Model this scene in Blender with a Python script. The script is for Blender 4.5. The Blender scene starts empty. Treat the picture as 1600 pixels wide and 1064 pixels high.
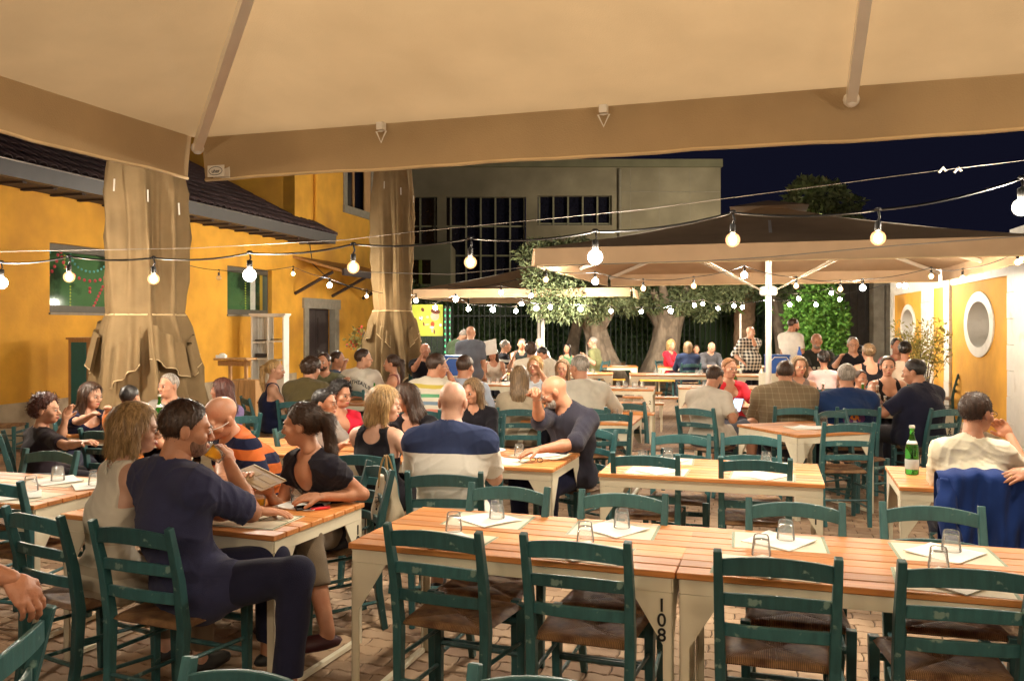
import bpy, bmesh, math, random
import numpy as np
from mathutils import Vector, Matrix
random.seed(7); RNG = np.random.RandomState(7)
sc = bpy.context.scene
col = sc.collection
# ------------------------------------------------------------------ camera, sky, exposure
CH = 1.70; FP = 1335.0; HY = 509.0          # eye height, focal length and horizon measured on the photograph (1600 px wide)
cam_d = bpy.data.cameras.new('camera'); cam = bpy.data.objects.new('camera', cam_d); col.objects.link(cam)
cam.location = (0, 0, CH); cam.rotation_euler = (math.pi/2, 0, 0)
cam_d.sensor_width = 36; cam_d.lens = 36*FP/1600; cam_d.shift_y = -(532-HY)/1600
cam_d.clip_start = 0.05; cam_d.clip_end = 500
sc.camera = cam
world = bpy.data.worlds.new("World"); sc.world = world; world.use_nodes = True
wn = world.node_tree.nodes; wn.clear()
bgn = wn.new('ShaderNodeBackground'); wo = wn.new('ShaderNodeOutputWorld')
bgn.inputs[0].default_value = (0.16, 0.17, 0.42, 1); bgn.inputs[1].default_value = 0.025
world.node_tree.links.new(bgn.outputs[0], wo.inputs[0])
sc.view_settings.view_transform = 'Standard'; sc.view_settings.look = 'None'
sc.view_settings.exposure = 0.35; sc.view_settings.gamma = 1
sc.cycles.use_denoising = True
try:
    sc.cycles.denoiser = 'OPENIMAGEDENOISE'
    sc.cycles.denoising_input_passes = 'RGB_ALBEDO_NORMAL'
except Exception: pass
sc.cycles.max_bounces = 6; sc.cycles.diffuse_bounces = 3; sc.cycles.glossy_bounces = 2
sc.cycles.transmission_bounces = 6; sc.cycles.transparent_max_bounces = 8
sc.cycles.sample_clamp_indirect = 4; sc.cycles.sample_clamp_direct = 0
sc.cycles.caustics_reflective = False; sc.cycles.caustics_refractive = False
sc.cycles.use_light_tree = True
try: sc.cycles.use_adaptive_sampling = True; sc.cycles.adaptive_threshold = 0.015
except Exception: pass
R = math.radians
# ------------------------------------------------------------------ pixel measurements -> points of the place
def at(px, py, D):   # a point at depth D metres
    return Vector(((px-800)/FP*D, D, CH-(py-HY)/FP*D))
def on(px, py, z):   # a point at height z
    D = FP*(CH-z)/(py-HY)
    return Vector(((px-800)/FP*D, D, z))
def dirv(yaw):       # 0 = away from the camera, 90 = to the right
    a = R(yaw); return Vector((math.sin(a), math.cos(a), 0))
# ------------------------------------------------------------------ materials
MATS = {}
def new_mat(name):
    m = bpy.data.materials.new(name); m.use_nodes = True
    return m, m.node_tree.nodes, m.node_tree.links, m.node_tree.nodes['Principled BSDF']
def mat(name, c, rough=0.6, metal=0, noise=0.12, nscale=8, bump=0.0, bscale=60, rand=0.0, spec=0.5, sheen=0, trans=0, sss=0, stretch=None, dirt=None, emit=None, estr=0):
    if name in MATS: return MATS[name]
    m, n, l, b = new_mat(name)
    b.inputs['Roughness'].default_value = rough; b.inputs['Metallic'].default_value = metal
    b.inputs['Specular IOR Level'].default_value = spec
    if sheen: b.inputs['Sheen Weight'].default_value = sheen
    if sss:
        b.inputs['Subsurface Weight'].default_value = sss; b.inputs['Subsurface Radius'].default_value = (0.02, 0.008, 0.004); b.inputs['Subsurface Scale'].default_value = 0.6
    tc = n.new('ShaderNodeTexCoord'); mp = n.new('ShaderNodeMapping'); l.new(tc.outputs['Object'], mp.inputs[0])
    if stretch: mp.inputs['Scale'].default_value = stretch
    nz = n.new('ShaderNodeTexNoise'); nz.inputs['Scale'].default_value = nscale; nz.inputs['Detail'].default_value = 5
    l.new(mp.outputs[0], nz.inputs['Vector'])
    mr = n.new('ShaderNodeMapRange'); mr.inputs[1].default_value = 0.25; mr.inputs[2].default_value = 0.75
    mr.inputs[3].default_value = 1-noise; mr.inputs[4].default_value = 1+noise
    l.new(nz.outputs[0], mr.inputs[0])
    src = mr.outputs[0]
    if rand:
        oi = n.new('ShaderNodeObjectInfo'); r2 = n.new('ShaderNodeMapRange'); r2.inputs[3].default_value = 1-rand; r2.inputs[4].default_value = 1+rand
        l.new(oi.outputs['Random'], r2.inputs[0])
        mu = n.new('ShaderNodeMath'); mu.operation = 'MULTIPLY'; l.new(src, mu.inputs[0]); l.new(r2.outputs[0], mu.inputs[1]); src = mu.outputs[0]
    mx = n.new('ShaderNodeVectorMath'); mx.operation = 'SCALE'; mx.inputs[0].default_value = c[:3]; l.new(src, mx.inputs['Scale'])
    csrc = mx.outputs[0]
    if dirt:   # (colour, scale, low, high)
        dn = n.new('ShaderNodeTexNoise'); dn.inputs['Scale'].default_value = dirt[1]; dn.inputs['Detail'].default_value = 6; l.new(tc.outputs['Object'], dn.inputs['Vector'])
        dr = n.new('ShaderNodeMapRange'); dr.inputs[1].default_value = dirt[2]; dr.inputs[2].default_value = dirt[3]; l.new(dn.outputs[0], dr.inputs[0])
        mm = n.new('ShaderNodeMix'); mm.data_type = 'RGBA'; l.new(dr.outputs[0], mm.inputs[0]); l.new(csrc, mm.inputs[6]); mm.inputs[7].default_value = (*dirt[0], 1)
        csrc = mm.outputs[2]
    l.new(csrc, b.inputs['Base Color'])
    if bump:
        bn = n.new('ShaderNodeTexNoise'); bn.inputs['Scale'].default_value = bscale; bn.inputs['Detail'].default_value = 4; l.new(mp.outputs[0], bn.inputs['Vector'])
        bp = n.new('ShaderNodeBump'); bp.inputs['Strength'].default_value = bump; bp.inputs['Distance'].default_value = 0.01
        l.new(bn.outputs[0], bp.inputs['Height']); l.new(bp.outputs[0], b.inputs['Normal'])
    if trans: b.inputs['Transmission Weight'].default_value = trans
    if emit: b.inputs['Emission Color'].default_value = (*emit, 1); b.inputs['Emission Strength'].default_value = estr
    MATS[name] = m; return m
def cloth(c, name=None, rough=0.9):
    name = name or 'cloth_%02x%02x%02x' % tuple(int(max(0, min(1, x))*255) for x in c)
    return mat(name, c, rough, noise=0.10, nscale=14, bump=0.35, bscale=320, spec=0.15, sheen=0.1)
def zstripes(name, stops, extra=None):      # bands along the garment's own height, stops = [(z, colour)]
    if name in MATS: return MATS[name]
    m, n, l, b = new_mat(name); b.inputs['Roughness'].default_value = 0.9; b.inputs['Specular IOR Level'].default_value = 0.2
    tc = n.new('ShaderNodeTexCoord'); sp = n.new('ShaderNodeSeparateXYZ'); l.new(tc.outputs['Object'], sp.inputs[0])
    nz = n.new('ShaderNodeTexNoise'); nz.inputs['Scale'].default_value = 3.0; l.new(tc.outputs['Object'], nz.inputs['Vector'])
    ad = n.new('ShaderNodeMath'); ad.operation = 'MULTIPLY_ADD'; l.new(nz.outputs[0], ad.inputs[0]); ad.inputs[1].default_value = 0.05; l.new(sp.outputs[2], ad.inputs[2])
    z0, z1 = stops[0][0], stops[-1][0]+0.1
    mr = n.new('ShaderNodeMapRange'); mr.inputs[1].default_value = z0; mr.inputs[2].default_value = z1; l.new(ad.outputs[0], mr.inputs[0])
    last = None
    for k, (z, c) in enumerate(stops):
        if last is None:
            rgb = n.new('ShaderNodeRGB'); rgb.outputs[0].default_value = (*c, 1); last = rgb.outputs[0]; continue
        gt = n.new('ShaderNodeMath'); gt.operation = 'GREATER_THAN'; l.new(ad.outputs[0], gt.inputs[0]); gt.inputs[1].default_value = z
        mm = n.new('ShaderNodeMix'); mm.data_type = 'RGBA'; l.new(gt.outputs[0], mm.inputs[0]); l.new(last, mm.inputs[6]); mm.inputs[7].default_value = (*c, 1); last = mm.outputs[2]
    l.new(last, b.inputs['Base Color'])
    bn = n.new('ShaderNodeTexNoise'); bn.inputs['Scale'].default_value = 320; l.new(tc.outputs['Object'], bn.inputs['Vector'])
    bp = n.new('ShaderNodeBump'); bp.inputs['Strength'].default_value = 0.3; bp.inputs['Distance'].default_value = 0.01
    l.new(bn.outputs[0], bp.inputs['Height']); l.new(bp.outputs[0], b.inputs['Normal'])
    MATS[name] = m; return m
def checks(name, c0, c1, scale=28, thin=0.16):     # woven checks: thin lines of c1 on c0 in x and z
    if name in MATS: return MATS[name]
    m, n, l, b = new_mat(name); b.inputs['Roughness'].default_value = 0.9; b.inputs['Specular IOR Level'].default_value = 0.2
    tc = n.new('ShaderNodeTexCoord'); sp = n.new('ShaderNodeSeparateXYZ'); l.new(tc.outputs['Object'], sp.inputs[0])
    outs = []
    for ax in (0, 2):
        a = n.new('ShaderNodeMath'); a.operation = 'MULTIPLY'; l.new(sp.outputs[ax], a.inputs[0]); a.inputs[1].default_value = scale
        f = n.new('ShaderNodeMath'); f.operation = 'FRACT'; l.new(a.outputs[0], f.inputs[0])
        g = n.new('ShaderNodeMath'); g.operation = 'LESS_THAN'; l.new(f.outputs[0], g.inputs[0]); g.inputs[1].default_value = thin
        outs.append(g.outputs[0])
    ad = n.new('ShaderNodeMath'); ad.operation = 'ADD'; l.new(outs[0], ad.inputs[0]); l.new(outs[1], ad.inputs[1])
    hf = n.new('ShaderNodeMath'); hf.operation = 'MULTIPLY'; l.new(ad.outputs[0], hf.inputs[0]); hf.inputs[1].default_value = 0.5
    mm = n.new('ShaderNodeMix'); mm.data_type = 'RGBA'; l.new(hf.outputs[0], mm.inputs[0]); mm.inputs[6].default_value = (*c0, 1); mm.inputs[7].default_value = (*c1, 1)
    l.new(mm.outputs[2], b.inputs['Base Color']); MATS[name] = m; return m

M_CHAIR = mat('teal_paint', (0.029, 0.102, 0.107), 0.40, noise=0.22, nscale=9, bump=0.15, bscale=90, rand=0.25, stretch=(6, 6, 1), dirt=((0.17, 0.27, 0.235), 19, 0.64, 0.69))
M_STEEL = mat('cream_steel', (0.78, 0.72, 0.55), 0.45, noise=0.05, bump=0.05, dirt=((0.40, 0.33, 0.22), 6, 0.66, 0.86))
M_INK = mat('black_ink', (0.01, 0.01, 0.01), 0.6)
M_WHITE = mat('white_paint', (0.80, 0.76, 0.68), 0.6, noise=0.05, bump=0.15, bscale=30, dirt=((0.55, 0.48, 0.38), 3, 0.6, 0.8))
M_PAPER = mat('placemat_paper', (0.74, 0.66, 0.50), 0.85, noise=0.05, nscale=30)
M_NAPKIN = mat('napkin_paper', (0.88, 0.86, 0.80), 0.9, noise=0.04, nscale=40, bump=0.3, bscale=25)
M_EDGE = mat('placemat_edge', (0.30, 0.34, 0.24), 0.85, noise=0.35, nscale=180)
M_FAB = mat('umbrella_fabric', (0.62, 0.48, 0.32), 0.92, noise=0.07, nscale=4, bump=0.25, bscale=220, spec=0.15, dirt=((0.53, 0.40, 0.26), 1.3, 0.5, 0.8))
def translucent(m, w=0.5, tint=(1.0, 0.93, 0.82)):
    n, l = m.node_tree.nodes, m.node_tree.links; b = n['Principled BSDF']; o = [x for x in n if x.type == 'OUTPUT_MATERIAL'][0]
    t = n.new('ShaderNodeBsdfTranslucent'); c = b.inputs['Base Color'].links[0].from_socket
    mu = n.new('ShaderNodeVectorMath'); mu.operation = 'MULTIPLY'; l.new(c, mu.inputs[0]); mu.inputs[1].default_value = tint; l.new(mu.outputs[0], t.inputs[0])
    x = n.new('ShaderNodeMixShader'); x.inputs[0].default_value = w; l.new(b.outputs[0], x.inputs[1]); l.new(t.outputs[0], x.inputs[2]); l.new(x.outputs[0], o.inputs[0])
M_FABSHADE = mat('shaded_valance_fabric', (0.44, 0.32, 0.18), 0.92, noise=0.08, nscale=4, bump=0.25, bscale=220, spec=0.15, dirt=((0.36, 0.26, 0.15), 1.7, 0.5, 0.8))  # same cloth as the canopy, darkened: the valance's shade is put into its colour
translucent(M_FAB, 0.45)
M_FAB2 = mat('dark_umbrella_fabric', (0.44, 0.30, 0.18), 0.92, noise=0.08, nscale=4, bump=0.25, bscale=220, spec=0.15)
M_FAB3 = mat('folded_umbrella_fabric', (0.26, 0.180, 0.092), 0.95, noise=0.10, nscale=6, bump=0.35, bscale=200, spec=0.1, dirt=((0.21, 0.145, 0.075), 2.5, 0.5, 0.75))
M_HEM = mat('pale_hem', (0.66, 0.50, 0.28), 0.9)
M_BEAM = mat('cream_beam', (0.88, 0.82, 0.70), 0.25, noise=0.04)
M_YEL = mat('ochre_plaster', (0.78, 0.39, 0.040), 0.85, noise=0.14, nscale=2.3, bump=0.5, bscale=22, dirt=((0.55, 0.26, 0.035), 0.8, 0.48, 0.72))
M_PLINTH = mat('stone_plinth', (0.48, 0.38, 0.25), 0.9, noise=0.3, nscale=3, bump=0.8, bscale=14, dirt=((0.25, 0.18, 0.12), 2.2, 0.5, 0.7))
M_STONE = mat('grey_stone', (0.30, 0.27, 0.21), 0.85, noise=0.15, nscale=9, bump=0.4, bscale=30)
M_DARKW = mat('dark_timber', (0.045, 0.030, 0.028), 0.7, noise=0.25, nscale=5, bump=0.3)
M_TILE = mat('roof_tile', (0.060, 0.034, 0.034), 0.8, noise=0.3, nscale=6, bump=0.3, rand=0.35)
M_OAK = mat('light_wood', (0.50, 0.27, 0.10), 0.6, noise=0.2, nscale=6, stretch=(8, 8, 1), bump=0.2)
M_TEALD = mat('teal_door', (0.02, 0.14, 0.14), 0.5, noise=0.1)
M_DARK = mat('dark_metal', (0.02, 0.02, 0.022), 0.5)
M_CABLE = mat('black_cable', (0.012, 0.011, 0.010), 0.5)
M_WIRE = mat('steel_wire', (0.14, 0.12, 0.10), 0.5)
M_GLASSW = mat('dark_window', (0.012, 0.012, 0.022), 0.12, noise=0.3)
M_CONC = mat('far_concrete', (0.31, 0.27, 0.19), 0.9, noise=0.22, nscale=0.9, bump=0.3, bscale=4, dirt=((0.19, 0.165, 0.11), 0.30, 0.45, 0.70))
M_CONC2 = mat('grey_column', (0.34, 0.30, 0.23), 0.9, noise=0.25, nscale=5, bump=0.4, bscale=18)
M_BLUE = mat('blue_plastic', (0.02, 0.10, 0.42), 0.35)
def wood_mat():
    m, n, l, b = new_mat('table_plank')
    tc = n.new('ShaderNodeTexCoord'); oi = n.new('ShaderNodeObjectInfo')
    cb = n.new('ShaderNodeVectorMath'); cb.operation = 'SCALE'; cb.inputs[0].default_value = (7, 5, 3); l.new(oi.outputs['Random'], cb.inputs['Scale'])
    ad = n.new('ShaderNodeVectorMath'); ad.operation = 'ADD'; l.new(tc.outputs['Object'], ad.inputs[0]); l.new(cb.outputs[0], ad.inputs[1])
    mp = n.new('ShaderNodeMapping'); mp.inputs['Scale'].default_value = (1.2, 26, 26); l.new(ad.outputs[0], mp.inputs[0])
    nz = n.new('ShaderNodeTexNoise'); nz.inputs['Scale'].default_value = 2.2; nz.inputs['Detail'].default_value = 6; l.new(mp.outputs[0], nz.inputs['Vector'])
    cr = n.new('ShaderNodeValToRGB'); l.new(nz.outputs[0], cr.inputs[0])
    cr.color_ramp.elements[0].position = 0.25; cr.color_ramp.elements[0].color = (0.48, 0.175, 0.042, 1)
    cr.color_ramp.elements[1].position = 0.75; cr.color_ramp.elements[1].color = (0.72, 0.31, 0.095, 1)
    n2 = n.new('ShaderNodeTexNoise'); n2.inputs['Scale'].default_value = 2.5; l.new(ad.outputs[0], n2.inputs['Vector'])
    r2 = n.new('ShaderNodeMapRange'); r2.inputs[3].default_value = 0.8; r2.inputs[4].default_value = 1.2; l.new(oi.outputs['Random'], r2.inputs[0])
    r3 = n.new('ShaderNodeMapRange'); r3.inputs[3].default_value = 0.8; r3.inputs[4].default_value = 1.2; l.new(n2.outputs[0], r3.inputs[0])
    mu = n.new('ShaderNodeMath'); mu.operation = 'MULTIPLY'; l.new(r2.outputs[0], mu.inputs[0]); l.new(r3.outputs[0], mu.inputs[1])
    sc_ = n.new('ShaderNodeVectorMath'); sc_.operation = 'SCALE'; l.new(cr.outputs[0], sc_.inputs[0]); l.new(mu.outputs[0], sc_.inputs['Scale'])
    l.new(sc_.outputs[0], b.inputs['Base Color']); b.inputs['Roughness'].default_value = 0.5
    bp = n.new('ShaderNodeBump'); bp.inputs['Strength'].default_value = 0.25; bp.inputs['Distance'].default_value = 0.004; l.new(nz.outputs[0], bp.inputs['Height']); l.new(bp.outputs[0], b.inputs['Normal'])
    MATS['table_plank'] = m; return m
M_PLANK = wood_mat()
def straw_mat():
    m, n, l, b = new_mat('woven_straw')
    tc = n.new('ShaderNodeTexCoord'); sp = n.new('ShaderNodeSeparateXYZ'); l.new(tc.outputs['Object'], sp.inputs[0])
    yy = n.new('ShaderNodeMath'); yy.operation = 'SUBTRACT'; l.new(sp.outputs[1], yy.inputs[0]); yy.inputs[1].default_value = 0.205
    ax = n.new('ShaderNodeMath'); ax.operation = 'ABSOLUTE'; l.new(sp.outputs[0], ax.inputs[0])
    ay = n.new('ShaderNodeMath'); ay.operation = 'ABSOLUTE'; l.new(yy.outputs[0], ay.inputs[0])
    mn = n.new('ShaderNodeMath'); mn.operation = 'MINIMUM'; l.new(ax.outputs[0], mn.inputs[0]); l.new(ay.outputs[0], mn.inputs[1])
    nz = n.new('ShaderNodeTexNoise'); nz.inputs['Scale'].default_value = 18; nz.inputs['Detail'].default_value = 5; l.new(tc.outputs['Object'], nz.inputs['Vector'])
    ma = n.new('ShaderNodeMath'); ma.operation = 'MULTIPLY_ADD'; l.new(nz.outputs[0], ma.inputs[0]); ma.inputs[1].default_value = 0.01; l.new(mn.outputs[0], ma.inputs[2])
    mu = n.new('ShaderNodeMath'); mu.operation = 'MULTIPLY'; l.new(ma.outputs[0], mu.inputs[0]); mu.inputs[1].default_value = 900
    sn = n.new('ShaderNodeMath'); sn.operation = 'SINE'; l.new(mu.outputs[0], sn.inputs[0])
    cr = n.new('ShaderNodeValToRGB'); l.new(nz.outputs[0], cr.inputs[0])
    cr.color_ramp.elements[0].position = 0.3; cr.color_ramp.elements[0].color = (0.13, 0.058, 0.030, 1)
    cr.color_ramp.elements[1].position = 0.72; cr.color_ramp.elements[1].color = (0.42, 0.24, 0.11, 1)
    mr = n.new('ShaderNodeMapRange'); mr.inputs[1].default_value = -1; mr.inputs[3].default_value = 0.6; mr.inputs[4].default_value = 1.25; l.new(sn.outputs[0], mr.inputs[0])
    s = n.new('ShaderNodeVectorMath'); s.operation = 'SCALE'; l.new(cr.outputs[0], s.inputs[0]); l.new(mr.outputs[0], s.inputs['Scale']); l.new(s.outputs[0], b.inputs['Base Color'])
    b.inputs['Roughness'].default_value = 0.55
    bp = n.new('ShaderNodeBump'); bp.inputs['Strength'].default_value = 0.6; bp.inputs['Distance'].default_value = 0.004; l.new(sn.outputs[0], bp.inputs['Height']); l.new(bp.outputs[0], b.inputs['Normal'])
    return m
M_STRAW = straw_mat()
def glass_mat(name, c, rough=0.02, w=1.0):
    m, n, l, b = new_mat(name)
    b.inputs['Base Color'].default_value = (*c, 1); b.inputs['Roughness'].default_value = rough
    b.inputs['Transmission Weight'].default_value = w; b.inputs['IOR'].default_value = 1.45
    return m
def thin_glass(name, tint=(0.97, 0.98, 0.97), haze=0.10, gl=0.25):
    m = bpy.data.materials.new(name); m.use_nodes = True; n = m.node_tree.nodes; l = m.node_tree.links; n.clear()
    t = n.new('ShaderNodeBsdfTransparent'); t.inputs[0].default_value = (*tint, 1); g = n.new('ShaderNodeBsdfGlossy'); g.inputs['Roughness'].default_value = 0.06
    d = n.new('ShaderNodeBsdfTranslucent'); d.inputs[0].default_value = (0.9, 0.9, 0.88, 1); lw = n.new('ShaderNodeLayerWeight'); lw.inputs[0].default_value = gl
    a = n.new('ShaderNodeMixShader'); l.new(lw.outputs['Fresnel'], a.inputs[0]); l.new(t.outputs[0], a.inputs[1]); l.new(g.outputs[0], a.inputs[2])
    b = n.new('ShaderNodeMixShader'); b.inputs[0].default_value = haze; l.new(a.outputs[0], b.inputs[1]); l.new(d.outputs[0], b.inputs[2])
    o = n.new('ShaderNodeOutputMaterial'); l.new(b.outputs[0], o.inputs[0]); return m
M_GLASS = thin_glass('clear_glass', (0.985, 0.985, 0.975), 0.12, 0.16)
M_GREENG = glass_mat('green_glass', (0.10, 0.62, 0.10))
M_BEER = thin_glass('beer', (0.98, 0.72, 0.25), 0.45, 0.1); M_BEER.node_tree.nodes['Translucent BSDF'].inputs[0].default_value = (0.95, 0.62, 0.12, 1)
def bulb_mat(name, c, s):
    m = bpy.data.materials.new(name); m.use_nodes = True; n = m.node_tree.nodes; l = m.node_tree.links; n.clear()
    e = n.new('ShaderNodeEmission'); e.inputs[0].default_value = (*c, 1); e.inputs[1].default_value = s
    o = n.new('ShaderNodeOutputMaterial'); l.new(e.outputs[0], o.inputs[0]); return m
BW = 205
def shell_mat(name, c, e):
    m = bpy.data.materials.new(name); m.use_nodes = True; n = m.node_tree.nodes; l = m.node_tree.links; n.clear()
    t = n.new('ShaderNodeBsdfTransparent'); g = n.new('ShaderNodeEmission'); g.inputs[0].default_value = (*c, 1)
    lw = n.new('ShaderNodeLayerWeight'); lw.inputs[0].default_value = 0.5; mr = n.new('ShaderNodeMapRange'); mr.inputs[3].default_value = e; mr.inputs[4].default_value = e*.25; l.new(lw.outputs['Facing'], mr.inputs[0]); l.new(mr.outputs[0], g.inputs[1])
    a = n.new('ShaderNodeAddShader'); l.new(t.outputs[0], a.inputs[0]); l.new(g.outputs[0], a.inputs[1]); o = n.new('ShaderNodeOutputMaterial'); l.new(a.outputs[0], o.inputs[0]); return m
M_SHELL = shell_mat('glowing_bulb_glass', (1, 0.50, 0.20), 1.5)
M_SHELLF = shell_mat('glowing_lamp_glass', (1, 0.90, 0.75), 5)
M_BULB = bulb_mat('warm_filament', (1, 0.77, 0.52), BW*3.6)
M_BULBR = bulb_mat('rear_warm_filament', (1, 0.80, 0.58), BW*9)
M_BULBS = bulb_mat('small_warm_bulb', (1, 0.76, 0.50), BW*0.9)
M_BULBC = bulb_mat('small_warm_filament', (1, 0.76, 0.50), BW*3.2)
M_FLARE = bulb_mat('bright_lamp', (1, 0.88, 0.72), BW*7)
M_FLARE2 = bulb_mat('far_bright_lamp', (1, 0.92, 0.78), BW*8.5)

# ------------------------------------------------------------------ mesh helpers
def mk(name, verts, faces, m, parent=None, smooth=False, loc=None):
    me = bpy.data.meshes.new(name); me.from_pydata([tuple(v) for v in verts], [], faces)
    if smooth: me.polygons.foreach_set('use_smooth', [True]*len(me.polygons))
    for x in (m if isinstance(m, (list, tuple)) else [m]): me.materials.append(x)
    me.update()
    o = bpy.data.objects.new(name, me); col.objects.link(o)
    if parent: o.parent = parent
    if loc is not None: o.location = loc
    return o
def thing(name, label, cat, loc=(0, 0, 0), yaw=0, group=None):
    o = bpy.data.objects.new(name, None); col.objects.link(o); o.empty_display_size = 0.1
    o.location = loc; o.rotation_euler = (0, 0, -R(yaw)); o['label'] = label; o['category'] = cat
    if group: o['group'] = group
    return o
def tag(o, label, cat, group=None):
    o['label'] = label; o['category'] = cat
    if group: o['group'] = group
    return o
def struct(o, kind='structure'): o['kind'] = kind; return o
def copy_tree(o, parent=None):
    c = o.copy(); col.objects.link(c)
    if parent is not None: c.parent = parent
    for ch in list(o.children): copy_tree(ch, c)
    return c
class MB:
    def __init__(s): s.v = []; s.f = []; s.mi = []; s.cur = 0
    def add(s, vs, fs):
        k = len(s.v); s.v += [tuple(v) for v in vs]; s.f += [tuple(i+k for i in f) for f in fs]; s.mi += [s.cur]*len(fs); return s
    def box(s, c, d, rot=None):
        hx, hy, hz = d[0]/2, d[1]/2, d[2]/2
        vs = [Vector((x*hx, y*hy, z*hz)) for z in (-1, 1) for y in (-1, 1) for x in (-1, 1)]
        if rot is not None: vs = [rot @ v for v in vs]
        c = Vector(c); vs = [v+c for v in vs]
        return s.add(vs, [(0, 2, 3, 1), (4, 5, 7, 6), (0, 1, 5, 4), (2, 6, 7, 3), (0, 4, 6, 2), (1, 3, 7, 5)])
    def hexa(s, pts):   # 8 points: bottom ring of 4, top ring of 4
        return s.add(pts, [(3, 2, 1, 0), (4, 5, 6, 7), (0, 1, 5, 4), (1, 2, 6, 5), (2, 3, 7, 6), (3, 0, 4, 7)])
    def sweep(s, path, prof, ups=None, caps=True, closed=True):   # prof: list of (a,b) offsets, or one such list per point
        n = len(path); path = [Vector(p) for p in path]; rings = []
        for i, p in enumerate(path):
            t = (path[min(i+1, n-1)]-path[max(i-1, 0)]).normalized()
            up = Vector(ups) if ups is not None else (Vector((0, 0, 1)) if abs(t.z) < 0.9 else Vector((0, 1, 0)))
            sx = t.cross(up).normalized(); sy = sx.cross(t).normalized()
            pr = prof[i] if isinstance(prof[0][0], (list, tuple)) else prof
            rings.append([p+sx*a+sy*b for a, b in pr])
        m = len(rings[0]); vs = [v for r in rings for v in r]; fs = []
        for i in range(n-1):
            for j in range(m if closed else m-1):
                a = i*m+j; b = i*m+(j+1) % m; fs.append((a, b, b+m, a+m))
        if caps: fs.append(tuple(range(m-1, -1, -1))); fs.append(tuple((n-1)*m+j for j in range(m)))
        return s.add(vs, fs)
    def tube(s, path, r, k=8, caps=True):
        n = len(path); rs = r if isinstance(r, (list, tuple)) else [r]*n
        pr = [[(rs[i]*math.cos(2*math.pi*j/k), rs[i]*math.sin(2*math.pi*j/k)) for j in range(k)] for i in range(n)]
        return s.sweep(path, pr, caps=caps)
    def lathe(s, prof, k=24, c=(0, 0, 0), facet=0):
        c = Vector(c); vs = []; fs = []
        for r, z in prof:
            for j in range(k):
                a = 2*math.pi*j/k; rr = r*(1-facet*(j % 2)); vs.append(c+Vector((rr*math.cos(a), rr*math.sin(a), z)))
        for i in range(len(prof)-1):
            for j in range(k):
                a = i*k+j; b = i*k+(j+1) % k; fs.append((a, b, b+k, a+k))
        fs.append(tuple(range(k-1, -1, -1))); fs.append(tuple((len(prof)-1)*k+j for j in range(k)))
        return s.add(vs, fs)
    def ball(s, c, r, nu=12, nv=8):
        r = (r, r, r) if not isinstance(r, (tuple, list)) else r; c = Vector(c); vs = []; fs = []
        for i in range(nv+1):
            for j in range(nu):
                th = math.pi*i/nv; ph = 2*math.pi*j/nu
                vs.append(c+Vector((r[0]*math.sin(th)*math.cos(ph), r[1]*math.sin(th)*math.sin(ph), r[2]*math.cos(th))))
        for i in range(nv):
            for j in range(nu):
                a = i*nu+j; b = i*nu+(j+1) % nu; fs.append((a, a+nu, b+nu, b))
        return s.add(vs, fs)
    def build(s, name, m, parent=None, smooth=False, bevel=0, loc=None):
        o = mk(name, s.v, s.f, m, parent, smooth, loc)
        if isinstance(m, (list, tuple)): o.data.polygons.foreach_set('material_index', s.mi)
        if bevel:
            bm = bmesh.new(); bm.from_mesh(o.data)
            bmesh.ops.bevel(bm, geom=list(bm.edges), offset=bevel, segments=1, affect='EDGES', profile=0.5)
            bm.to_mesh(o.data); bm.free()
        return o
def text_mesh(txt, size, m, parent, loc, rot, name='lettering', thick=0.001, bend=None, font_space=1.0, vertical=False):
    cu = bpy.data.curves.new(name, 'FONT'); cu.body = txt; cu.size = size; cu.extrude = thick; cu.align_x = 'CENTER'; cu.align_y = 'CENTER'; cu.space_character = font_space; cu.offset = size*0.012
    if vertical: cu.space_line = 0.8
    tmp = bpy.data.objects.new(name, cu); col.objects.link(tmp)
    dg = bpy.context.evaluated_depsgraph_get(); me = bpy.data.meshes.new_from_object(tmp.evaluated_get(dg))
    bpy.data.objects.remove(tmp); bpy.data.curves.remove(cu)
    me.materials.clear(); me.materials.append(m)
    if bend:
        for v in me.vertices: v.co = Vector(bend(v.co))
    o = bpy.data.objects.new(name, me); col.objects.link(o)
    if parent: o.parent = parent
    o.matrix_local = Matrix.Translation(Vector(loc)) @ rot
    return o
def basis(x, y):   # matrix whose local x,y go along the two directions
    x = Vector(x).normalized(); y = Vector(y).normalized(); z = x.cross(y)
    return Matrix(((x.x, y.x, z.x), (x.y, y.y, z.y), (x.z, y.z, z.z))).to_4x4()
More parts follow.
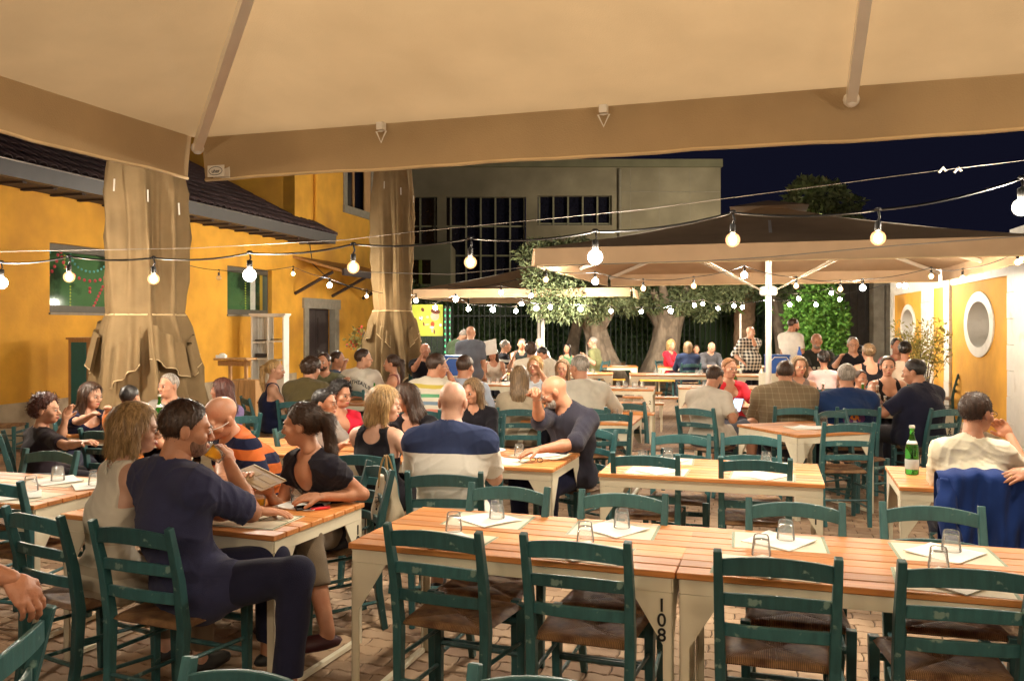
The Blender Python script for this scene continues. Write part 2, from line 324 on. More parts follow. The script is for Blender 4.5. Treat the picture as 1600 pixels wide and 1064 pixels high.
# ================================================================== GROUND
def paver_mat():
    m, n, l, b = new_mat('paver'); b.inputs['Roughness'].default_value = 0.8
    g = n.new('ShaderNodeNewGeometry'); oi = n.new('ShaderNodeObjectInfo'); tc = n.new('ShaderNodeTexCoord')
    ad = n.new('ShaderNodeMath'); ad.operation = 'ADD'; l.new(g.outputs['Random Per Island'], ad.inputs[0]); l.new(oi.outputs['Random'], ad.inputs[1])
    fr = n.new('ShaderNodeMath'); fr.operation = 'FRACT'; l.new(ad.outputs[0], fr.inputs[0])
    cr = n.new('ShaderNodeValToRGB'); l.new(fr.outputs[0], cr.inputs[0])
    e = cr.color_ramp.elements; e[0].color = (0.32, 0.20, 0.125, 1); e[1].color = (0.48, 0.33, 0.21, 1); x = e.new(0.5); x.color = (0.40, 0.27, 0.17, 1)
    nz = n.new('ShaderNodeTexNoise'); nz.inputs['Scale'].default_value = 1.7; nz.inputs['Detail'].default_value = 8; l.new(g.outputs['Position'], nz.inputs['Vector'])
    mr = n.new('ShaderNodeMapRange'); mr.inputs[1].default_value = 0.3; mr.inputs[2].default_value = 0.7; mr.inputs[3].default_value = 0.6; mr.inputs[4].default_value = 1.2; l.new(nz.outputs[0], mr.inputs[0])
    s = n.new('ShaderNodeVectorMath'); s.operation = 'SCALE'; l.new(cr.outputs[0], s.inputs[0]); l.new(mr.outputs[0], s.inputs['Scale']); l.new(s.outputs[0], b.inputs['Base Color'])
    n2 = n.new('ShaderNodeTexNoise'); n2.inputs['Scale'].default_value = 120; l.new(g.outputs['Position'], n2.inputs['Vector'])
    bp = n.new('ShaderNodeBump'); bp.inputs['Strength'].default_value = 0.5; bp.inputs['Distance'].default_value = 0.004; l.new(n2.outputs[0], bp.inputs['Height']); l.new(bp.outputs[0], b.inputs['Normal'])
    return m
M_PAVER = paver_mat()
def ground_mat():
    m, n, l, b = new_mat('ground_joint'); b.inputs['Roughness'].default_value = 0.9
    g = n.new('ShaderNodeNewGeometry'); mp = n.new('ShaderNodeMapping'); mp.inputs['Rotation'].default_value = (0, 0, R(17)); l.new(g.outputs['Position'], mp.inputs[0])
    br = n.new('ShaderNodeTexBrick'); l.new(mp.outputs[0], br.inputs['Vector'])
    br.inputs['Color1'].default_value = (0.34, 0.22, 0.135, 1); br.inputs['Color2'].default_value = (0.27, 0.17, 0.10, 1); br.inputs['Mortar'].default_value = (0.13, 0.085, 0.055, 1)
    br.inputs['Scale'].default_value = 1; br.inputs['Brick Width'].default_value = 0.22; br.inputs['Row Height'].default_value = 0.11; br.inputs['Mortar Size'].default_value = 0.006
    nz = n.new('ShaderNodeTexNoise'); nz.inputs['Scale'].default_value = 1.1; nz.inputs['Detail'].default_value = 8; l.new(g.outputs['Position'], nz.inputs['Vector'])
    mr = n.new('ShaderNodeMapRange'); mr.inputs[1].default_value = 0.3; mr.inputs[2].default_value = 0.7; mr.inputs[3].default_value = 0.7; mr.inputs[4].default_value = 1.2; l.new(nz.outputs[0], mr.inputs[0])
    s = n.new('ShaderNodeVectorMath'); s.operation = 'SCALE'; l.new(br.outputs[0], s.inputs[0]); l.new(mr.outputs[0], s.inputs['Scale']); l.new(s.outputs[0], b.inputs['Base Color'])
    return m
M_MORTAR = mat('paver_joint', (0.09, 0.06, 0.04), 0.95, noise=0.2)
ground = struct(mk('ground', [(-150, -60, -0.012), (150, -60, -0.012), (150, 200, -0.012), (-150, 200, -0.012)], [(0, 1, 2, 3)], ground_mat()))
def paver_outline():
    L, H, g, a = 0.22, 0.11, 0.0035, 0.011
    pts = []
    N = 6
    for i in range(N): x = -L/2+g+(L-2*g)*i/(N-1); pts.append((x, -H/2+g+a*math.sin(2*math.pi*x/0.11)))
    pts.append((L/2-g+0.006, 0.0))
    for i in range(N-1, -1, -1): x = -L/2+g+(L-2*g)*i/(N-1); pts.append((x, H/2-g+a*math.sin(2*math.pi*x/0.11)))
    pts.append((-L/2+g+0.006, 0.0))
    return pts
def paver_geo():
    o = paver_outline(); n = len(o); vs = [(x, y, -0.011) for x, y in o]+[(x, y, -0.004) for x, y in o]+[(x*0.95, y*0.90, 0) for x, y in o]
    fs = [(i, (i+1) % n, n+(i+1) % n, n+i) for i in range(n)]+[(n+i, n+(i+1) % n, 2*n+(i+1) % n, 2*n+i) for i in range(n)]+[tuple(range(2*n, 3*n))]
    return vs, fs
pv, pf = paver_geo()
slots = []
c18, s18 = math.cos(R(17)), math.sin(R(17))
for j in range(-20, 110):
    for i in range(-60, 60):
        x = (i+0.5*(j % 2))*0.22; y = j*0.11
        X = x*c18+y*s18; Y = -x*s18+y*c18
        if 1.8 < Y < 11.5 and abs(X) < 0.64*Y+0.35: slots.append((Y-0.15*(abs(X) < 0.5*Y), X, Y))
slots.sort()
mort = mk('paver_bedding', [(-9, 1.2, -0.008), (9, 1.2, -0.008), (9, 12, -0.008), (-9, 12, -0.008)], [(0, 1, 2, 3)], M_MORTAR, ground)
me_p = bpy.data.meshes.new('paver'); me_p.from_pydata(pv, [], pf); me_p.materials.append(M_PAVER)
for k, (_, X, Y) in enumerate(slots[:298]):
    o = bpy.data.objects.new('paver', me_p); col.objects.link(o); o.parent = ground; o.location = (X, Y, RNG.uniform(-0.002, 0.001)); o.rotation_euler = (0, 0, -R(17)+RNG.uniform(-.02, .02))
rest = np.array([(X, Y) for _, X, Y in slots[298:]]); pva = np.array(pv); n0 = len(pva)
ang = -R(17)+RNG.uniform(-.02, .02, len(rest)); ca, sa = np.cos(ang), np.sin(ang); zz = RNG.uniform(-.002, .001, len(rest))
V = np.empty((len(rest), n0, 3)); V[:, :, 0] = rest[:, :1]+pva[None, :, 0]*ca[:, None]-pva[None, :, 1]*sa[:, None]
V[:, :, 1] = rest[:, 1:]+pva[None, :, 0]*sa[:, None]+pva[None, :, 1]*ca[:, None]; V[:, :, 2] = pva[None, :, 2]+zz[:, None]
F = [tuple(int(i)+k*n0 for i in f) for k in range(len(rest)) for f in pf]
struct(mk('paving', V.reshape(-1, 3), F, M_PAVER, ground), 'stuff')

# ================================================================== LEFT BUILDINGS
A14 = R(14); WA = Vector((math.sin(A14), math.cos(A14), 0)); WN = Vector((math.cos(A14), -math.sin(A14), 0))
W0 = Vector((-7.13, 11.9, 0))
def wl(t, out=0.0, z=0.0): return W0+WA*t+WN*out+Vector((0, 0, z))
WROT = Matrix(((WA.x, WN.x, 0), (WA.y, WN.y, 0), (0, 0, 1)))      # local x along the wall, y out of the wall
def wbox(mb, t0, t1, o0, o1, z0, z1):
    pts = [wl(t0, o0, z0), wl(t1, o0, z0), wl(t1, o1, z0), wl(t0, o1, z0), wl(t0, o0, z1), wl(t1, o0, z1), wl(t1, o1, z1), wl(t0, o1, z1)]
    return mb.hexa([p for p in pts])
def wall_with_holes(name, t0, t1, z0, z1, holes, m, parent, fr, thick=0.30):
    """a wall panel with real openings; fr(t, out, z) -> point"""
    ts = sorted({t0, t1}|{h[0] for h in holes}|{h[1] for h in holes}); zs = sorted({z0, z1}|{h[2] for h in holes}|{h[3] for h in holes})
    mb = MB()
    inside = lambda t, z: any(h[0] < t < h[1] and h[2] < z < h[3] for h in holes)
    for i in range(len(ts)-1):
        for j in range(len(zs)-1):
            if inside((ts[i]+ts[i+1])/2, (zs[j]+zs[j+1])/2): continue
            mb.add([fr(ts[i], 0, zs[j]), fr(ts[i+1], 0, zs[j]), fr(ts[i+1], 0, zs[j+1]), fr(ts[i], 0, zs[j+1])], [(0, 1, 2, 3)])
            mb.add([fr(ts[i], -thick, zs[j]), fr(ts[i+1], -thick, zs[j]), fr(ts[i+1], -thick, zs[j+1]), fr(ts[i], -thick, zs[j+1])], [(3, 2, 1, 0)])
    for a, b, c, d in holes+[(t0, t1, z0, z1)]:
        for p, q in (((a, c), (b, c)), ((b, c), (b, d)), ((b, d), (a, d)), ((a, d), (a, c))):
            mb.add([fr(p[0], 0, p[1]), fr(q[0], 0, q[1]), fr(q[0], -thick, q[1]), fr(p[0], -thick, p[1])], [(0, 1, 2, 3)])
    return mb.build(name, m, parent)
M_PANE = thin_glass('window_pane', (0.97, 0.98, 0.97), 0.0, 0.12)
house = thing('ochre_building', 'long single-storey ochre building with a dark tiled roof along the courtyard', 'building')
win1, win2 = (0.9, 2.75, 1.90, 2.95), (5.6, 7.36, 1.93, 2.93)
wall_with_holes('wall', -9, 8.4, 0, 3.9, [win1, win2], M_YEL, house, wl)
pl = MB(); wbox(pl, -9, 8.4, 0.003, 0.05, 0, 0.60); o = pl.build('plinth', M_PLINTH, house)
def inner_mat():
    m, n, l, b = new_mat('green_room')
    b.inputs['Base Color'].default_value = (0.18, 0.32, 0.16, 1); b.inputs['Roughness'].default_value = 0.9
    return m
M_ROOM = mat('green_room', (0.15, 0.25, 0.12), 0.9, noise=0.35, nscale=1.1, dirt=((0.05, 0.07, 0.04), 1.6, 0.52, 0.62))
M_ROOMDK = mat('room_dark', (0.03, 0.06, 0.03), 0.9)
M_PINK = mat('pink_paper_dot', (0.85, 0.10, 0.13), 0.8); M_CYAN = mat('blue_paper_dot', (0.18, 0.50, 0.55), 0.8); M_LIME = mat('yellow_paper_dot', (0.55, 0.60, 0.08), 0.8)
M_LAMPG = bulb_mat('room_tube', (0.85, 1.0, 0.75), 34)
def window_unit(t0, t1, z0, z1, deco):
    f = MB(); e = 0.11
    wbox(f, t0, t1, -0.22, -0.10, z0, z0+e); wbox(f, t0, t1, -0.22, -0.10, z1-e, z1)
    wbox(f, t0, t0+0.03, -0.218, -0.102, z0+e, z1-e); wbox(f, t1-0.03, t1, -0.218, -0.102, z0+e, z1-e)
    w = f.build('window', mat('window_frame', (0.10, 0.085, 0.06), 0.6), house)
    g = MB(); wbox(g, t0+0.03, t1-0.03, -0.165, -0.159, z0+e, z1-e); g.build('pane', M_PANE, w)
    s = MB(); wbox(s, t0-0.02, t1+0.02, -0.10, 0.035, z0-0.035, z0-0.002); s.build('sill', M_STONE, w)
    r = MB(); rt0, rt1, rz0, rz1 = t0-0.9, t1+0.9, z0-0.9, z1+0.35      # the lit green room behind the pane
    pts = [wl(rt0, -0.31, rz0), wl(rt1, -0.31, rz0), wl(rt1, -2.4, rz0), wl(rt0, -2.4, rz0), wl(rt0, -0.31, rz1), wl(rt1, -0.31, rz1), wl(rt1, -2.4, rz1), wl(rt0, -2.4, rz1)]
    r.add(pts, [(0, 1, 2, 3), (4, 7, 6, 5), (1, 5, 6, 2), (0, 3, 7, 4), (3, 2, 6, 7)])
    room = r.build('room', M_ROOM, w)
    lt = MB(); wbox(lt, t0+0.2, t1-0.1, -1.3, -1.15, rz1-0.08, rz1-0.03); lt.build('ceiling_lamp', M_LAMPG, w)
    def dots(pts, m, r0, nm):
        d = MB()
        for (t, z) in pts: d.ball(wl(t, -0.27, z), (r0, r0, r0*1.15), 6, 4)
        d.build(nm, m, w, True)
    def arc(c, rx, rz, n, a0=0, a1=math.pi): return [(c[0]-rx*math.cos(a0+(a1-a0)*i/(n-1)), c[1]-rz*math.sin(a0+(a1-a0)*i/(n-1))) for i in range(n)]
    if deco == 1:
        dots(arc((2.05, z1-0.10), 0.62, 0.42, 17)+[(2.05, 2.31), (2.05, 2.25)]+arc((0.95, z1-.05), .42, .5, 8, math.pi*.55, math.pi), M_PINK, 0.026, 'pink_garland')
        dots(arc((2.05, z1-0.10), 0.42, 0.27, 15)+arc((0.95, z1-.05), .26, .32, 7, math.pi*.55, math.pi), M_CYAN, 0.019, 'blue_garland')
        dots([(1.50, z1-0.15-0.05*i) for i in range(5)]+[(1.62, z0+0.12+0.05*i) for i in range(7)], M_LIME, 0.016, 'yellow_garland')
        dots([(2.35-0.035*i, z0+0.45-0.055*i) for i in range(7)]+[(2.38+0.035*i, z0+0.45-0.055*i) for i in range(7)], M_PINK, 0.024, 'hanging_garland')
    else:
        dots([(t0+0.15+0.09*i, z0+0.17+0.03*math.sin(i*1.3)) for i in range(3)], M_PINK, 0.03, 'pink_garland')
        dots([(6.72, z0+0.14+0.055*i) for i in range(14)], M_LIME, 0.018, 'yellow_garland')
    return w

w1 = window_unit(*win1, 1); w2 = window_unit(*win2, 2)
bl = MB(); wbox(bl, win2[1]-0.42, win2[1]-0.22, -0.29, -0.28, win2[2]+.12, win2[3]-.12); bl.build('blind', M_WHITE, w2)
# roof: sloping slab, tiles in courses, dark gutter
ES = R(27); EO = 0.60; EZ = 3.66
def rf(t, u, h=0.0): # u metres up the slope from the eave, h off the surface
    return wl(t, EO-u*math.cos(ES)+h*math.sin(ES), EZ+0.22+u*math.sin(ES)+h*math.cos(ES))
sl = MB(); T0, T1 = -9, 9.1
sl.hexa([rf(T0, -0.02, -0.09), rf(T1, -0.02, -0.09), rf(T1, 7.0, -0.09), rf(T0, 7.0, -0.09), rf(T0, -0.02, -0.01), rf(T1, -0.02, -0.01), rf(T1, 7.0, -0.01), rf(T0, 7.0, -0.01)])
roof = sl.build('roof', M_DARKW, house)
gm = MB(); gm.hexa([wl(T0, EO-0.02, EZ), wl(T1, EO-0.02, EZ), wl(T1, EO+0.10, EZ), wl(T0, EO+0.10, EZ), wl(T0, EO-0.02, EZ+0.22), wl(T1, EO-0.02, EZ+0.22), wl(T1, EO+0.13, EZ+0.22), wl(T0, EO+0.13, EZ+0.22)])
gm.build('gutter', mat('gutter_metal', (0.026, 0.020, 0.024), 0.45, noise=0.15), roof)
hl = MB(); hl.tube([wl(T0, EO+0.135, EZ+0.215), wl(T1, EO+0.135, EZ+0.215)], 0.012, 6); hl.build('gutter_lip', mat('gutter_edge', (0.30, 0.28, 0.27), 0.3, metal=0.5), roof)
so = MB(); t = T0
while t < T1: wbox(so, t, t+0.07, -0.30, EO-0.03, EZ-0.028, EZ-0.003); t += 0.55
so.build('rafters', M_DARKW, roof)['kind'] = 'stuff'
sf = MB(); wbox(sf, T0, T1, -0.31, EO-0.05, EZ+0.002, EZ+0.03); sf.build('soffit', M_DARKW, roof)
def tile_mesh():
    mb = MB(); vs = []; k = 7
    for e, (y, r) in enumerate(((0, 0.095), (0.44, 0.078))):
        for j in range(k): a = math.pi*j/(k-1); vs.append((r*math.cos(a), y, r*math.sin(a)*0.85))
    for e, (y, r) in enumerate(((0, 0.080), (0.44, 0.064))):
        for j in range(k): a = math.pi*j/(k-1); vs.append((r*math.cos(a), y, r*math.sin(a)*0.85))
    fs = []
    for j in range(k-1): fs += [(j, j+1, k+j+1, k+j), (2*k+j+1, 2*k+j, 3*k+j, 3*k+j+1), (j, 2*k+j, 2*k+j+1, j+1)]
    me = bpy.data.meshes.new('tile'); me.from_pydata(vs, [], fs); me.materials.append(M_TILE); me.polygons.foreach_set('use_smooth', [True]*len(fs)); return me
tm = tile_mesh()
TD = Vector(-WN*math.cos(ES)+Vector((0, 0, math.sin(ES)))); TU = Vector(WN*math.sin(ES)+Vector((0, 0, math.cos(ES))))
# the wall runs right-handed here: x along the wall, y up the slope
tb = Matrix(((WA.x, TD.x, TU.x), (WA.y, TD.y, TU.y), (WA.z, TD.z, TU.z)))
spots = []
for r_ in range(16):
    for q in range(0, 92):
        t = -9+0.2*q
        spots.append((t+0.1, r_*0.38))
vis = sorted([s for s in spots if -1.6 < s[0] < 9.0 and s[1] < 2.0], key=lambda s: (s[1], s[0]))[:296]; vset = set(vis)
for t, u in vis:
    o = bpy.data.objects.new('tile', tm); col.objects.link(o); o.parent = roof
    M = tb.to_4x4(); M.translation = rf(t, u, 0.015+RNG.uniform(0, .01)); o.matrix_world = M @ Matrix.Rotation(RNG.uniform(-.03, .03), 4, 'Z')
vsm = np.array([v.co[:] for v in tm.vertices]); fsm = [tuple(p.vertices) for p in tm.polygons]; VV = []; FF = []
tbn = np.array(tb)
for s in spots:
    if s in vset: continue
    k = len(VV)*len(vsm); VV.append(vsm @ tbn.T+np.array(rf(s[0], s[1], 0.02))); FF += [tuple(i+k for i in f) for f in fsm]
mk('roof_tiles', np.concatenate(VV), FF, M_TILE, roof, True)['kind'] = 'stuff'
# tall part
tall = thing('tall_ochre_house', 'two-storey ochre house with a stone framed doorway beyond the low roof', 'building')
door, uw = (9.0, 10.5, 0, 2.35), (11.2, 12.9, 4.9, 6.6)
wall_with_holes('wall', 8.4, 15.9, 0, 9.5, [door, uw], M_YEL, tall, wl)
sd = MB(); sd.add([wl(8.4, 0, 3.9), wl(8.4, -9, 3.9), wl(8.4, -9, 9.5), wl(8.4, 0, 9.5), wl(8.402, -9, 0), wl(8.402, -0.3, 0), wl(8.402, -0.3, 3.9), wl(8.402, -9, 3.9)], [(0, 1, 2, 3), (4, 5, 6, 7)])
sd.add([wl(15.9, -0.001, 0), wl(15.9, -9, 0), wl(15.9, -9, 9.5), wl(15.9, -0.001, 9.5), wl(8.4, -9, 9.5), wl(8.4, -0.001, 9.498), wl(15.9, -0.001, 9.498), wl(15.9, -9, 9.5)], [(0, 1, 2, 3), (4, 5, 6, 7)])
sd.build('gable_wall', M_YEL, tall)
dp = MB(); dp.tube([wl(9.35, 0.06, 3.9), wl(9.35, 0.06, 9.4)], 0.045, 8); dp.build('downpipe', M_YEL, tall)
ds = MB(); wbox(ds, 8.82, 9.04, -0.12, 0.04, 0, 2.12); ds.build('door_jamb', M_STONE, tall)
ds = MB(); wbox(ds, 10.46, 10.70, -0.12, 0.04, 0, 2.12); ds.build('door_jamb', M_STONE, tall)
ds = MB(); wbox(ds, 8.76, 10.76, -0.12, 0.055, 2.122, 2.37); ds.build('door_lintel', M_STONE, tall)
for a, b in ((9.045, 9.745), (9.755, 10.455)):
    d = MB(); wbox(d, a, b, -0.20, -0.15, 0.02, 2.115)
    for z in (0.25, 1.15): wbox(d, a+0.1, b-0.1, -0.149, -0.135, z, z+0.75)
    dd = d.build('door', M_DARKW, tall)
kn = MB(); kn.ball(wl(9.80, -0.11, 1.05), 0.04, 8, 6); kn.build('door_knob', M_WIRE, tall)
us = MB(); wbox(us, 11.02, 11.23, -0.1, 0.03, 4.9, 6.6); wbox(us, 12.87, 13.08, -0.1, 0.03, 4.9, 6.6); wbox(us, 11.0, 13.1, -0.1, 0.06, 4.70, 4.895)
uwf = us.build('window', M_STONE, tall)
ug = MB(); wbox(ug, 11.23, 12.87, -0.22, -0.19, 4.9, 6.6); ug.build('pane', M_GLASSW, uwf)
ur = MB(); wbox(ur, 11.27, 11.31, -0.188, -0.15, 4.9, 6.6); wbox(ur, 12.0, 12.06, -0.188, -0.15, 4.9, 6.6); wbox(ur, 12.45, 12.87, -0.05, -0.02, 4.9, 6.6); ur.build('shutter', M_OAK, uwf)
# lean-to canopy over the door
cn = thing('door_canopy', 'small timber lean-to canopy fixed to the ochre wall above the doorway', 'canopy')
cm = MB(); cm.hexa([wl(8.3, 0.0, 3.28), wl(12.4, 0.0, 3.28), wl(12.4, 1.25, 2.93), wl(8.3, 1.25, 2.93), wl(8.3, 0.0, 3.34), wl(12.4, 0.0, 3.34), wl(12.4, 1.25, 2.99), wl(8.3, 1.25, 2.99)]); cm.build('canopy_slab', M_OAK, cn)
for tt in (8.35, 10.3, 12.2):
    c2 = MB(); c2.tube([wl(tt, 0.03, 2.45), wl(tt, 1.0, 2.95)], 0.04, 4); c2.build('strut', M_DARKW, cn)
c2 = MB(); c2.hexa([wl(8.28, 1.26, 2.86), wl(12.42, 1.26, 2.86), wl(12.42, 1.31, 2.86), wl(8.28, 1.31, 2.86), wl(8.28, 1.26, 3.02), wl(12.42, 1.26, 3.02), wl(12.42, 1.31, 3.02), wl(8.28, 1.31, 3.02)]); c2.build('fascia', M_DARKW, cn)
jb = MB(); wbox(jb, 8.9, 9.05, 0.0, 0.07, 3.72, 3.87); tag(jb.build('junction_box', mat('grey_box', (.25, .22, .18), .6)), 'small grey electrical box on the ochre wall above the canopy', 'box')
wc = MB(); wc.tube([wl(8.97, 0.08, 3.72), wl(9.1, 0.1, 3.2), wl(9.7, 0.3, 2.8), wl(11, 0.9, 2.55)], 0.012, 5); tag(wc.build('loose_cable', M_CABLE), 'thin loose black cable hanging from the grey wall box', 'cable')
# ================================================================== RIGHT WALL
B0 = Vector((7.27, 13.3, 0)); BN = Vector((-math.cos(A14), math.sin(A14), 0))
def rl(t, out=0.0, z=0.0): return B0+WA*t+BN*out+Vector((0, 0, z))
def rbox(mb, t0, t1, o0, o1, z0, z1):
    return mb.hexa([rl(t0, o1, z0), rl(t1, o1, z0), rl(t1, o0, z0), rl(t0, o0, z0), rl(t0, o1, z1), rl(t1, o1, z1), rl(t1, o0, z1), rl(t0, o0, z1)])
rw = thing('oculus_wall', 'white and ochre garden wall pierced by two oval openings', 'wall')
def pierced(name, t0, t1, z0, z1, tc, zc, a, b, m, parent, out=0.0, thick=0.45, n=48):
    """rectangle with an oval hole and its reveal"""
    mb = MB(); inner = []; outer = []
    for i in range(n):
        th = 2*math.pi*i/n; c, s = math.cos(th), math.sin(th); inner.append((tc+a*c, zc+b*s))
        k = min(((t1-tc) if c > 0 else (tc-t0))/max(abs(c), 1e-6), ((z1-zc) if s > 0 else (zc-z0))/max(abs(s), 1e-6)); outer.append([tc+k*c, zc+k*s])
    for cx, cz in ((t0, z0), (t1, z0), (t1, z1), (t0, z1)):
        j = min(range(n), key=lambda i: (outer[i][0]-cx)**2+(outer[i][1]-cz)**2); outer[j] = [cx, cz]
    vs = [rl(t, out, z) for t, z in inner]+[rl(t, out, z) for t, z in outer]+[rl(t, out-thick, z) for t, z in inner]+[rl(t, out-thick, z) for t, z in outer]
    fs = []
    for i in range(n):
        j = (i+1) % n
        fs += [(i, j, n+j, n+i), (2*n+j, 2*n+i, 3*n+i, 3*n+j), (j, i, 2*n+i, 2*n+j)]
    mb.add(vs, fs); return mb.build(name, m, parent)
def ring(name, tc, zc, a0, b0, a1, b1, m, parent, o0, o1, n=56):
    vs = []
    for (a, b, o_) in ((a0, b0, o0), (a0, b0, o1), (a1, b1, o1), (a1, b1, o0)):
        vs += [rl(tc+a*math.cos(2*math.pi*i/n), o_, zc+b*math.sin(2*math.pi*i/n)) for i in range(n)]
    fs = [(k*n+i, k*n+(i+1) % n, ((k+1) % 4)*n+(i+1) % n, ((k+1) % 4)*n+i) for k in range(4) for i in range(n)]
    return mk(name, vs, fs, m, parent, False)
ZT = 2.40
pierced('ochre_panel', -1.46, 1.63, 0.10, ZT, 0.0, 1.72, 0.60, 0.36, M_YEL, rw)
ring('oval_surround', 0.0, 1.72, 0.598, 0.358, 0.80, 0.51, M_WHITE, rw, -0.44, 0.02)
pierced('ochre_panel', 3.90, 6.80, 0.10, ZT, 5.29, 1.72, 0.60, 0.33, M_YEL, rw)
ring('oval_surround', 5.29, 1.72, 0.598, 0.328, 0.76, 0.44, M_WHITE, rw, -0.44, 0.02)
def grille(tc, zc, a, b):   # dark wrought grille at the back of the opening
    g = MB(); pt = [rl(tc+a*.8*math.cos(x), -0.47, zc+b*.9*math.sin(x)) for x in [2*math.pi*i/24 for i in range(25)]]; g.tube(pt, 0.012, 5)
    for i in range(8):
        x = 2*math.pi*i/8; g.tube([rl(tc, -0.47, zc), rl(tc+a*.8*math.cos(x), -0.47, zc+b*.9*math.sin(x))], 0.009, 4)
        g.tube([rl(tc+a*.45*math.cos(x+.4*math.cos(k)), -0.47, zc+b*.5*math.sin(x+.4*math.sin(k))) for k in [2*math.pi*q/10 for q in range(11)]], 0.006, 4)
    g.build('iron_grille', M_DARK, rw)
grille(0, 1.72, 0.6, 0.36); grille(5.29, 1.72, 0.6, 0.33)
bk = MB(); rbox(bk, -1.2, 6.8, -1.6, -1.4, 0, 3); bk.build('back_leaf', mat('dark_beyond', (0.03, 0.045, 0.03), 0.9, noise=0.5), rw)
for (a, b, o1, z1) in ((-1.78, -1.462, 0.03, 2.85), (1.632, 1.98, 0.05, 2.5), (2.98, 3.898, 0.03, 2.5), (6.802, 7.2, 0.03, 2.5)):
    p = MB(); zz_ = 0.0; k = 0
    while zz_ < z1-0.01:
        h = min(0.36, z1-zz_); rbox(p, a, b, -0.45, o1+0.004*(k % 2), zz_+0.003, zz_+h-0.004); zz_ += h; k += 1
    p.build('pilaster', M_WHITE, rw)
p = MB(); rbox(p, -1.462, 7.2, -0.45, 0.025, ZT+0.002, ZT+0.42); p.build('frieze', M_WHITE, rw)
p = MB(); rbox(p, -1.6, 7.25, -0.47, 0.07, ZT+0.423, ZT+0.50); p.build('cornice', M_WHITE, rw)
p = MB(); rbox(p, 1.982, 2.978, -0.45, 0.0, 0.1, ZT-0.001); p.build('ochre_strip', M_YEL, rw)
p = MB(); rbox(p, -1.462, 7.2, -0.45, 0.03, 0, 0.098); p.build('plinth', M_PLINTH, rw)
p = MB(); rbox(p, -9.0, -1.79, -0.45, 0.04, 0, 2.9); nw = struct(p.build('white_wall', M_WHITE)); 
p = MB(); rbox(p, -9.0, -1.79, -0.48, 0.09, 2.903, 3.0); p.build('coping', M_WHITE, nw)
# grey columns and dark gate at the end of the wall
for k, (px, w) in enumerate(((1370, 0.34), (1386, 0.22))):
    b_ = at(px, 509, 21.5); c = MB(); c.box((b_.x, b_.y, 1.6), (w*0.8, w*0.8, 3.2)); c.box((b_.x, b_.y, 0.1), (w*1.1, w*1.1, 0.2))
    tag(c.build('concrete_column', M_CONC2), ('thick rough grey column beside the dark panelled screen', 'slimmer grey column next to the end of the ochre wall')[k], 'column')
gt = thing('panel_screen', 'tall dark panelled screen between the lit shrub and the grey columns', 'screen')
a_, b_ = at(1314, 509, 22).x, at(1364, 509, 22).x
n_ = 4
for k in range(n_):
    x0 = a_+(b_-a_)*k/n_; x1 = a_+(b_-a_)*(k+1)/n_; g = MB(); g.box(((x0+x1)/2, 22, 1.5), ((x1-x0)*0.94, 0.04, 2.9)); g.build('screen_panel', mat('dark_panel', (0.07, 0.06, 0.055), 0.6, noise=.2), gt)
g = MB(); g.box((a_-0.03, 21.96, 1.55), (0.06, 0.08, 3.1)); g.box((b_+0.03, 21.96, 1.55), (0.06, 0.08, 3.1)); g.box(((a_+b_)/2, 21.96, 3.06), (b_-a_, 0.08, 0.08)); g.build('screen_frame', M_WIRE, gt)

# ================================================================== FAR MODERN BUILDING
fb = thing('modern_building', 'large concrete building with tall dark gridded windows beyond the garden', 'building')
FD = 38.0
def fx(px, D=FD): return (px-800)/FP*D
def fz(py, D=FD): return CH-(py-HY)/FP*D
wins = [(600, 683, 308, 400), (697, 822, 308, 470), (840, 956, 306, 352)]
holes = [(fx(a), fx(b), fz(d), fz(c)) for a, b, c, d in wins]
wall_with_holes('facade', fx(560), fx(1126), 0, fz(262), holes, M_CONC, fb, lambda t, o, z: Vector((t, FD-o, z)), 0.5)
f = MB(); f.box(((fx(560)+fx(1126))/2, FD+0.4, fz(256)), (fx(1126)-fx(560)+0.1, 1.2, fz(250)-fz(261.8))); f.build('parapet', mat('parapet_concrete', (0.20, 0.19, 0.12), 0.9, noise=0.2, nscale=1), fb)
for zj in (fz(300), fz(362), fz(420)):
    f = MB(); f.box((fx(1041), FD-0.012, zj), (fx(1126)-fx(957), 0.02, 0.035)); f.build('joint', M_STONE, fb)
for xj in (985, 1030, 1078):
    f = MB(); f.box((fx(xj), FD-0.008, fz(360)), (0.03, 0.012, fz(264)-fz(456))); f.build('joint', M_STONE, fb)
f = MB(); f.tube([(fx(968), FD-0.1, 0), (fx(968), FD-0.1, fz(266))], .07, 8); f.build('drainpipe', M_STONE, fb)
f = MB(); f.add([(fx(1126), FD+0.5, 0), (fx(1126), FD+14, 0), (fx(1126), FD+14, fz(262)), (fx(1126), FD+0.5, fz(262))], [(0, 1, 2, 3)]); f.build('side_wall', M_CONC, fb)
M_MULL = mat('window_mullion', (0.26, 0.25, 0.17), 0.7)
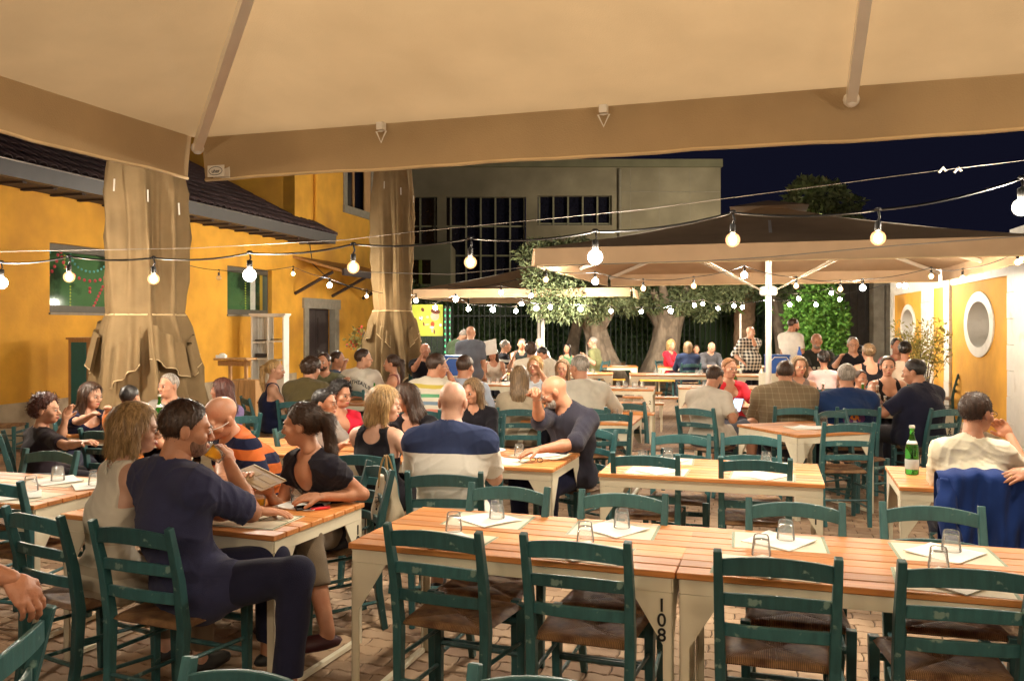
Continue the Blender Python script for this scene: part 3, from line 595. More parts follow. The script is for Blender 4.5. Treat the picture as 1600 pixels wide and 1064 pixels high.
for (a, b, c, d), h, xs, ys in zip(wins, holes, ([612, 634, 656, 679], [704, 728, 751, 774, 797, 819], [843, 865, 888, 911, 934, 954]), ([353], [353, 399], [349])):
    f = MB()
    for x in xs: f.box((fx(x), FD+0.2, (h[2]+h[3])/2), (0.075, 0.12, h[3]-h[2]-0.01))
    for y in ys: f.box(((h[0]+h[1])/2, FD+0.24, fz(y)), (h[1]-h[0]-0.01, 0.08, 0.07))
    w = f.build('window', M_MULL, fb)
    xs2 = [a]+xs+[b]
    for i in range(len(xs2)-1):
        yy = [c]+ys+[d]
        for j in range(len(yy)-1):
            if xs2[i+1]-xs2[i] < 4 or yy[j+1]-yy[j] < 6: continue
            g = MB(); g.box(((fx(xs2[i])+fx(xs2[i+1]))/2, FD+0.34+0.01*RNG.rand(), (fz(yy[j])+fz(yy[j+1]))/2), (fx(xs2[i+1])-fx(xs2[i])+0.02, 0.02, fz(yy[j])-fz(yy[j+1])+.02)); g.build('pane', M_GLASSW, w)
lb = thing('low_annexe', 'low grey annexe with one small window in front of the concrete building', 'building')
LD = 35.0; hw = (fx(640, LD), fx(673, LD), fz(444, LD), fz(406, LD))
wall_with_holes('wall', fx(560, LD), fx(704, LD), 0, fz(381, LD), [hw], mat('annexe_wall', (0.24, 0.24, 0.17), 0.9, noise=0.12, nscale=1), lb, lambda t, o, z: Vector((t, LD-o, z)), 0.3)
f = MB(); f.add([(fx(704, LD), LD+0.3, 0), (fx(704, LD), FD, 0), (fx(704, LD), FD, fz(381, LD)), (fx(704, LD), LD+0.3, fz(381, LD)), (fx(560, LD), LD+.3, fz(381, LD)), (fx(560, LD), FD, fz(381, LD))], [(0, 1, 2, 3), (4, 3, 2, 5)]); f.build('side_wall', M_CONC, lb)
f = MB(); f.box(((hw[0]+hw[1])/2, LD+0.1, (hw[2]+hw[3])/2), (0.12, 0.1, hw[3]-hw[2])); w = f.build('window', mat('green_frame', (0.22, 0.28, 0.06), .6), lb)
g = MB(); g.box(((hw[0]+hw[1])/2, LD+0.2, (hw[2]+hw[3])/2), (hw[1]-hw[0], 0.02, hw[3]-hw[2])); g.build('pane', M_GLASSW, w)

# ================================================================== FENCE, HEDGES, TREES
fence = thing('iron_fence', 'tall dark green iron railing fence behind the olive trees', 'fence')
FY = 26.0
mb_r = MB()
for z in (0.25, 2.0): mb_r.box((2.0, FY, z), (30, 0.05, 0.05))
mb_r.build('rail', mat('green_iron', (0.022, 0.042, 0.026), 0.5), fence)
bar = MB(); bar.box((0, 0, 1.25), (0.03, 0.03, 2.2)); bar.add([(-.02, -.015, 2.35), (.02, -.015, 2.35), (.02, .015, 2.35), (-.02, .015, 2.35), (0, 0, 2.5)], [(0, 1, 4), (1, 2, 4), (2, 3, 4), (3, 0, 4)])
b0 = bar.build('bar', MATS['green_iron'], fence); b0.location = (-4.2, FY, 0)
for i in range(1, 96):
    o = b0.copy(); col.objects.link(o); o.parent = fence; o.location = (-4.2+0.16*i, FY, 0)
def leaf_mat(name, c1, c2):
    m, n, l, b = new_mat(name); g = n.new('ShaderNodeNewGeometry'); cr = n.new('ShaderNodeValToRGB'); l.new(g.outputs['Random Per Island'], cr.inputs[0])
    cr.color_ramp.elements[0].color = (*c1, 1); cr.color_ramp.elements[1].color = (*c2, 1); l.new(cr.outputs[0], b.inputs['Base Color']); b.inputs['Roughness'].default_value = 0.55
    b.inputs['Specular IOR Level'].default_value = 0.3
    return m
def leaves(name, centers, n, L, W, m, parent=None, seed=1, kind=None, droop=0.0):
    """centers: list of (x,y,z,rx,ry,rz); leaves lie near the shells of the clumps"""
    rg = np.random.RandomState(seed); cs = np.array(centers); w = (cs[:, 3]*cs[:, 4]*cs[:, 5])**0.66; idx = rg.choice(len(cs), n, p=w/w.sum()); c = cs[idx]
    d = rg.normal(size=(n, 3)); d /= np.linalg.norm(d, axis=1)[:, None]; r = rg.uniform(0.45, 1.08, n)**0.6
    p = c[:, :3]+d*c[:, 3:]*r[:, None]+rg.normal(size=(n, 3))*0.03
    a = rg.normal(size=(n, 3))*0.8+d*0.7; a[:, 2] -= droop; a /= np.linalg.norm(a, axis=1)[:, None]
    s = np.cross(a, rg.normal(size=(n, 3))); s /= np.linalg.norm(s, axis=1)[:, None]
    ll = L*rg.uniform(0.6, 1.3, n)[:, None]; ww = W*rg.uniform(0.6, 1.3, n)[:, None]
    V = np.stack([p, p+a*ll*0.5+s*ww, p+a*ll, p+a*ll*0.5-s*ww], 1).reshape(-1, 3)
    F = [(4*i, 4*i+1, 4*i+2, 4*i+3) for i in range(n)]
    o = mk(name, V, F, m, parent)
    if kind: o['kind'] = kind
    return o
M_BARK = mat('olive_bark', (0.20, 0.155, 0.11), 0.9, noise=0.4, nscale=5, bump=1.0, bscale=12, stretch=(3, 3, 0.7), dirt=((0.13, 0.10, 0.07), 4, 0.5, 0.62))
M_BARK2 = mat('palm_bark', (0.30, 0.19, 0.11), 0.9, noise=0.35, nscale=10, bump=0.9, bscale=14)
M_OLIVE = leaf_mat('olive_leaf', (0.055, 0.078, 0.030), (0.16, 0.185, 0.085))
M_HEDGE = leaf_mat('hedge_leaf', (0.035, 0.075, 0.028), (0.09, 0.16, 0.055))
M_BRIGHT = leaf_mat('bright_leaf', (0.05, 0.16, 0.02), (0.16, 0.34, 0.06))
def gnarled(name, path, radii, m, parent, k=14, seed=3, amp=0.18):
    rg = random.Random(seed); ph = [rg.uniform(0, 6.28) for _ in range(6)]
    pr = []
    for i, r in enumerate(radii):
        t = i/(len(radii)-1)
        pr.append([(r*(1+amp*math.sin(3*a+ph[0]+2.5*t)+amp*.7*math.sin(5*a+ph[1]-3*t)+amp*.4*math.sin(8*a+ph[2]))*math.cos(a), r*(1+amp*math.sin(3*a+ph[0]+2.5*t)+amp*.7*math.sin(5*a+ph[1]-3*t)+amp*.4*math.sin(8*a+ph[2]))*math.sin(a)) for a in [2*math.pi*j/k for j in range(k)]])
    mb = MB(); mb.sweep(path, pr); return mb
def resample(path, n):
    P_ = [Vector(p) for p in path]; out = []
    for i in range(n):
        u = i/(n-1)*(len(P_)-1); k = min(int(u), len(P_)-2); f_ = u-k
        p0, p1, p2, p3 = P_[max(k-1, 0)], P_[k], P_[k+1], P_[min(k+2, len(P_)-1)]
        out.append(0.5*((2*p1)+(p2-p0)*f_+(2*p0-5*p1+4*p2-p3)*f_*f_+(3*p1-p0-3*p2+p3)*f_**3))
    return out
def olive(name, px, D, label, lean, seed, crown, rb=0.62):
    b = at(px, 509, D); b.z = 0; t = thing(name, label, 'tree', b); rg = random.Random(seed)
    pth = resample([(0, 0, -0.05), (lean*0.15, 0, 0.5), (lean*0.5, 0, 1.1), (lean*0.8, 0, 1.7), (lean*1.3, 0, 2.3)], 16)
    rad = [rb*(0.42+0.75*math.exp(-i/3.2)) for i in range(16)]
    mb = gnarled('trunk', pth, rad, M_BARK, t, 26, seed, 0.13)
    top = pth[11]
    for k in range(5):
        a = rg.uniform(0, 6.28); d = Vector((math.cos(a)*rg.uniform(.6, 1.4), math.sin(a)*.8, rg.uniform(.7, 1.3)))
        p2 = resample([pth[10], top+d*0.5+Vector((0, 0, .1)), top+d], 7); mb2 = gnarled('', p2, [0.20-0.022*i for i in range(7)], M_BARK, t, 9, seed+k, .1)
        mb.add(mb2.v, mb2.f)
    mb.build('trunk', M_BARK, t, True)
    cs = [tuple(Vector((x, y, z)))+(rx, rx, rz) for x, y, z, rx, rz in crown]
    leaves('crown', cs, 13000, 0.13, 0.022, M_OLIVE, t, seed)
    return t
def rel(px0, D, lst):   # crown clumps given in pixels
    b = at(px0, 509, D); return [((px-800)/FP*D-b.x, dy, CH-(py-HY)/FP*D, r/FP*D, r/FP*D*.85) for px, py, r, dy in lst]
olive('olive_tree', 950, 21.2, 'gnarled olive tree with a twisted leaning trunk behind the far tables', -0.45, 5,
      rel(950, 21.2, [(852, 440, 36, -2.1), (880, 470, 38, -2.0), (900, 425, 40, -1.6), (932, 452, 38, -1.2), (872, 408, 26, -1.8), (960, 460, 32, -.6), (838, 402, 18, -1.9), (850, 478, 26, -2.1), (915, 482, 28, -1.2), (905, 398, 22, -1), (985, 470, 24, 0), (815, 408, 11, -1.9)]))
olive('olive_tree', 1028, 21.8, 'broader olive tree with a wide flared base, second of the two', 0.30, 9,
      rel(1028, 21.8, [(1000, 450, 32, 0), (1040, 430, 36, .3), (1075, 455, 34, -.2), (1110, 445, 34, 0), (1140, 462, 24, .2), (1060, 470, 26, -.4), (1100, 480, 24, 0), (1020, 470, 22, -.3), (1150, 440, 22, 0)]), 0.75)
hd = []
rg = random.Random(4)
for i in range(70): hd.append((rg.uniform(-5, 14), 27.3+rg.uniform(-.5, .8), rg.uniform(.3, 2.6), rg.uniform(.5, .9), .6, rg.uniform(.5, .8)))
leaves('hedge', hd, 26000, 0.16, 0.05, M_HEDGE, None, 11, 'stuff')
hb = MB(); hb.box((4.5, 28.6, 1.5), (26, 0.8, 3.0)); hbk = hb.build('hedge_core', M_HEDGE); hbk['kind'] = 'stuff'
br_ = thing('lit_shrub', 'dense shrub with bright green lit leaves behind the standing man in white', 'shrub', at(1276, 509, 21)*Vector((1, 1, 0)) if False else (at(1276, 509, 21).x, 21, 0))
mb = MB(); mb.tube([(0, 0, 0), (0.05, 0, 0.8), (-.05, .05, 1.7)], [0.09, 0.07, 0.04], 8); mb.tube([(0.05, 0, .8), (.4, .1, 1.6)], [.05, .03], 6); mb.build('stem', M_BARK, br_)
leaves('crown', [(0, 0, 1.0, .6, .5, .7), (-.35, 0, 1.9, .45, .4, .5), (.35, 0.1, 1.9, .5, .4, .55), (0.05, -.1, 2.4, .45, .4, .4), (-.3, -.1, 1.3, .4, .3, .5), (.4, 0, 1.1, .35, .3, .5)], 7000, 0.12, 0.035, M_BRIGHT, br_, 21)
tt_ = thing('roadside_tree', 'leafy treetop showing above the brown umbrella against the night sky', 'tree', (at(1285, 509, 30).x, 30, 0))
mb = MB(); mb.tube([(0, 0, 0), (0.1, 0, 3.0), (0, 0, 5.6)], [0.20, 0.14, 0.05], 8); mb.tube([(0.1, 0, 3), (.9, .2, 5.3)], [.09, .03], 6); mb.tube([(0.1, 0, 3), (-.8, -.1, 5.6)], [.09, .03], 6); mb.build('trunk', M_BARK, tt_)
q = lambda px, py, r, dy=0: ((px-1285)/FP*30, dy, CH-(py-HY)/FP*30, r/FP*30, r/FP*30, r/FP*30*.8)
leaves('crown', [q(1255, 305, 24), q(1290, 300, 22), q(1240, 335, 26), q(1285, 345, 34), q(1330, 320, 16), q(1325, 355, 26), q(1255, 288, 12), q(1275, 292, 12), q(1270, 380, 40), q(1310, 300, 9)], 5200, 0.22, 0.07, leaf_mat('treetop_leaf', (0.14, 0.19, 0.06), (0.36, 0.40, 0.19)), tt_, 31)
pm = thing('palm_tree', 'thick brown palm trunk with drooping fronds behind the checked-shirt man', 'tree', (at(1161, 509, 24).x, 24, 0))
gnarled('trunk', resample([(0, 0, 0), (0, 0, 1), (.03, 0, 2), (0, 0, 2.9)], 14), [0.26, .25, .27, .25, .28, .26, .29, .27, .30, .28, .31, .3, .33, .3], M_BARK2, pm, 16, 8, 0.06).build('trunk', M_BARK2, pm, True)
for k in range(13):
    a = k*2*math.pi/13; f = MB(); pts = resample([(0, 0, 2.8), (math.cos(a)*.7, math.sin(a)*.6, 3.3), (math.cos(a)*1.4, math.sin(a)*1.2, 2.9), (math.cos(a)*1.7, math.sin(a)*1.5, 2.2)], 12)
    f.tube(pts, 0.018, 4)
    for i in range(2, 12):
        for s_ in (-1, 1):
            d = Vector((-math.sin(a)*s_*.28, math.cos(a)*s_*.28, -.22)); f.add([pts[i], pts[i]+d*.5+Vector((.02, .02, .02)), pts[i]+d, pts[i]+d*.5-Vector((.02, .02, .02))], [(0, 1, 2, 3)])
    f.build('frond', M_BRIGHT, pm)
tr2 = thing('garden_tree', 'grey forked tree trunk standing between the white post and the lit shrub', 'tree', (at(1222, 509, 23).x, 23, 0))
gnarled('trunk', resample([(0, 0, 0), (.05, 0, .9), (-.1, 0, 1.9), (-.35, 0, 3.0)], 12), [.38, .32, .27, .25, .24, .22, .21, .2, .18, .16, .14, .1], M_BARK, tr2, 14, 12).build('trunk', M_BARK, tr2, True)
leaves('crown', [(-.6, 0, 3.0, .9, .6, .6), (.3, 0, 3.1, .8, .6, .5), (0.2, 0, 2.5, .4, .3, .35)], 3000, 0.14, 0.03, M_OLIVE, tr2, 23)
tr3 = thing('garden_tree', 'thin dark tree leaning behind the far tables left of the olive trunks', 'tree', (at(898, 509, 24.5).x, 24.5, 0))
gnarled('trunk', resample([(0, 0, 0), (-.1, 0, .9), (.05, 0, 1.7), (.25, 0, 2.8)], 10), [.26, .22, .2, .18, .17, .15, .14, .12, .1, .08], M_BARK, tr3, 12, 13).build('trunk', M_BARK, tr3, True)
leaves('crown', [(.2, 0, 3.0, .7, .5, .5), (-.3, 0.2, 2.8, .5, .4, .4)], 1800, 0.14, 0.03, M_OLIVE, tr3, 24)

sl_ = thing('added_far_lamp', 'tall street lamp beyond the garden hidden by the brown umbrella top', 'lamp', (at(1195, 509, 30).x, 30, 0))  # added out of sight behind the umbrella to brighten the concrete building
m = MB(); m.tube([(0, 0, 0), (0, 0, 4.7)], .06, 8); m.build('post', M_DARK, sl_); m = MB(); m.box((0, 0, 4.95), (.5, .3, .06)); m.build('lamp_head', M_DARK, sl_)
m = MB(); m.ball((0, 0, 4.78), (.20, .14, .13), 12, 8); m.build('lamp_globe', bulb_mat('added_far_light', (1, .86, .62), 1900), sl_)
# ================================================================== UMBRELLAS
def open_umbrella(name, label, c, yaw, S, ze, zp, fab, vh, pole=True, under=None):
    t = thing(name, label, 'umbrella', (c[0], c[1], 0), yaw); h = S/2
    pts8 = [(-h, -h), (0, -h), (h, -h), (h, 0), (h, h), (0, h), (-h, h), (-h, 0)]
    N = 30 if under else 10
    for k in range(8):
        a = pts8[k]; b = pts8[(k+1) % 8]; vs = []; fs = []; idx = {}
        for i in range(N+1):
            u = i/N
            for j in range(i+1):
                w = j/i if i else 0
                x = u*(a[0]*(1-w)+b[0]*w); y = u*(a[1]*(1-w)+b[1]*w)
                z = zp+(ze-zp)*u-0.10*math.sin(math.pi*w)*u*(1.02-u)-0.05*math.sin(math.pi*u)
                if under: z += (1-u**6)*(.010*math.sin(19*w*u+2*k+3*u)*u**2+.006*math.sin(37*w+9*u+k)*u**4)*math.sin(math.pi*w)+.004*math.sin(11*x+3*y)*math.sin(9*y-4*x)*math.sin(math.pi*u)
                idx[(i, j)] = len(vs); vs.append((x, y, z+0.03))
        for i in range(N):
            for j in range(i+1):
                fs.append((idx[(i, j)], idx[(i+1, j)], idx[(i+1, j+1)]))
                if j < i: fs.append((idx[(i, j)], idx[(i+1, j+1)], idx[(i, j+1)]))
        cp_ = mk('canopy_panel', vs, fs, fab, t, True)
        if under:
            for uu in ():
                i = int(uu*N); sm_ = MB(); sm_.tube([Vector(vs[idx[(i, j)]])-Vector((0, 0, .003)) for j in range(i+1)], .0022, 4); sm_.build('seam', M_HEM, cp_, True)
    for k in range(4):
        a = Vector((*pts8[2*k], 0)); b = Vector((*pts8[(2*k+2) % 8], 0)); d = (b-a).normalized(); nrm = Vector((d.y, -d.x, 0)); L = (b-a).length
        vs = []; fs = []; M_ = 40
        for i in range(M_+1):
            s = 0.03+(L-0.06)*i/M_; wob = 0.012*math.sin(7*s+k)+0.008*math.sin(17*s)
            zc = ze+0.032
            for zz, o_ in ((zc, 0.0), (ze-vh*0.5, 0.012+wob*.6), (ze-vh+0.012, 0.016+wob)):
                p = a+d*s+nrm*o_; vs.append((p.x, p.y, zz))
        for i in range(M_):
            for r_ in range(2): q = i*3+r_; fs.append((q, q+3, q+4, q+1))
        v = mk('valance', vs, fs, M_FABSHADE if fab is M_FAB else fab, t, True)
        hm = MB(); hm.tube([vs[3*i+2] for i in range(M_+1)], 0.007, 5); hm.build('hem', M_HEM, v, True)
        for fr_ in ((0.22, 0.38, 0.66, 0.83) if under else ()):
            p = a+d*(L*fr_)-nrm*0.03; z0 = ze-0.01
            hk = MB(); hk.tube([p+Vector((0, 0, z0)), p+d*.022+Vector((0, 0, z0)), p+Vector((0, 0, z0-.045)), p-d*.022+Vector((0, 0, z0)), p+Vector((0, 0, z0))], 0.004, 5); hk.box(p+Vector((0, 0, z0+.02)), (.03, .03, .03)); hk.build('hook', M_WHITE, t)
    for k in range(8):
        x, y = pts8[k]; f_ = 0.985
        r = MB(); p0 = Vector((0.10*x/h, 0.10*y/h, zp-0.06)); p1 = Vector((x*f_, y*f_, ze-0.015))
        r.sweep([p0, p1], [(-.017, -.03), (.017, -.03), (.017, .015), (-.017, .015)]); rb = r.build('rib', M_BEAM, t)
        e = MB(); e.ball(p1+Vector((0, 0, -0.01)), 0.028, 8, 6); e.build('rib_end', M_WHITE, rb, True)
        s = MB(); q0 = Vector((0.09*x/h, 0.09*y/h, ze-0.35)); q1 = p0.lerp(p1, 0.5)+Vector((0, 0, -.04)); s.tube([q0, q1], 0.009 if under else 0.007, 6); s.build('strut', M_BEAM if under else M_CONC2, t)
    p = MB(); p.tube([(0, 0, 0.06), (0, 0, zp-0.02)], 0.038, 16); p.build('pole', M_WHITE, t, True)
    p = MB(); p.box((0, 0, 0.03), (0.9, 0.9, 0.06)); p.build('base', M_CONC2, t)
    p = MB(); p.lathe([(0.09, ze-0.42), (0.11, ze-0.40), (0.11, ze-0.32), (0.07, ze-.30)], 16); p.build('runner', M_WHITE, t)
    p = MB(); p.lathe([(0.12, zp-0.1), (0.13, zp-0.06), (0.08, zp-.02)], 16); p.build('hub', M_WHITE, t)
    vs = [(x*0.19, y*0.19, zp-0.03) for x, y in pts8]+[(0, 0, zp+0.10)]
    mk('vent_cap', vs, [(i, (i+1) % 8, 8) for i in range(8)]+[(7, 6, 5, 4, 3, 2, 1, 0)], fab, t)
    return t
CY = 17.5; e_ = dirv(90+CY); g_ = dirv(CY)
cor = on(306, 283, 2.34); cc = Vector((cor.x, cor.y, 0))+e_*2.7-g_*2.7
um0 = open_umbrella('market_umbrella', 'large beige square umbrella whose lit underside spans overhead with cream ribs', cc, CY, 5.4, 2.50, 3.36, M_FAB, 0.165, under=True)
# small sewn label beside the corner nearest the buildings (local +y is away from the camera)
lab = MB(); lab.box((-2.7+0.115, 2.7+0.026, 2.375), (0.085, 0.003, 0.05)); sl_ = lab.build('sewn_label', M_WHITE, um0)
lab = MB(); lab.box((-2.7+0.115, 2.7-0.014, 2.375), (0.085, 0.003, 0.05)); sl_ = lab.build('sewn_label', M_WHITE, um0)
e1 = MB(); e1.tube([(-2.7+0.115+0.034*math.cos(a), 2.7-0.0175, 2.375+0.018*math.sin(a)) for a in [2*math.pi*i/20 for i in range(21)]], 0.0012, 4); e1.build('printed_oval', M_INK, sl_)
text_mesh('uher', 0.022, M_INK, sl_, (-2.7+0.115, 2.7-0.0165, 2.374), basis((1, 0, 0), (0, 0, 1)), 'lettering', 0.0005)
c2_ = on(832, 416, 2.35); CY2 = 16; e2 = dirv(90+CY2); g2 = dirv(CY2); cen2 = Vector((c2_.x, c2_.y, 0))+e2*2.5+g2*2.5
um2 = open_umbrella('market_umbrella', 'brown topped square umbrella on a white post over the tables beside the white-and-ochre wall', cen2, CY2, 5.0, 2.51, 3.22, M_FAB2, 0.165)
cen3 = at(848, 509, 21.5); um3 = open_umbrella('market_umbrella', 'small-looking distant brown umbrella beside the pale annexe', (cen3.x-0.1, 21.5), 12, 5.0, 2.50, 3.2, M_FAB2, 0.17)

# added lamp, not part of the courtyard, so the umbrella cloth glows from above
fl = thing('added_lamp', 'tall lamp on a long arm above the big beige umbrella', 'lamp', (4.6, -1.8, 0))
m = MB(); m.tube([(0, 0, 0), (0, 0, 7.0), (-.6, .6, 7.4), (-4.0, 3.8, 7.4)], .05, 8); m.build('post', M_DARK, fl)
m = MB(); m.lathe([(.30, 7.12), (.30, 7.22), (.16, 7.38), (.05, 7.42)], 20, (-4.2, 4.0, 0)); m.build('lamp_head', M_DARK, fl)
sp = bpy.data.lights.new('lamp_light', 'SPOT'); sp.energy = 1150; sp.color = (1, .87, .68); sp.spot_size = R(78); sp.spot_blend = .35; sp.shadow_soft_size = .2
so = bpy.data.objects.new('lamp_light', sp); col.objects.link(so); so.parent = fl; so.location = (-4.2, 4.0, 7.05)
def folded_umbrella(label, px, D, zt, tie, Rtop, Rtie, Rbot, zb, seed, hscale=1.0):
    b = at(px, 509, D); t = thing('folded_umbrella', label, 'umbrella', (b.x, b.y, 0)); rg = random.Random(seed)
    K, Nz = 180, 90; ph = [rg.uniform(0, 6.28) for _ in range(8)]; vs = []; fs = []
    folds = [(rg.choice([5, 6, 7]), .5, ph[0]), (rg.choice([9, 11]), .35, ph[1]), (17, .15, ph[2])]
    for i in range(Nz+1):
        z = zb+(zt-zb)*i/Nz
        if z > tie: u = (z-tie)/(zt-tie); r = Rtie+(Rtop-Rtie)*min(1, u*2.2)**0.6; r *= 1-0.25*max(0, u-0.75)/0.25*0.6; am = 0.08+0.20*math.sin(math.pi*min(1, u*1.15))
        else: u = (tie-z)/(tie-zb); r = Rtie+(Rbot-Rtie)*u**0.7; am = 0.14+0.24*min(1, u*1.5)
        for j in range(K):
            a = 2*math.pi*j/K; tw = 0.35*(z-tie)
            g1 = 1-2*abs(math.sin(4*(a+tw*.25)+ph[0]+0.5*math.sin(2*a+ph[5])))**.65
            g2 = 1-2*abs(math.sin(6.5*(a+tw*.2)+ph[1]+0.6*math.sin(3*a+z)))**.7 if False else math.sin(13*(a+tw*.2)+ph[1]+1.2*math.sin(3*a+z))
            f = .62*g1+.26*g2+.12*math.sin(23*a+ph[2]+z*2)
            rr = r*(1-am*.45+am*f)
            zz = z
            if i == 0: zz = z+0.10*math.sin(3*a+ph[3])+0.07*math.sin(7*a+ph[4])
            elif i < 14: zz = z+(0.10*math.sin(3*a+ph[3])+0.07*math.sin(7*a+ph[4]))*(1-i/14)
            vs.append((rr*math.cos(a), rr*math.sin(a), zz))
    for i in range(Nz):
        for j in range(K): q = i*K+j; q2 = i*K+(j+1) % K; fs.append((q, q2, q2+K, q+K))
    fs.append(tuple(Nz*K+j for j in range(K)))
    mk('folded_canopy', vs, fs, M_FAB3, t, True)
    def hemline(i): return [Vector(vs[i*K+j])*1.0 for j in list(range(K))+[0]]
    m = MB(); m.tube(hemline(0), 0.009, 4, False); m.build('hem', M_HEM, t, True)
    # valance flaps hanging below the tie
    for k in range(6):
        a0 = ph[5]+k*2*math.pi/6+rg.uniform(-.25, .25); wv = rg.uniform(.22, .42); zt_ = tie-rg.uniform(.02, .22); hh = rg.uniform(.18, .40); v2 = []; f2 = []
        for i in range(7):
            for j in range(13):
                u = j/12-.5; a = a0+u*wv*2; zz = zt_-hh*i/6-(0.22*(u+.5) if k % 2 else 0.22*(.5-u))+.015*math.sin(j*1.3+k); r = (Rtie*1.12+(Rbot-Rtie)*.55*((tie-zz)/(tie-zb))**.8)*(1.00+.07*math.sin(j*1.3+k)+0.012*i)
                v2.append((r*math.cos(a), r*math.sin(a), zz))
        for i in range(6):
            for j in range(12): q = i*13+j; f2.append((q, q+1, q+14, q+13))
        n = len(v2); v2 += [(x*.97, y*.97, z) for x, y, z in v2]; f2 += [tuple(q+n for q in reversed(f)) for f in f2]
        fl = mk('valance_flap', v2, f2, M_FAB3, t, True)
        m = MB(); m.tube([v2[6*13+j] for j in range(13)], 0.006, 4); m.build('hem', M_HEM, fl, True)
    m = MB(); it = int((tie-zb)/(zt-zb)*Nz)
    m.tube([Vector(vs[it*K+j])*1.0+Vector(vs[it*K+j]).normalized()*0.008 for j in list(range(0, K, 4))+[0]], 0.010, 5, False); m.build('tie_cord', M_HEM, t, True)
    m = MB(); m.tube([(0, 0, 0.05), (0, 0, zt+0.12)], 0.04, 12); m.build('pole', M_WHITE, t, True)
    m = MB(); m.box((0, 0, 0.035), (0.8, 0.8, 0.07)); m.build('base', M_CONC2, t)
    for k in range(3):
        a = -1.2+k*.7; m = MB(); m.tube([(Rtop*1.1*math.cos(a-.6), Rtop*1.1*math.sin(a-.6), zt-.35-.1*k), (Rtop*1.12*math.cos(a-.6), Rtop*1.12*math.sin(a-.6), zt-.47-.1*k)], .008, 5); m.build('clip', M_WHITE, t)
    return t
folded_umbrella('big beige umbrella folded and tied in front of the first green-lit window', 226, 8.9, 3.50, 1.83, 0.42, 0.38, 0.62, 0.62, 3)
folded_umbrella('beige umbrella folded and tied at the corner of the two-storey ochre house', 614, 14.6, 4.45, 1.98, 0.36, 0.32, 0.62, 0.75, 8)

# ================================================================== STRING LIGHTS
def string(label, pts, br, drop, extra=None, wire=None, cr=0.006):
    """pts: (px, py of the bulb, D, kind) kind w=warm f=bright u=unlit n=no bulb"""
    t = thing('string_lights', label, 'string lights', at(pts[0][0], pts[0][1], pts[0][2]))
    D0 = pts[0][2]; o0 = t.location.copy(); path = []; hang = []
    for px, py, D, k in pts:
        p = at(px, py, D)-o0
        if k != 'n': hang.append((p, k)); p = p+Vector((0, 0, drop))
        path.append(p)
    fine = []
    for a, b in zip(path[:-1], path[1:]):
        L = (b-a).length
        for i in range(8): u = i/8; fine.append(a.lerp(b, u)-Vector((0, 0, 0.035*L*4*u*(1-u))))
    fine.append(path[-1])
    m = MB(); m.tube(fine, cr, 5); m.build('cable', M_CABLE, t, True)
    for p, k in hang:
        s = MB(); rr = br*(1.0 if k != 'f' else 1.15)
        top = p+Vector((0, 0, drop)); s.tube([top, top+Vector((.01, 0, -drop*.25)), p+Vector((0, 0, rr*2.2))], cr*.9, 5); s.lathe([(rr*.30, rr*2.2), (rr*.42, rr*2.1), (rr*.42, rr*1.1), (rr*.36, rr*.9)], 10, p); s.lathe([(rr*.4, drop-rr*.1), (rr*.5, drop+rr*.1), (rr*.3, drop+rr*.35)], 6, p)
        so_ = s.build('socket', M_CABLE, t, True)
        b = MB()
        prof = [(rr*math.sin(a), -rr*math.cos(a)) for a in [math.pi*i/7 for i in range(7)]]; prof[0] = (rr*.05, -rr); prof[-1] = (rr*.42, rr*.9)
        near_ = D0 < 12.5
        if near_ and k in 'wf':
            b.lathe([(r_*1.0, z_) for r_, z_ in prof], 18, p); b.build('bulb', M_SHELL if k == 'w' else M_SHELLF, so_, True)
            c = MB(); c.ball(p, (rr*.50, rr*.50, rr*.62) if k == 'w' else rr*.86, 10, 7); c.build('filament', (M_BULB if k == 'w' else M_FLARE) if D0 < 9 else (M_BULBC if k == 'w' else M_FLARE2), so_, True)
        else: b.lathe(prof, 10, p); b.build('bulb', {'w': M_BULBS, 'f': M_FLARE2, 'u': M_GLASS}[k], so_, True)
    return t
string('thick festoon cable with large round bulbs crossing the courtyard before the folded umbrella',
       [(-260, 446, 7.9, 'w'), (-130, 443, 7.5, 'w'), (2, 442, 7.2, 'f'), (108, 433, 7.0, 'w'), (240, 436, 6.9, 'w'), (390, 430, 6.6, 'f'), (552, 418, 6.3, 'w'), (735, 410, 6.1, 'w'), (930, 402, 5.7, 'f'), (1145, 375, 5.35, 'w'), (1372, 372, 5.2, 'w'), (1596, 324, 5.1, 'f'), (1900, 300, 4.8, 'w')], 0.046, 0.17, cr=.008)
w_ = MB(); w_.tube([at(-100, 395, 7.4), at(300, 388, 7.0), at(540, 375, 6.5), at(640, 363, 6.3), at(1000, 328, 5.75), at(1440, 270, 5.3), at(1640, 246, 5.1)], 0.0028, 5); tag(w_.build('support_wire', M_WIRE, None, True), 'thin taut steel wire running above the large bulbs', 'wire')
w_ = MB(); w_.tube([at(560, 425, 9), at(700, 429, 9), at(832, 417, 9), at(900, 414, 8.6), at(1100, 408, 8.0), at(1200, 402, 7.8), at(1400, 384, 7.2), at(1640, 366, 6.8)], 0.005, 5); tag(w_.build('support_wire', M_WIRE, None, True), 'lower pale wire sagging past the front edge of the brown umbrella', 'wire')
for px in (1474, 1498):
    c_ = MB(); c_.tube([at(px-7, 270+0*(px-1474), 5.26), at(px, 262, 5.25), at(px+4, 268, 5.25)], 0.008, 5); tag(c_.build('wire_clamp', M_WHITE), 'small pale clamp on the upper wire, %s of the two' % ('first' if px < 1480 else 'second'), 'clamp')
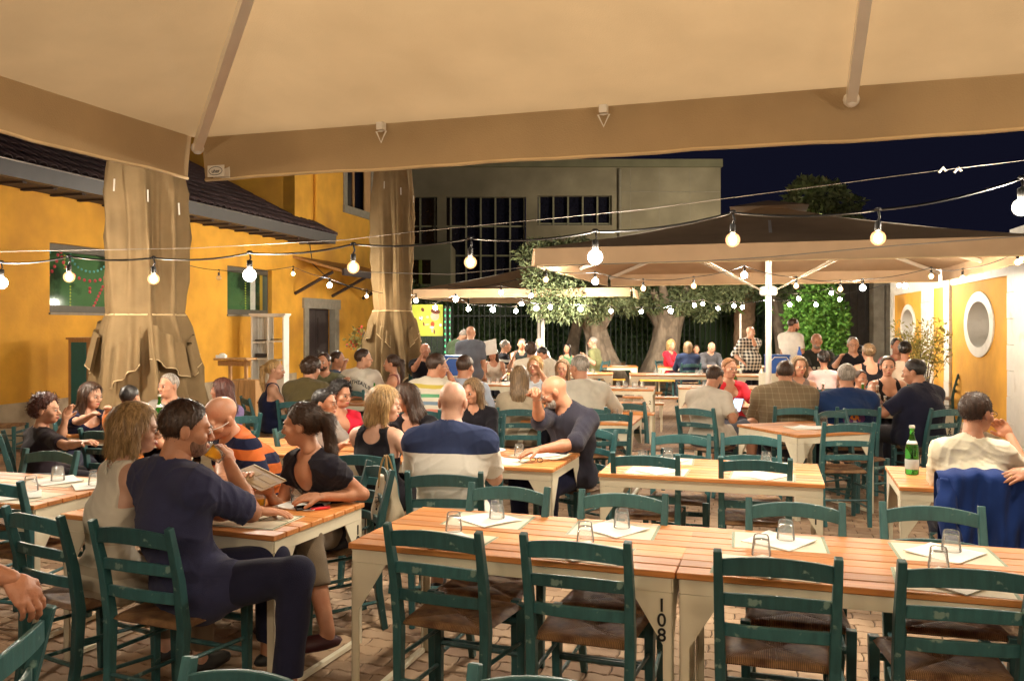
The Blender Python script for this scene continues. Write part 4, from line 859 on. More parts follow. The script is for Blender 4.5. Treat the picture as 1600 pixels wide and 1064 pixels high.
string('short string of small bulbs along the ochre wall above the white shelf',
       [(150, 400, 11.5, 'n'), (290, 425, 12.5, 'w'), (342, 434, 12.6, 'u'), (458, 428, 13.2, 'w'), (515, 446, 13.6, 'f'), (573, 463, 14, 'w'), (650, 470, 15, 'f')], 0.036, 0.11, cr=.005)
string('string of small bulbs under the far edge of the brown umbrella',
       [(700, 452, 11, 'n'), (853, 437, 10, 'w'), (930, 440, 10.2, 'f'), (1005, 451, 10.4, 'w'), (1084, 447, 10.4, 'w'), (1163, 430, 10.2, 'f'), (1244, 447, 10.6, 'w'), (1313, 452, 10.8, 'w'), (1348, 450, 11, 'f'), (1455, 432, 10.8, 'w'), (1504, 435, 10, 'w'), (1590, 410, 9, 'w')], 0.036, 0.11, cr=.005)
string('distant string of small bulbs across the garden in front of the mural',
       [(642, 466, 17, 'n'), (680, 481, 17, 'w'), (712, 468, 17, 'f'), (732, 483, 17.2, 'w'), (770, 484, 17.3, 'f'), (806, 486, 17.4, 'w'), (815, 475, 17.5, 'w'), (838, 482, 17.6, 'f'), (860, 480, 17.7, 'w'), (907, 483, 18, 'f'), (955, 486, 18.2, 'w'), (1002, 487, 18.4, 'w'), (1048, 486, 18.6, 'f')], 0.042, 0.10, cr=.006)
string('distant string of small bulbs between the second olive trunk and the palm',
       [(1048, 470, 19, 'n'), (1085, 477, 19, 'w'), (1098, 475, 19, 'w'), (1122, 482, 19, 'w'), (1147, 478, 19, 'w'), (1160, 480, 19, 'w'), (1200, 475, 19, 'f'), (1234, 476, 19, 'w'), (1275, 476, 19, 'w')], 0.042, 0.10, cr=.006)
string('distant upper string of small bulbs in front of the lit shrub',
       [(1200, 452, 15.5, 'n'), (1248, 467, 15.5, 'w'), (1299, 458, 15.5, 'w'), (1312, 468, 15.8, 'w'), (1405, 446, 15.5, 'w'), (1414, 447, 15.4, 'f')], 0.036, 0.10, cr=.006)
string('rear string of small bulbs between the annexe and the olive crown', [(700, 445, 14, 'n'), (783, 457, 14, 'w'), (830, 462, 14, 'w')], 0.036, 0.11, cr=.005)
# the same festoon line returns behind the camera under the big umbrella
tB = thing('string_lights', 'festoon line with round bulbs behind the viewer under the big umbrella', 'string lights', (0, 0.2, 2.45))
m = MB(); m.tube([(-6, 0.6, 0), (-4, .4, -.05), (-2, .2, -.05), (0, 0, -.05), (2, -.2, -.05), (4, -.4, -.05), (6, -.6, 0)], .007, 5); m.build('cable', M_CABLE, tB)
for i in range(7):
    x = -5.1+1.7*i; p = Vector((x, -x*.1, -.2)); s = MB(); s.lathe([(.02, .15), (.02, .05)], 8, p); so_ = s.build('socket', M_CABLE, tB)
    b = MB(); b.ball(p, .024, 10, 7); b.build('bulb', M_BULBR, so_, True)

# ================================================================== CHAIRS
def chair_parts(root):
    def post(sx):
        m = MB(); pth = [(sx*.185, -.035, 0), (sx*.195, .005, .22), (sx*.20, .015, .46), (sx*.203, -.015, .66), (sx*.206, -.075, .89)]
        pr = [[(-w, -d), (w, -d), (w, d), (-w, d)] for w, d in ((.015, .017), (.018, .020), (.020, .023), (.018, .020), (.015, .015))]
        m.sweep(pth, pr, ups=(0, 1, 0)); return m.build('back_post', M_CHAIR, root, bevel=.003)
    post(-1); post(1)
    def rail(z, h, arch, nm):
        n = 11; fr = []; 
        yb = -.015-(z-.66)*.26 if z > .66 else .015-(z-.46)*.15
        m = MB(); vs = []
        for i in range(n):
            u = -1+2*i/(n-1); x = u*.192; y = yb-.030*(1-u*u); za = arch*(1-u*u)
            for dy, dz in ((-.008, -h/2), (.008, -h/2), (.008, h/2), (-.008, h/2)): vs.append((x, y+dy, z+za*(1.0 if dz > 0 else .75)+dz))
        fs = [(4*i+j, 4*i+(j+1) % 4, 4*i+4+(j+1) % 4, 4*i+4+j) for i in range(n-1) for j in range(4)]+[(3, 2, 1, 0), (4*n-4, 4*n-3, 4*n-2, 4*n-1)]
        m.add(vs, fs); return m.build(nm, M_CHAIR, root, bevel=.003)
    rail(.825, .062, .022, 'top_rail'); rail(.70, .046, .012, 'rail'); rail(.582, .046, .008, 'rail')
    for sx in (-1, 1):
        m = MB(); m.sweep([(sx*.205, .40, 0), (sx*.207, .395, .468)], [[(-.015, -.015), (.015, -.015), (.015, .015), (-.015, .015)], [(-.021, -.021), (.021, -.021), (.021, .021), (-.021, .021)]], ups=(0, 1, 0)); m.build('front_leg', M_CHAIR, root, bevel=.003)
        for z in (.14, .30): m = MB(); m.tube([(sx*.19, .0, z+.02), (sx*.206, .395, z)], .0095, 6); m.build('stretcher', M_CHAIR, root)
    for y, z, r in ((.395, .24, .012), (.395, .385, .017), (.0, .22, .010)): m = MB(); m.tube([(-.20, y, z), (.20, y, z)], r, 6); m.build('stretcher', M_CHAIR, root)
    N = 24; vs = []; fs = []
    for s_ in (0, 1):
        for i in range(N+1):
            for j in range(N+1):
                u = -1+2*j/N; v = -1+2*i/N; x = u*(.205+.012*v); y = .205+v*.195; m_ = max(abs(u), abs(v))
                edge = max(0, (m_-.86)/.14); seam = math.exp(-((abs(u)-abs(v))/.07)**2)
                if s_ == 0: z = .474-.020*edge**2-.011*seam*(1-edge)-.010*(1-m_)
                else: z = .440+.014*edge**2
                vs.append((x, y, z))
        for i in range(N):
            for j in range(N):
                q = s_*(N+1)**2+i*(N+1)+j; f = (q, q+1, q+N+2, q+N+1); fs.append(f if s_ == 0 else tuple(reversed(f)))
    n = (N+1)**2
    rim = [j for j in range(N+1)]+[i*(N+1)+N for i in range(1, N+1)]+[N*(N+1)+j for j in range(N-1, -1, -1)]+[i*(N+1) for i in range(N-1, 0, -1)]
    for a, b in zip(rim, rim[1:]+rim[:1]): fs.append((a, a+n, b+n, b))
    mk('seat', vs, fs, M_STRAW, root, True)
chair0 = thing('ladderback_chair', 'x', 'chair'); chair_parts(chair0); chair_used = [False]
def chair(loc, yaw, label, group='teal ladderback chairs set around the courtyard tables'):
    if not chair_used[0]: c = chair0; chair_used[0] = True
    else: c = copy_tree(chair0)
    c.location = (loc[0], loc[1], 0); c.rotation_euler = (0, 0, -R(yaw)); c['label'] = label; c['category'] = 'chair'; c['group'] = group
    return c
def chair_px(px, py, yaw, label, z=.875):
    p = on(px, py, z); f = dirv(yaw); p = p+f*.06; return chair((p.x, p.y), yaw, label)
chair_px(677, 828, 22, 'dark teal chair at table 108, first from its left end, back toward the viewer')
chair_px(899, 844, 19, 'dark teal chair at table 108, its right post beside the painted number')
chair_px(1214, 870, 16, 'dark teal chair right of the 108 leg, woven seat fully visible below its rails')
chair_px(1509, 886, 12, 'dark teal chair cut by the picture edge at the long front table')
chair_px(794, 762, 200, 'pale-lit chair facing the viewer across table 108, behind the first upturned glass')
chair_px(973, 773, 198, 'pale-lit chair facing the viewer across table 108, second behind the front table')
chair_px(1242, 787, 197, 'pale-lit chair facing the viewer, third behind the long front table')
chair_px(1456, 793, 195, 'pale-lit chair facing the viewer, last behind the front table before the blue jacket')
chair_px(1008, 711, 15, 'green-lit chair on the near side of the middle table, first from its left')
chair_px(1180, 718, 14, 'green-lit chair on the near side of the middle table, nearer its numbered leg')
chair_px(1064, 680, 196, 'pale green chair on the far side of the middle table, left one')
chair_px(1173, 681, 194, 'pale green chair on the far side of the middle table, right one')
p_ = at(1322, 509, 7.25); chair((p_.x, p_.y), 2, 'tall-looking dark chair standing alone beside the skewed table, back to the viewer')
p_ = at(1300, 509, 8.05); chair((p_.x+.1, p_.y+.15), 150, 'chair half hidden behind the lone dark chair, its pale rail end showing')
chair_px(78, 706, 196, 'chair with a pale lit top rail behind the leftmost table, below the curly-haired woman')
chair_px(-14, 752, 16, 'chair mostly outside the picture with one post in front of the leftmost table')
p_ = at(-22, 509, 10.6); chair((p_.x, p_.y), 80, 'chair with a straw seat standing by the stone plinth of the ochre building')
p_ = at(1490, 509, 14.6); chair((p_.x, p_.y), -62, 'chair standing sideways against the ochre panel under the near oval opening')
chair_px(952, 646, -6, 'chair with its back to the viewer next to the bald bearded man')
chair_px(979, 631, 165, 'chair facing the viewer behind the small table by the bald bearded man')
chair_px(398, 1058, 202, 'pale-lit chair rail rising from the bottom edge beside the man in jeans')
chair_px(868, 1068, 200, 'chair of which only one pale post top shows at the bottom edge')

# ================================================================== TABLES
def table(nl, yaw, L, W, label, number=None, numpos='R', nb=8, bars=True, grp='slatted wooden tables with cream steel legs'):
    t = thing('slatted_table', label, 'table', (nl.x, nl.y, 0), yaw, grp)   # local x along the length, y away, origin at the near-left corner
    w = W/nb; me = None
    for i in range(nb):
        if me is None:
            m = MB(); m.box((L/2, w/2, .7375), (L, w-.008, .025)); o = m.build('plank', M_PLANK, t, bevel=.003); me = o.data
        else: o = bpy.data.objects.new('plank', me); col.objects.link(o); o.parent = t
        o.location = (0, i*w, RNG.uniform(-.0008, .0008))
    th = .006; zt = .722
    m = MB()
    m.box((L/2, .02, zt-.028), (L-.03, th, .056)); m.box((L/2, W-.02, zt-.028), (L-.03, th, .056)); m.box((.012, W/2, zt-.0285), (th, W-.05, .055)); m.box((L-.012, W/2, zt-.0285), (th, W-.05, .055))
    m.box((L/2, W/2, zt-.01), (.05, W-.06, .018)); m.build('apron', M_STEEL, t)
    for ix, x0 in ((1, .010), (-1, L-.010)):
        for iy, y0 in ((1, .018), (-1, W-.018)):
            m = MB()
            def plate(dx, dy):   # gusset plate narrowing to a flat leg
                pts = [(0, zt-.058), (.165, zt-.058), (.038, .46), (.036, 0), (0, 0)]
                nx, ny = (0, th) if dx else (th, 0)
                a = [(x0+dx*s, y0+dy*s, z) for s, z in pts]; sg = (ix if ny == 0 else 1), (iy if nx == 0 else 1)
                b = [(x+nx*ix, y+ny*iy, z) for x, y, z in a]; k = len(a)
                m.add(a+b, [tuple(range(k)), tuple(range(2*k-1, k-1, -1))]+[(i, (i+1) % k, k+(i+1) % k, k+i) for i in range(k)])
            plate(ix, 0); plate(0, iy); m.build('leg', M_STEEL, t)
    if bars:
        for x in (.02, L-.02): m = MB(); m.box((x, W/2, .02), (.03, W-.12, .02)); m.build('foot_bar', M_STEEL, t)
    if number:
        tx = '\n'.join(number)
        if 'R' in numpos: text_mesh(tx, .072, M_INK, t, (L-.052, .0145, .555), basis((1, 0, 0), (0, 0, 1)), 'number', .0015, vertical=True)
        if 'E' in numpos: text_mesh(tx, .072, M_INK, t, (L-.0075, W-.062, .555), basis((0, 1, 0), (0, 0, 1)), 'number', .0015, vertical=True)
        if 'L' in numpos: text_mesh(tx, .072, M_INK, t, (.050, .0145, .555), basis((1, 0, 0), (0, 0, 1)), 'number', .0015, vertical=True)
    return t
def nl_from_nr(p, yaw, L): e = dirv(90+yaw); return Vector((p.x, p.y, 0))-e*L
class Tb: pass
TBL = {}
def T(key, nl, yaw, L, W, label, number=None, numpos='R', **k):
    o = table(nl, yaw, L, W, label, number, numpos, **k); b = Tb(); b.o = nl; b.e = dirv(90+yaw); b.g = dirv(yaw); b.L = L; b.W = W; b.yaw = yaw; TBL[key] = b
    return b
def tp(key, x, y, z=.751): b = TBL[key]; p = Vector((b.o.x, b.o.y, 0))+b.e*x+b.g*y; p.z = z; return p
p108 = on(543, 848, .75); T('t108', p108, 18.5, 1.42, .80, 'long slatted front table with the number 108 on its near leg', '108')
T('front2', tp('t108', 1.426, 0), 17.0, 1.42, .80, 'slatted table joined to the end of table 108 and running out of the picture')
T('t107', nl_from_nr(on(427, 838, .75), 21, 1.30), 21, 1.30, .80, 'slatted table with 107 on its legs where the drinking man sits', '107', 'RE')
T('left', nl_from_nr(on(52, 790, .75), 16, 1.4), 16, 1.4, .80, 'slatted table at the picture edge with upturned glasses, behind the woman in white')
T('t11', nl_from_nr(on(864, 733, .75), 18, 1.4), 18, 1.4, .80, 'slatted table with 11 on its leg in front of the bald man with glasses', '11')
T('t11b', nl_from_nr(tp('t11', -.01, 0), 18, 1.4), 18, 1.4, .80, 'slatted table hidden behind the ponytailed woman, before the woman in red')
T('mid', on(934, 739, .75), 16.7, 1.38, .80, 'empty middle table laid for four between the bald man and the boy', '11')
T('boy', on(1405, 760, .75), 18, 1.4, .80, 'table under the green bottle beside the boy in the cream tee')
T('skew', Vector((2.48, 7.42, 0)), -20, .86, .90, 'square slatted table standing skewed behind the middle table', None)
T('r120', nl_from_nr(Vector((4.85, 9.35, 0)), 16, 1.4), 16, 1.4, .80, 'crowded table with 120 on its leg where the man in navy leans', '120')
T('r119', nl_from_nr(tp('r120', -.01, 0), 16, 1.4), 16, 1.4, .80, 'crowded table between the man with the phone and the plaid shirt', None)
T('ma', nl_from_nr(on(988, 662, .75), 16, 1.2), 16, 1.2, .80, 'small laid table behind the chair next to the bald man in the dark shirt')
T('mb', nl_from_nr(on(960, 637, .75), 15, 1.4), 15, 1.4, .80, 'table before the grey-haired man in a white shirt')
T('mc', nl_from_nr(on(790, 640, .75), 15, 1.4), 15, 1.4, .80, 'table before the man in the colour-striped shirt')
T('t2', nl_from_nr(on(1021, 609, .75), 12, 1.5), 12, 1.5, .80, 'empty table with a 2 on its leg above the cream bench', '2')
T('t3', on(1060, 606, .75), 10, 1.5, .80, 'empty table partly hidden by the bearded man with a phone')
T('f1', nl_from_nr(on(957, 585, .75), 8, 1.6), 8, 1.6, .80, 'far laid table in front of the first olive trunk', '2', nb=6)
T('f2', on(985, 586, .75), 6, 2.0, .80, 'far laid table before the flared olive trunk, left half of the pair', nb=6)
T('f3', tp('f2', 2.01, 0), 6, 2.0, .80, 'far laid table left of the white umbrella post', nb=6)
T('g1', nl_from_nr(on(997, 573, .75), 5, 1.8), 5, 1.8, .80, 'farthest laid table directly before the first olive trunk', nb=6)
T('g2', on(1028, 573, .75), 4, 2.4, .80, 'farthest table in front of the woman in red by the trees', nb=6)
T('g3', tp('g2', 2.42, 0), 4, 2.0, .80, 'farthest table in front of the checked-shirt man', nb=6)
T('h1', on(640, 583, .75), 8, 2.0, .80, 'far table beside the blue cooler box', nb=6)
T('h2', tp('h1', 2.05, 0), 8, 1.6, .80, 'far table in front of the waiter in grey', nb=6)
T('h3', on(655, 600, .75), 10, 1.5, .80, 'table just beyond the man in light blue', nb=6)
T('k1', on(1236, 589, .75), 8, 2.2, .80, 'table under the brown umbrella where the man in the dark tee sits', nb=6)
T('lg', Vector((-4.1, 7.5, 0)), 14, 1.4, .80, 'table hidden between the woman with curly hair and the grey-haired man', nb=6)
T('lm', Vector((-3.2, 10.7, 0)), 14, 2.2, .80, 'table hidden behind the man in olive', nb=6)
# benches
def bench(p, yaw, L, label, h=.45, m=None):
    t = thing('bench', label, 'bench', (p.x, p.y, 0), yaw, 'wood-topped benches between the empty tables')
    for i in range(2): b = MB(); b.box((L/2, .09+.15*i, h-.0125), (L, .14, .025)); b.build('slat', m or M_PLANK, t, bevel=.003)
    for x in (.04, L-.04):
        b = MB(); b.box((x, .03, (h-.03)/2), (.03, .03, h-.03)); b.build('leg', M_STEEL, t)
        b = MB(); b.box((x, .30, (h-.03)/2), (.03, .03, h-.03)); b.build('leg', M_STEEL, t)
        b = MB(); b.box((x, .165, .10), (.02, .24, .02)); b.build('stretcher', M_STEEL, t)
    b = MB(); b.box((L/2, .165, h-.035), (L-.06, .03, .018)); b.build('frame', M_STEEL, t)
    return t
M_YBOARD = mat('yellow_board', (0.80, 0.44, 0.06), 0.5, noise=0.1)
for px, py, L, yaw, lab_, mm in ((1021, 647, 1.6, 14, 'bench with cream legs, the nearest of those before the empty tables', None), (1037, 631, 1.6, 12, 'bench behind the nearest bench by the table numbered 2', None),
    (1035, 614, 1.7, 10, 'third bench back, below the empty table', None), (1100, 622, 1.4, 10, 'bench under the table beside the bearded man with a phone', None)):
    p = on(px, py, .45); e = dirv(90+yaw); bench(Vector((p.x, p.y, 0))-e*L, yaw, L, lab_, m=mm)
for px, py, L, lab_ in ((870, 592, 1.6, 'yellow-topped bench under the far laid table with a 2'), (1000, 594, 2.2, 'yellow-topped bench before the flared olive trunk'), (1120, 593, 2.2, 'yellow-topped bench left of the white umbrella post')):
    p = on(px, py, .45); bench(p, 6, L, lab_, m=M_YBOARD)
# ================================================================== TABLEWARE
def tumbler_mesh(up=False):
    prof = [(0.001, .066), (.0275, .066), (.034, .02), (.0365, .0015), (.0385, 0), (.0400, .003), (.0385, .02), (.0345, .05), (.0315, .078), (.028, .0845), (.001, .085)]
    k = 20; vs = []; fs = []
    for i, (r, z) in enumerate(prof):
        for j in range(k):
            a = 2*math.pi*j/k; rr = r*(1-(.035 if (j % 2 and 5 <= i <= 8) else 0)); vs.append((rr*math.cos(a), rr*math.sin(a), (.085-z) if up else z))
    for i in range(len(prof)-1):
        for j in range(k): q = i*k+j; q2 = i*k+(j+1) % k; f = (q, q2, q2+k, q+k); fs.append(f if up else tuple(reversed(f)))
    fs.append(tuple(range(k)) if not up else tuple(range(k-1, -1, -1))); fs.append(tuple(len(prof)*k-1-j for j in range(k)) if not up else tuple((len(prof)-1)*k+j for j in range(k)))
    me = bpy.data.meshes.new('tumbler'); me.from_pydata(vs, [], fs); me.materials.append(M_GLASS); me.polygons.foreach_set('use_smooth', [True]*len(fs))
    bm = bmesh.new(); bm.from_mesh(me); bmesh.ops.recalc_face_normals(bm, faces=bm.faces); bm.to_mesh(me); bm.free(); return me
TUM, TUMU = tumbler_mesh(), tumbler_mesh(True)
def put(me, name, p, label, cat, yaw=0, group=None):
    o = bpy.data.objects.new(name, me); col.objects.link(o); o.location = p; o.rotation_euler = (0, 0, -R(yaw)); tag(o, label, cat, group); return o
def mat_mesh():
    me = bpy.data.meshes.new('placemat'); vs = []; fs = []
    for z in (0, .0012): vs += [(-.20, -.145, z), (-.186, -.145, z), (.186, -.145, z), (.20, -.145, z), (-.20, .145, z), (-.186, .145, z), (.186, .145, z), (.20, .145, z)]
    for i in range(3): fs.append((8+i, 9+i, 13+i, 12+i)); fs.append((i, 4+i, 5+i, 1+i))
    fs += [(0, 3, 11, 8), (3, 7, 15, 11), (7, 4, 12, 15), (4, 0, 8, 12)]
    me.from_pydata(vs, [], fs); me.materials.append(M_PAPER); me.materials.append(M_EDGE)
    for i, p in enumerate(me.polygons): p.material_index = 1 if i in (0, 4) else 0
    return me
PM = mat_mesh()
def napkin_mesh(sd):
    rg = random.Random(sd); N = 8; vs = []; fs = []
    for s_ in (0, 1):
        for i in range(N+1):
            for j in range(N+1):
                u = j/N; v = i/N; x = (u-.5)*.235; y = (v-.5)*.235; z = .002+.004*s_+.006*max(0, abs(u-.5)*2-.75)+.004*math.sin(5*u+sd)*math.sin(4*v+sd*2)*((u-.5)**2+(v-.5)**2)*3
                vs.append((x, y, z))
    for s_ in (0, 1):
        for i in range(N):
            for j in range(N): q = s_*81+i*9+j; f = (q, q+1, q+10, q+9); fs.append(f if s_ else tuple(reversed(f)))
    rim = list(range(9))+[i*9+8 for i in range(1, 9)]+[72+j for j in range(7, -1, -1)]+[i*9 for i in range(7, 0, -1)]
    for a, b in zip(rim, rim[1:]+rim[:1]): fs.append((a, b, b+81, a+81))
    me = bpy.data.meshes.new('napkin'); me.from_pydata(vs, [], fs); me.materials.append(M_NAPKIN); return me
NAPS = [napkin_mesh(i) for i in range(4)]
def setting(key, x, y, who, rot=0, glass=True, gx=0.0, gy=0.0, mat_=True, nap=True, gyaw=None):
    b = TBL[key]; p = tp(key, x, y)
    if mat_: put(PM, 'placemat', p, 'cream paper placemat '+who, 'placemat', b.yaw+rot, 'paper placemats')
    if nap: put(NAPS[RNG.randint(4)], 'napkin', p+Vector((0, 0, .0015)), 'folded white napkin '+who, 'napkin', b.yaw+rot+38+RNG.uniform(-6, 6), 'paper napkins')
    if glass: put(TUM, 'tumbler', tp(key, x+gx, y+gy, .751+(.0085 if nap else .002)), 'upturned clear tumbler '+who, 'glass', RNG.uniform(0, 30), 'upturned tumblers')
for key, nm in (('t108', 'table 108'), ('front2', 'the table joined to 108')):
    for x, a in ((.42, 'left'), (1.04, 'right')) if key == 't108' else ((.36, 'left'), (1.02, 'right')):
        setting(key, x-.03, .17, 'on the near %s side of %s' % (a, nm), 3, gx=-.02, gy=.15)
        setting(key, x+.02, .60, 'on the far %s side of %s' % (a, nm), -2, gx=.03, gy=.03)
for x, a in ((.36, 'left'), (1.02, 'right')):
    setting('mid', x, .17, 'on the near %s side of the middle table' % a, 2, glass=False)
    setting('mid', x, .62, 'on the far %s side of the middle table' % a, -3, gx=.02)
put(TUM, 'tumbler', tp('mid', .22, .50, .753), 'upturned clear tumbler alone at the left end of the middle table', 'glass')
setting('left', 1.12, .17, 'at the near right of the leftmost table', 4, gx=-.03, gy=.12); setting('left', .98, .60, 'at the far right of the leftmost table', 0); setting('left', 1.30, .55, 'behind the woman in white', 0, mat_=False)
setting('skew', .45, .40, 'on the skewed square table', 15, gx=.25, gy=.1)
setting('boy', .9, .2, 'beside the boy in cream', 0, glass=False)
for key, nm, xs in (('ma', 'the small table by the bald man', (.85,)), ('mb', 'the table before the white-shirted man', (1.15,)), ('mc', 'the table before the striped man', (.5, 1.1)), ('t2', 'the table numbered 2', (.95, 1.2)), ('t3', 'the empty table behind the bearded man', (.4,)),
                    ('f1', 'the far table before the first trunk', (.5, 1.1)), ('f2', 'the far table before the flared trunk', (.5, 1.3)), ('f3', 'the far table by the white post', (.6, 1.4)), ('g1', 'the farthest table by the first trunk', (.5, 1.4)),
                    ('g2', 'the farthest table by the woman in red', (.6, 1.5)), ('g3', 'the farthest table by the checked man', (.6, 1.4)), ('h1', 'the far table by the blue cooler', (.6, 1.5)), ('h2', 'the far table by the waiter', (.5, 1.1)), ('h3', 'the table beyond the light blue man', (.5, 1.1)), ('k1', 'the table of the man in the dark tee', (.6, 1.3))):
    for i, x in enumerate(xs):
        w = ('' if len(xs) == 1 else ('left part of ', 'right part of ')[i])
        setting(key, x, .25, 'on the '+w+nm.replace('the ', '', 1) if w else 'on '+nm, RNG.uniform(-5, 5), gy=.06)
        put(TUM, 'tumbler', tp(key, x+.10, .52, .752), ('rear upturned tumbler on '+(w and ('the '+w))+nm).replace('the left part of the', 'left of the').replace('the right part of the', 'right of the'), 'glass', 0, 'upturned tumblers')
def bottle(p, label, m, h=.29, r=.037, full=True, lab=True, cap=True, group=None):
    t = thing('bottle', label, 'bottle', p, 0, group); s = h/.29
    prof = [(r*.85, 0), (r, .006), (r, .15*s), (r*.93, .175*s), (r*.55, .215*s), (r*.36, .245*s), (r*.33, .28*s), (r*.40, .282*s), (r*.40, h)]
    b = MB(); b.lathe(prof, 20); b.build('glass', m, t, True)
    if lab:
        q = MB(); q.lathe([(r+.0012, .035*s), (r+.0015, .036*s), (r+.0015, .095*s), (r+.0012, .096*s)], 20); q.build('paper_label', mat('bottle_label', (.45, .50, .48), .6), t, True)
        q = MB(); q.lathe([(r*.80+.001, .188*s), (r*.72+.002, .196*s), (r*.60+.001, .21*s)], 20); q.build('neck_label', mat('neck_label', (.6, .62, .6), .5), t, True)
    if cap: q = MB(); q.lathe([(r*.43, h-.003), (r*.43, h+.012), (r*.38, h+.014)], 14); q.build('cap', mat('bottle_cap', (.7, .68, .62), .35, metal=.6), t)
    return t
bottle(on(1425, 741, .75), 'green glass water bottle standing on the table beside the boy', M_GREENG, .30, .041)
bottle(on(1148, 622, .75)+Vector((0, -.0, 0)), 'green bottle in front of the woman in the red tee', M_GREENG, .31, .040)
bottle(on(1348, 640, .75), 'green bottle between the blue tee man and the dark-haired young woman', M_GREENG)
M_CLEARB = glass_mat('clear_bottle', (.80, .88, .84))
bottle(on(1371, 645, .75), 'clear glass bottle in front of the dark-haired young woman', M_CLEARB)
bottle(on(1383, 650, .75), 'short clear plastic bottle beside the navy man leaning on table 120', M_CLEARB, .20, .036, lab=False)
bottle(on(1286, 640, .75), 'clear empty bottle just left of the grey-haired man in the blue tee', M_CLEARB, lab=False)
bottle(tp('k1', 1.1, .1), 'tall green bottle on the table of the man in the dark tee', M_GREENG, .31)
bottle(on(249, 668, .86), 'green beer bottle before the grey-haired man in the grey tee', M_GREENG, .26, .032)
bottle(tp('lm', 1.5, .2), 'small green bottle on the table behind the woman in red', M_GREENG, .25, .03)
# small things on table 107
put(TUMU, 'tumbler', on(464, 787, .751), 'upright tumbler of water before the ponytailed woman', 'glass')
put(TUMU, 'tumbler', on(404, 795, .751), 'upright half-full tumbler by the elbow of the drinking man', 'glass')
wt = MB(); wt.lathe([(.026, .018), (.0335, .055), (.0335, .056)], 18); wt.build('water', M_BEER, None, loc=on(404, 795, .752)); bpy.data.objects['water'].name = 'drink'; tag(bpy.data.objects['drink'], 'pale yellow drink inside the half-full tumbler', 'drink')
ph = thing('phone', 'black phone lying face up beside the ponytailed woman', 'phone', on(484, 794, .752), -25); m = MB(); m.box((0, 0, .006), (.15, .075, .012)); m.build('case', M_DARK, ph, bevel=.003); m = MB(); m.box((0, 0, .0128), (.14, .068, .001)); m.build('screen', M_GLASSW, ph)
lt = thing('lighter', 'red lighter lying along the edge of the black phone', 'lighter', on(498, 796, .752), -28); m = MB(); m.box((0, 0, .007), (.085, .02, .013)); m.build('body', mat('red_plastic', (.75, .03, .04), .35), lt, bevel=.003); m = MB(); m.box((.05, 0, .007), (.016, .018, .012)); m.build('metal_cap', mat('red_cap', (.6, .05, .05), .3), lt)
nk = put(NAPS[1], 'napkin', on(475, 789, .752), 'white napkin under the upright water tumbler', 'napkin', 15)
M_MENUB = mat('menu_board', (.20, .12, .055), .6, noise=.15); M_GREENL = mat('green_line', (.06, .14, .05), .7)
pm_ = thing('menu_card', 'cream menu card with a green border lying by the drinking man', 'menu', on(392, 813, .752), 15)
m = MB(); m.box((0, 0, .001), (.42, .30, .002)); m.build('sheet', M_PAPER, pm_)
for x, y, w, h_ in ((0, .14, .40, .006), (0, -.14, .40, .006), (.2, 0, .006, .28), (-.2, 0, .006, .28), (0, .02, .38, .004), (.05, .06, .004, .14), (-.1, .06, .004, .14)): m = MB(); m.box((x, y, .0026), (w, h_, .0008)); m.build('printed_line', M_GREENL, pm_)
hm_ = thing('menu_board', 'brown menu board held low between the two leaning heads', 'menu', at(402, 746, 4.38), 0); hm_.rotation_euler = (R(10), R(14), R(-32)); hm_.scale = (.85, .8, 1)
m = MB(); m.box((0, 0, 0), (.30, .21, .004)); m.build('board', M_MENUB, hm_, bevel=.001)
m = MB(); m.box((0, .10, .004), (.28, .006, .002)); m.build('rim', M_PAPER, hm_)
for x, y in ((-.07, .03), (.07, .02), (-.06, -.05), (.08, -.05)): m = MB(); m.box((x, y, .0028), (.11, .05, .001)); m.build('printed_panel', mat('menu_print', (.28, .18, .085), .7), hm_)
gl = thing('eyeglasses', 'pair of reading glasses lying on the table before the bald man', 'glasses', on(838, 722, .752), 40)
for x in (-.032, .032): m = MB(); m.tube([(x+.024*math.cos(a), 0.0, .02+.017*math.sin(a)) for a in [2*math.pi*i/16 for i in range(17)]], .0022, 5); m.build('rim', M_DARK, gl)
for x in (-.056, .056): m = MB(); m.tube([(x, 0, .022), (x*.9, .07, .018), (x*.8, .12, .004)], .002, 5); m.build('temple', M_DARK, gl)
p_ = on(873, 709, .751); ph2 = thing('phone', 'dark phone on the table beside the forearm of the bald man with glasses', 'phone', p_, 15); m = MB(); m.box((0, 0, .005), (.14, .07, .009)); m.build('case', M_DARK, ph2, bevel=.002); m = MB(); m.box((0, 0, .0102), (.13, .06, .001)); m.build('screen', M_GLASSW, ph2)
setting('t11', 1.15, .55, 'before the bald man in the dark shirt', 5, gx=-.12, gy=-.12); setting('t11', .95, .2, 'beside the bald man in the striped polo', 0, glass=False)

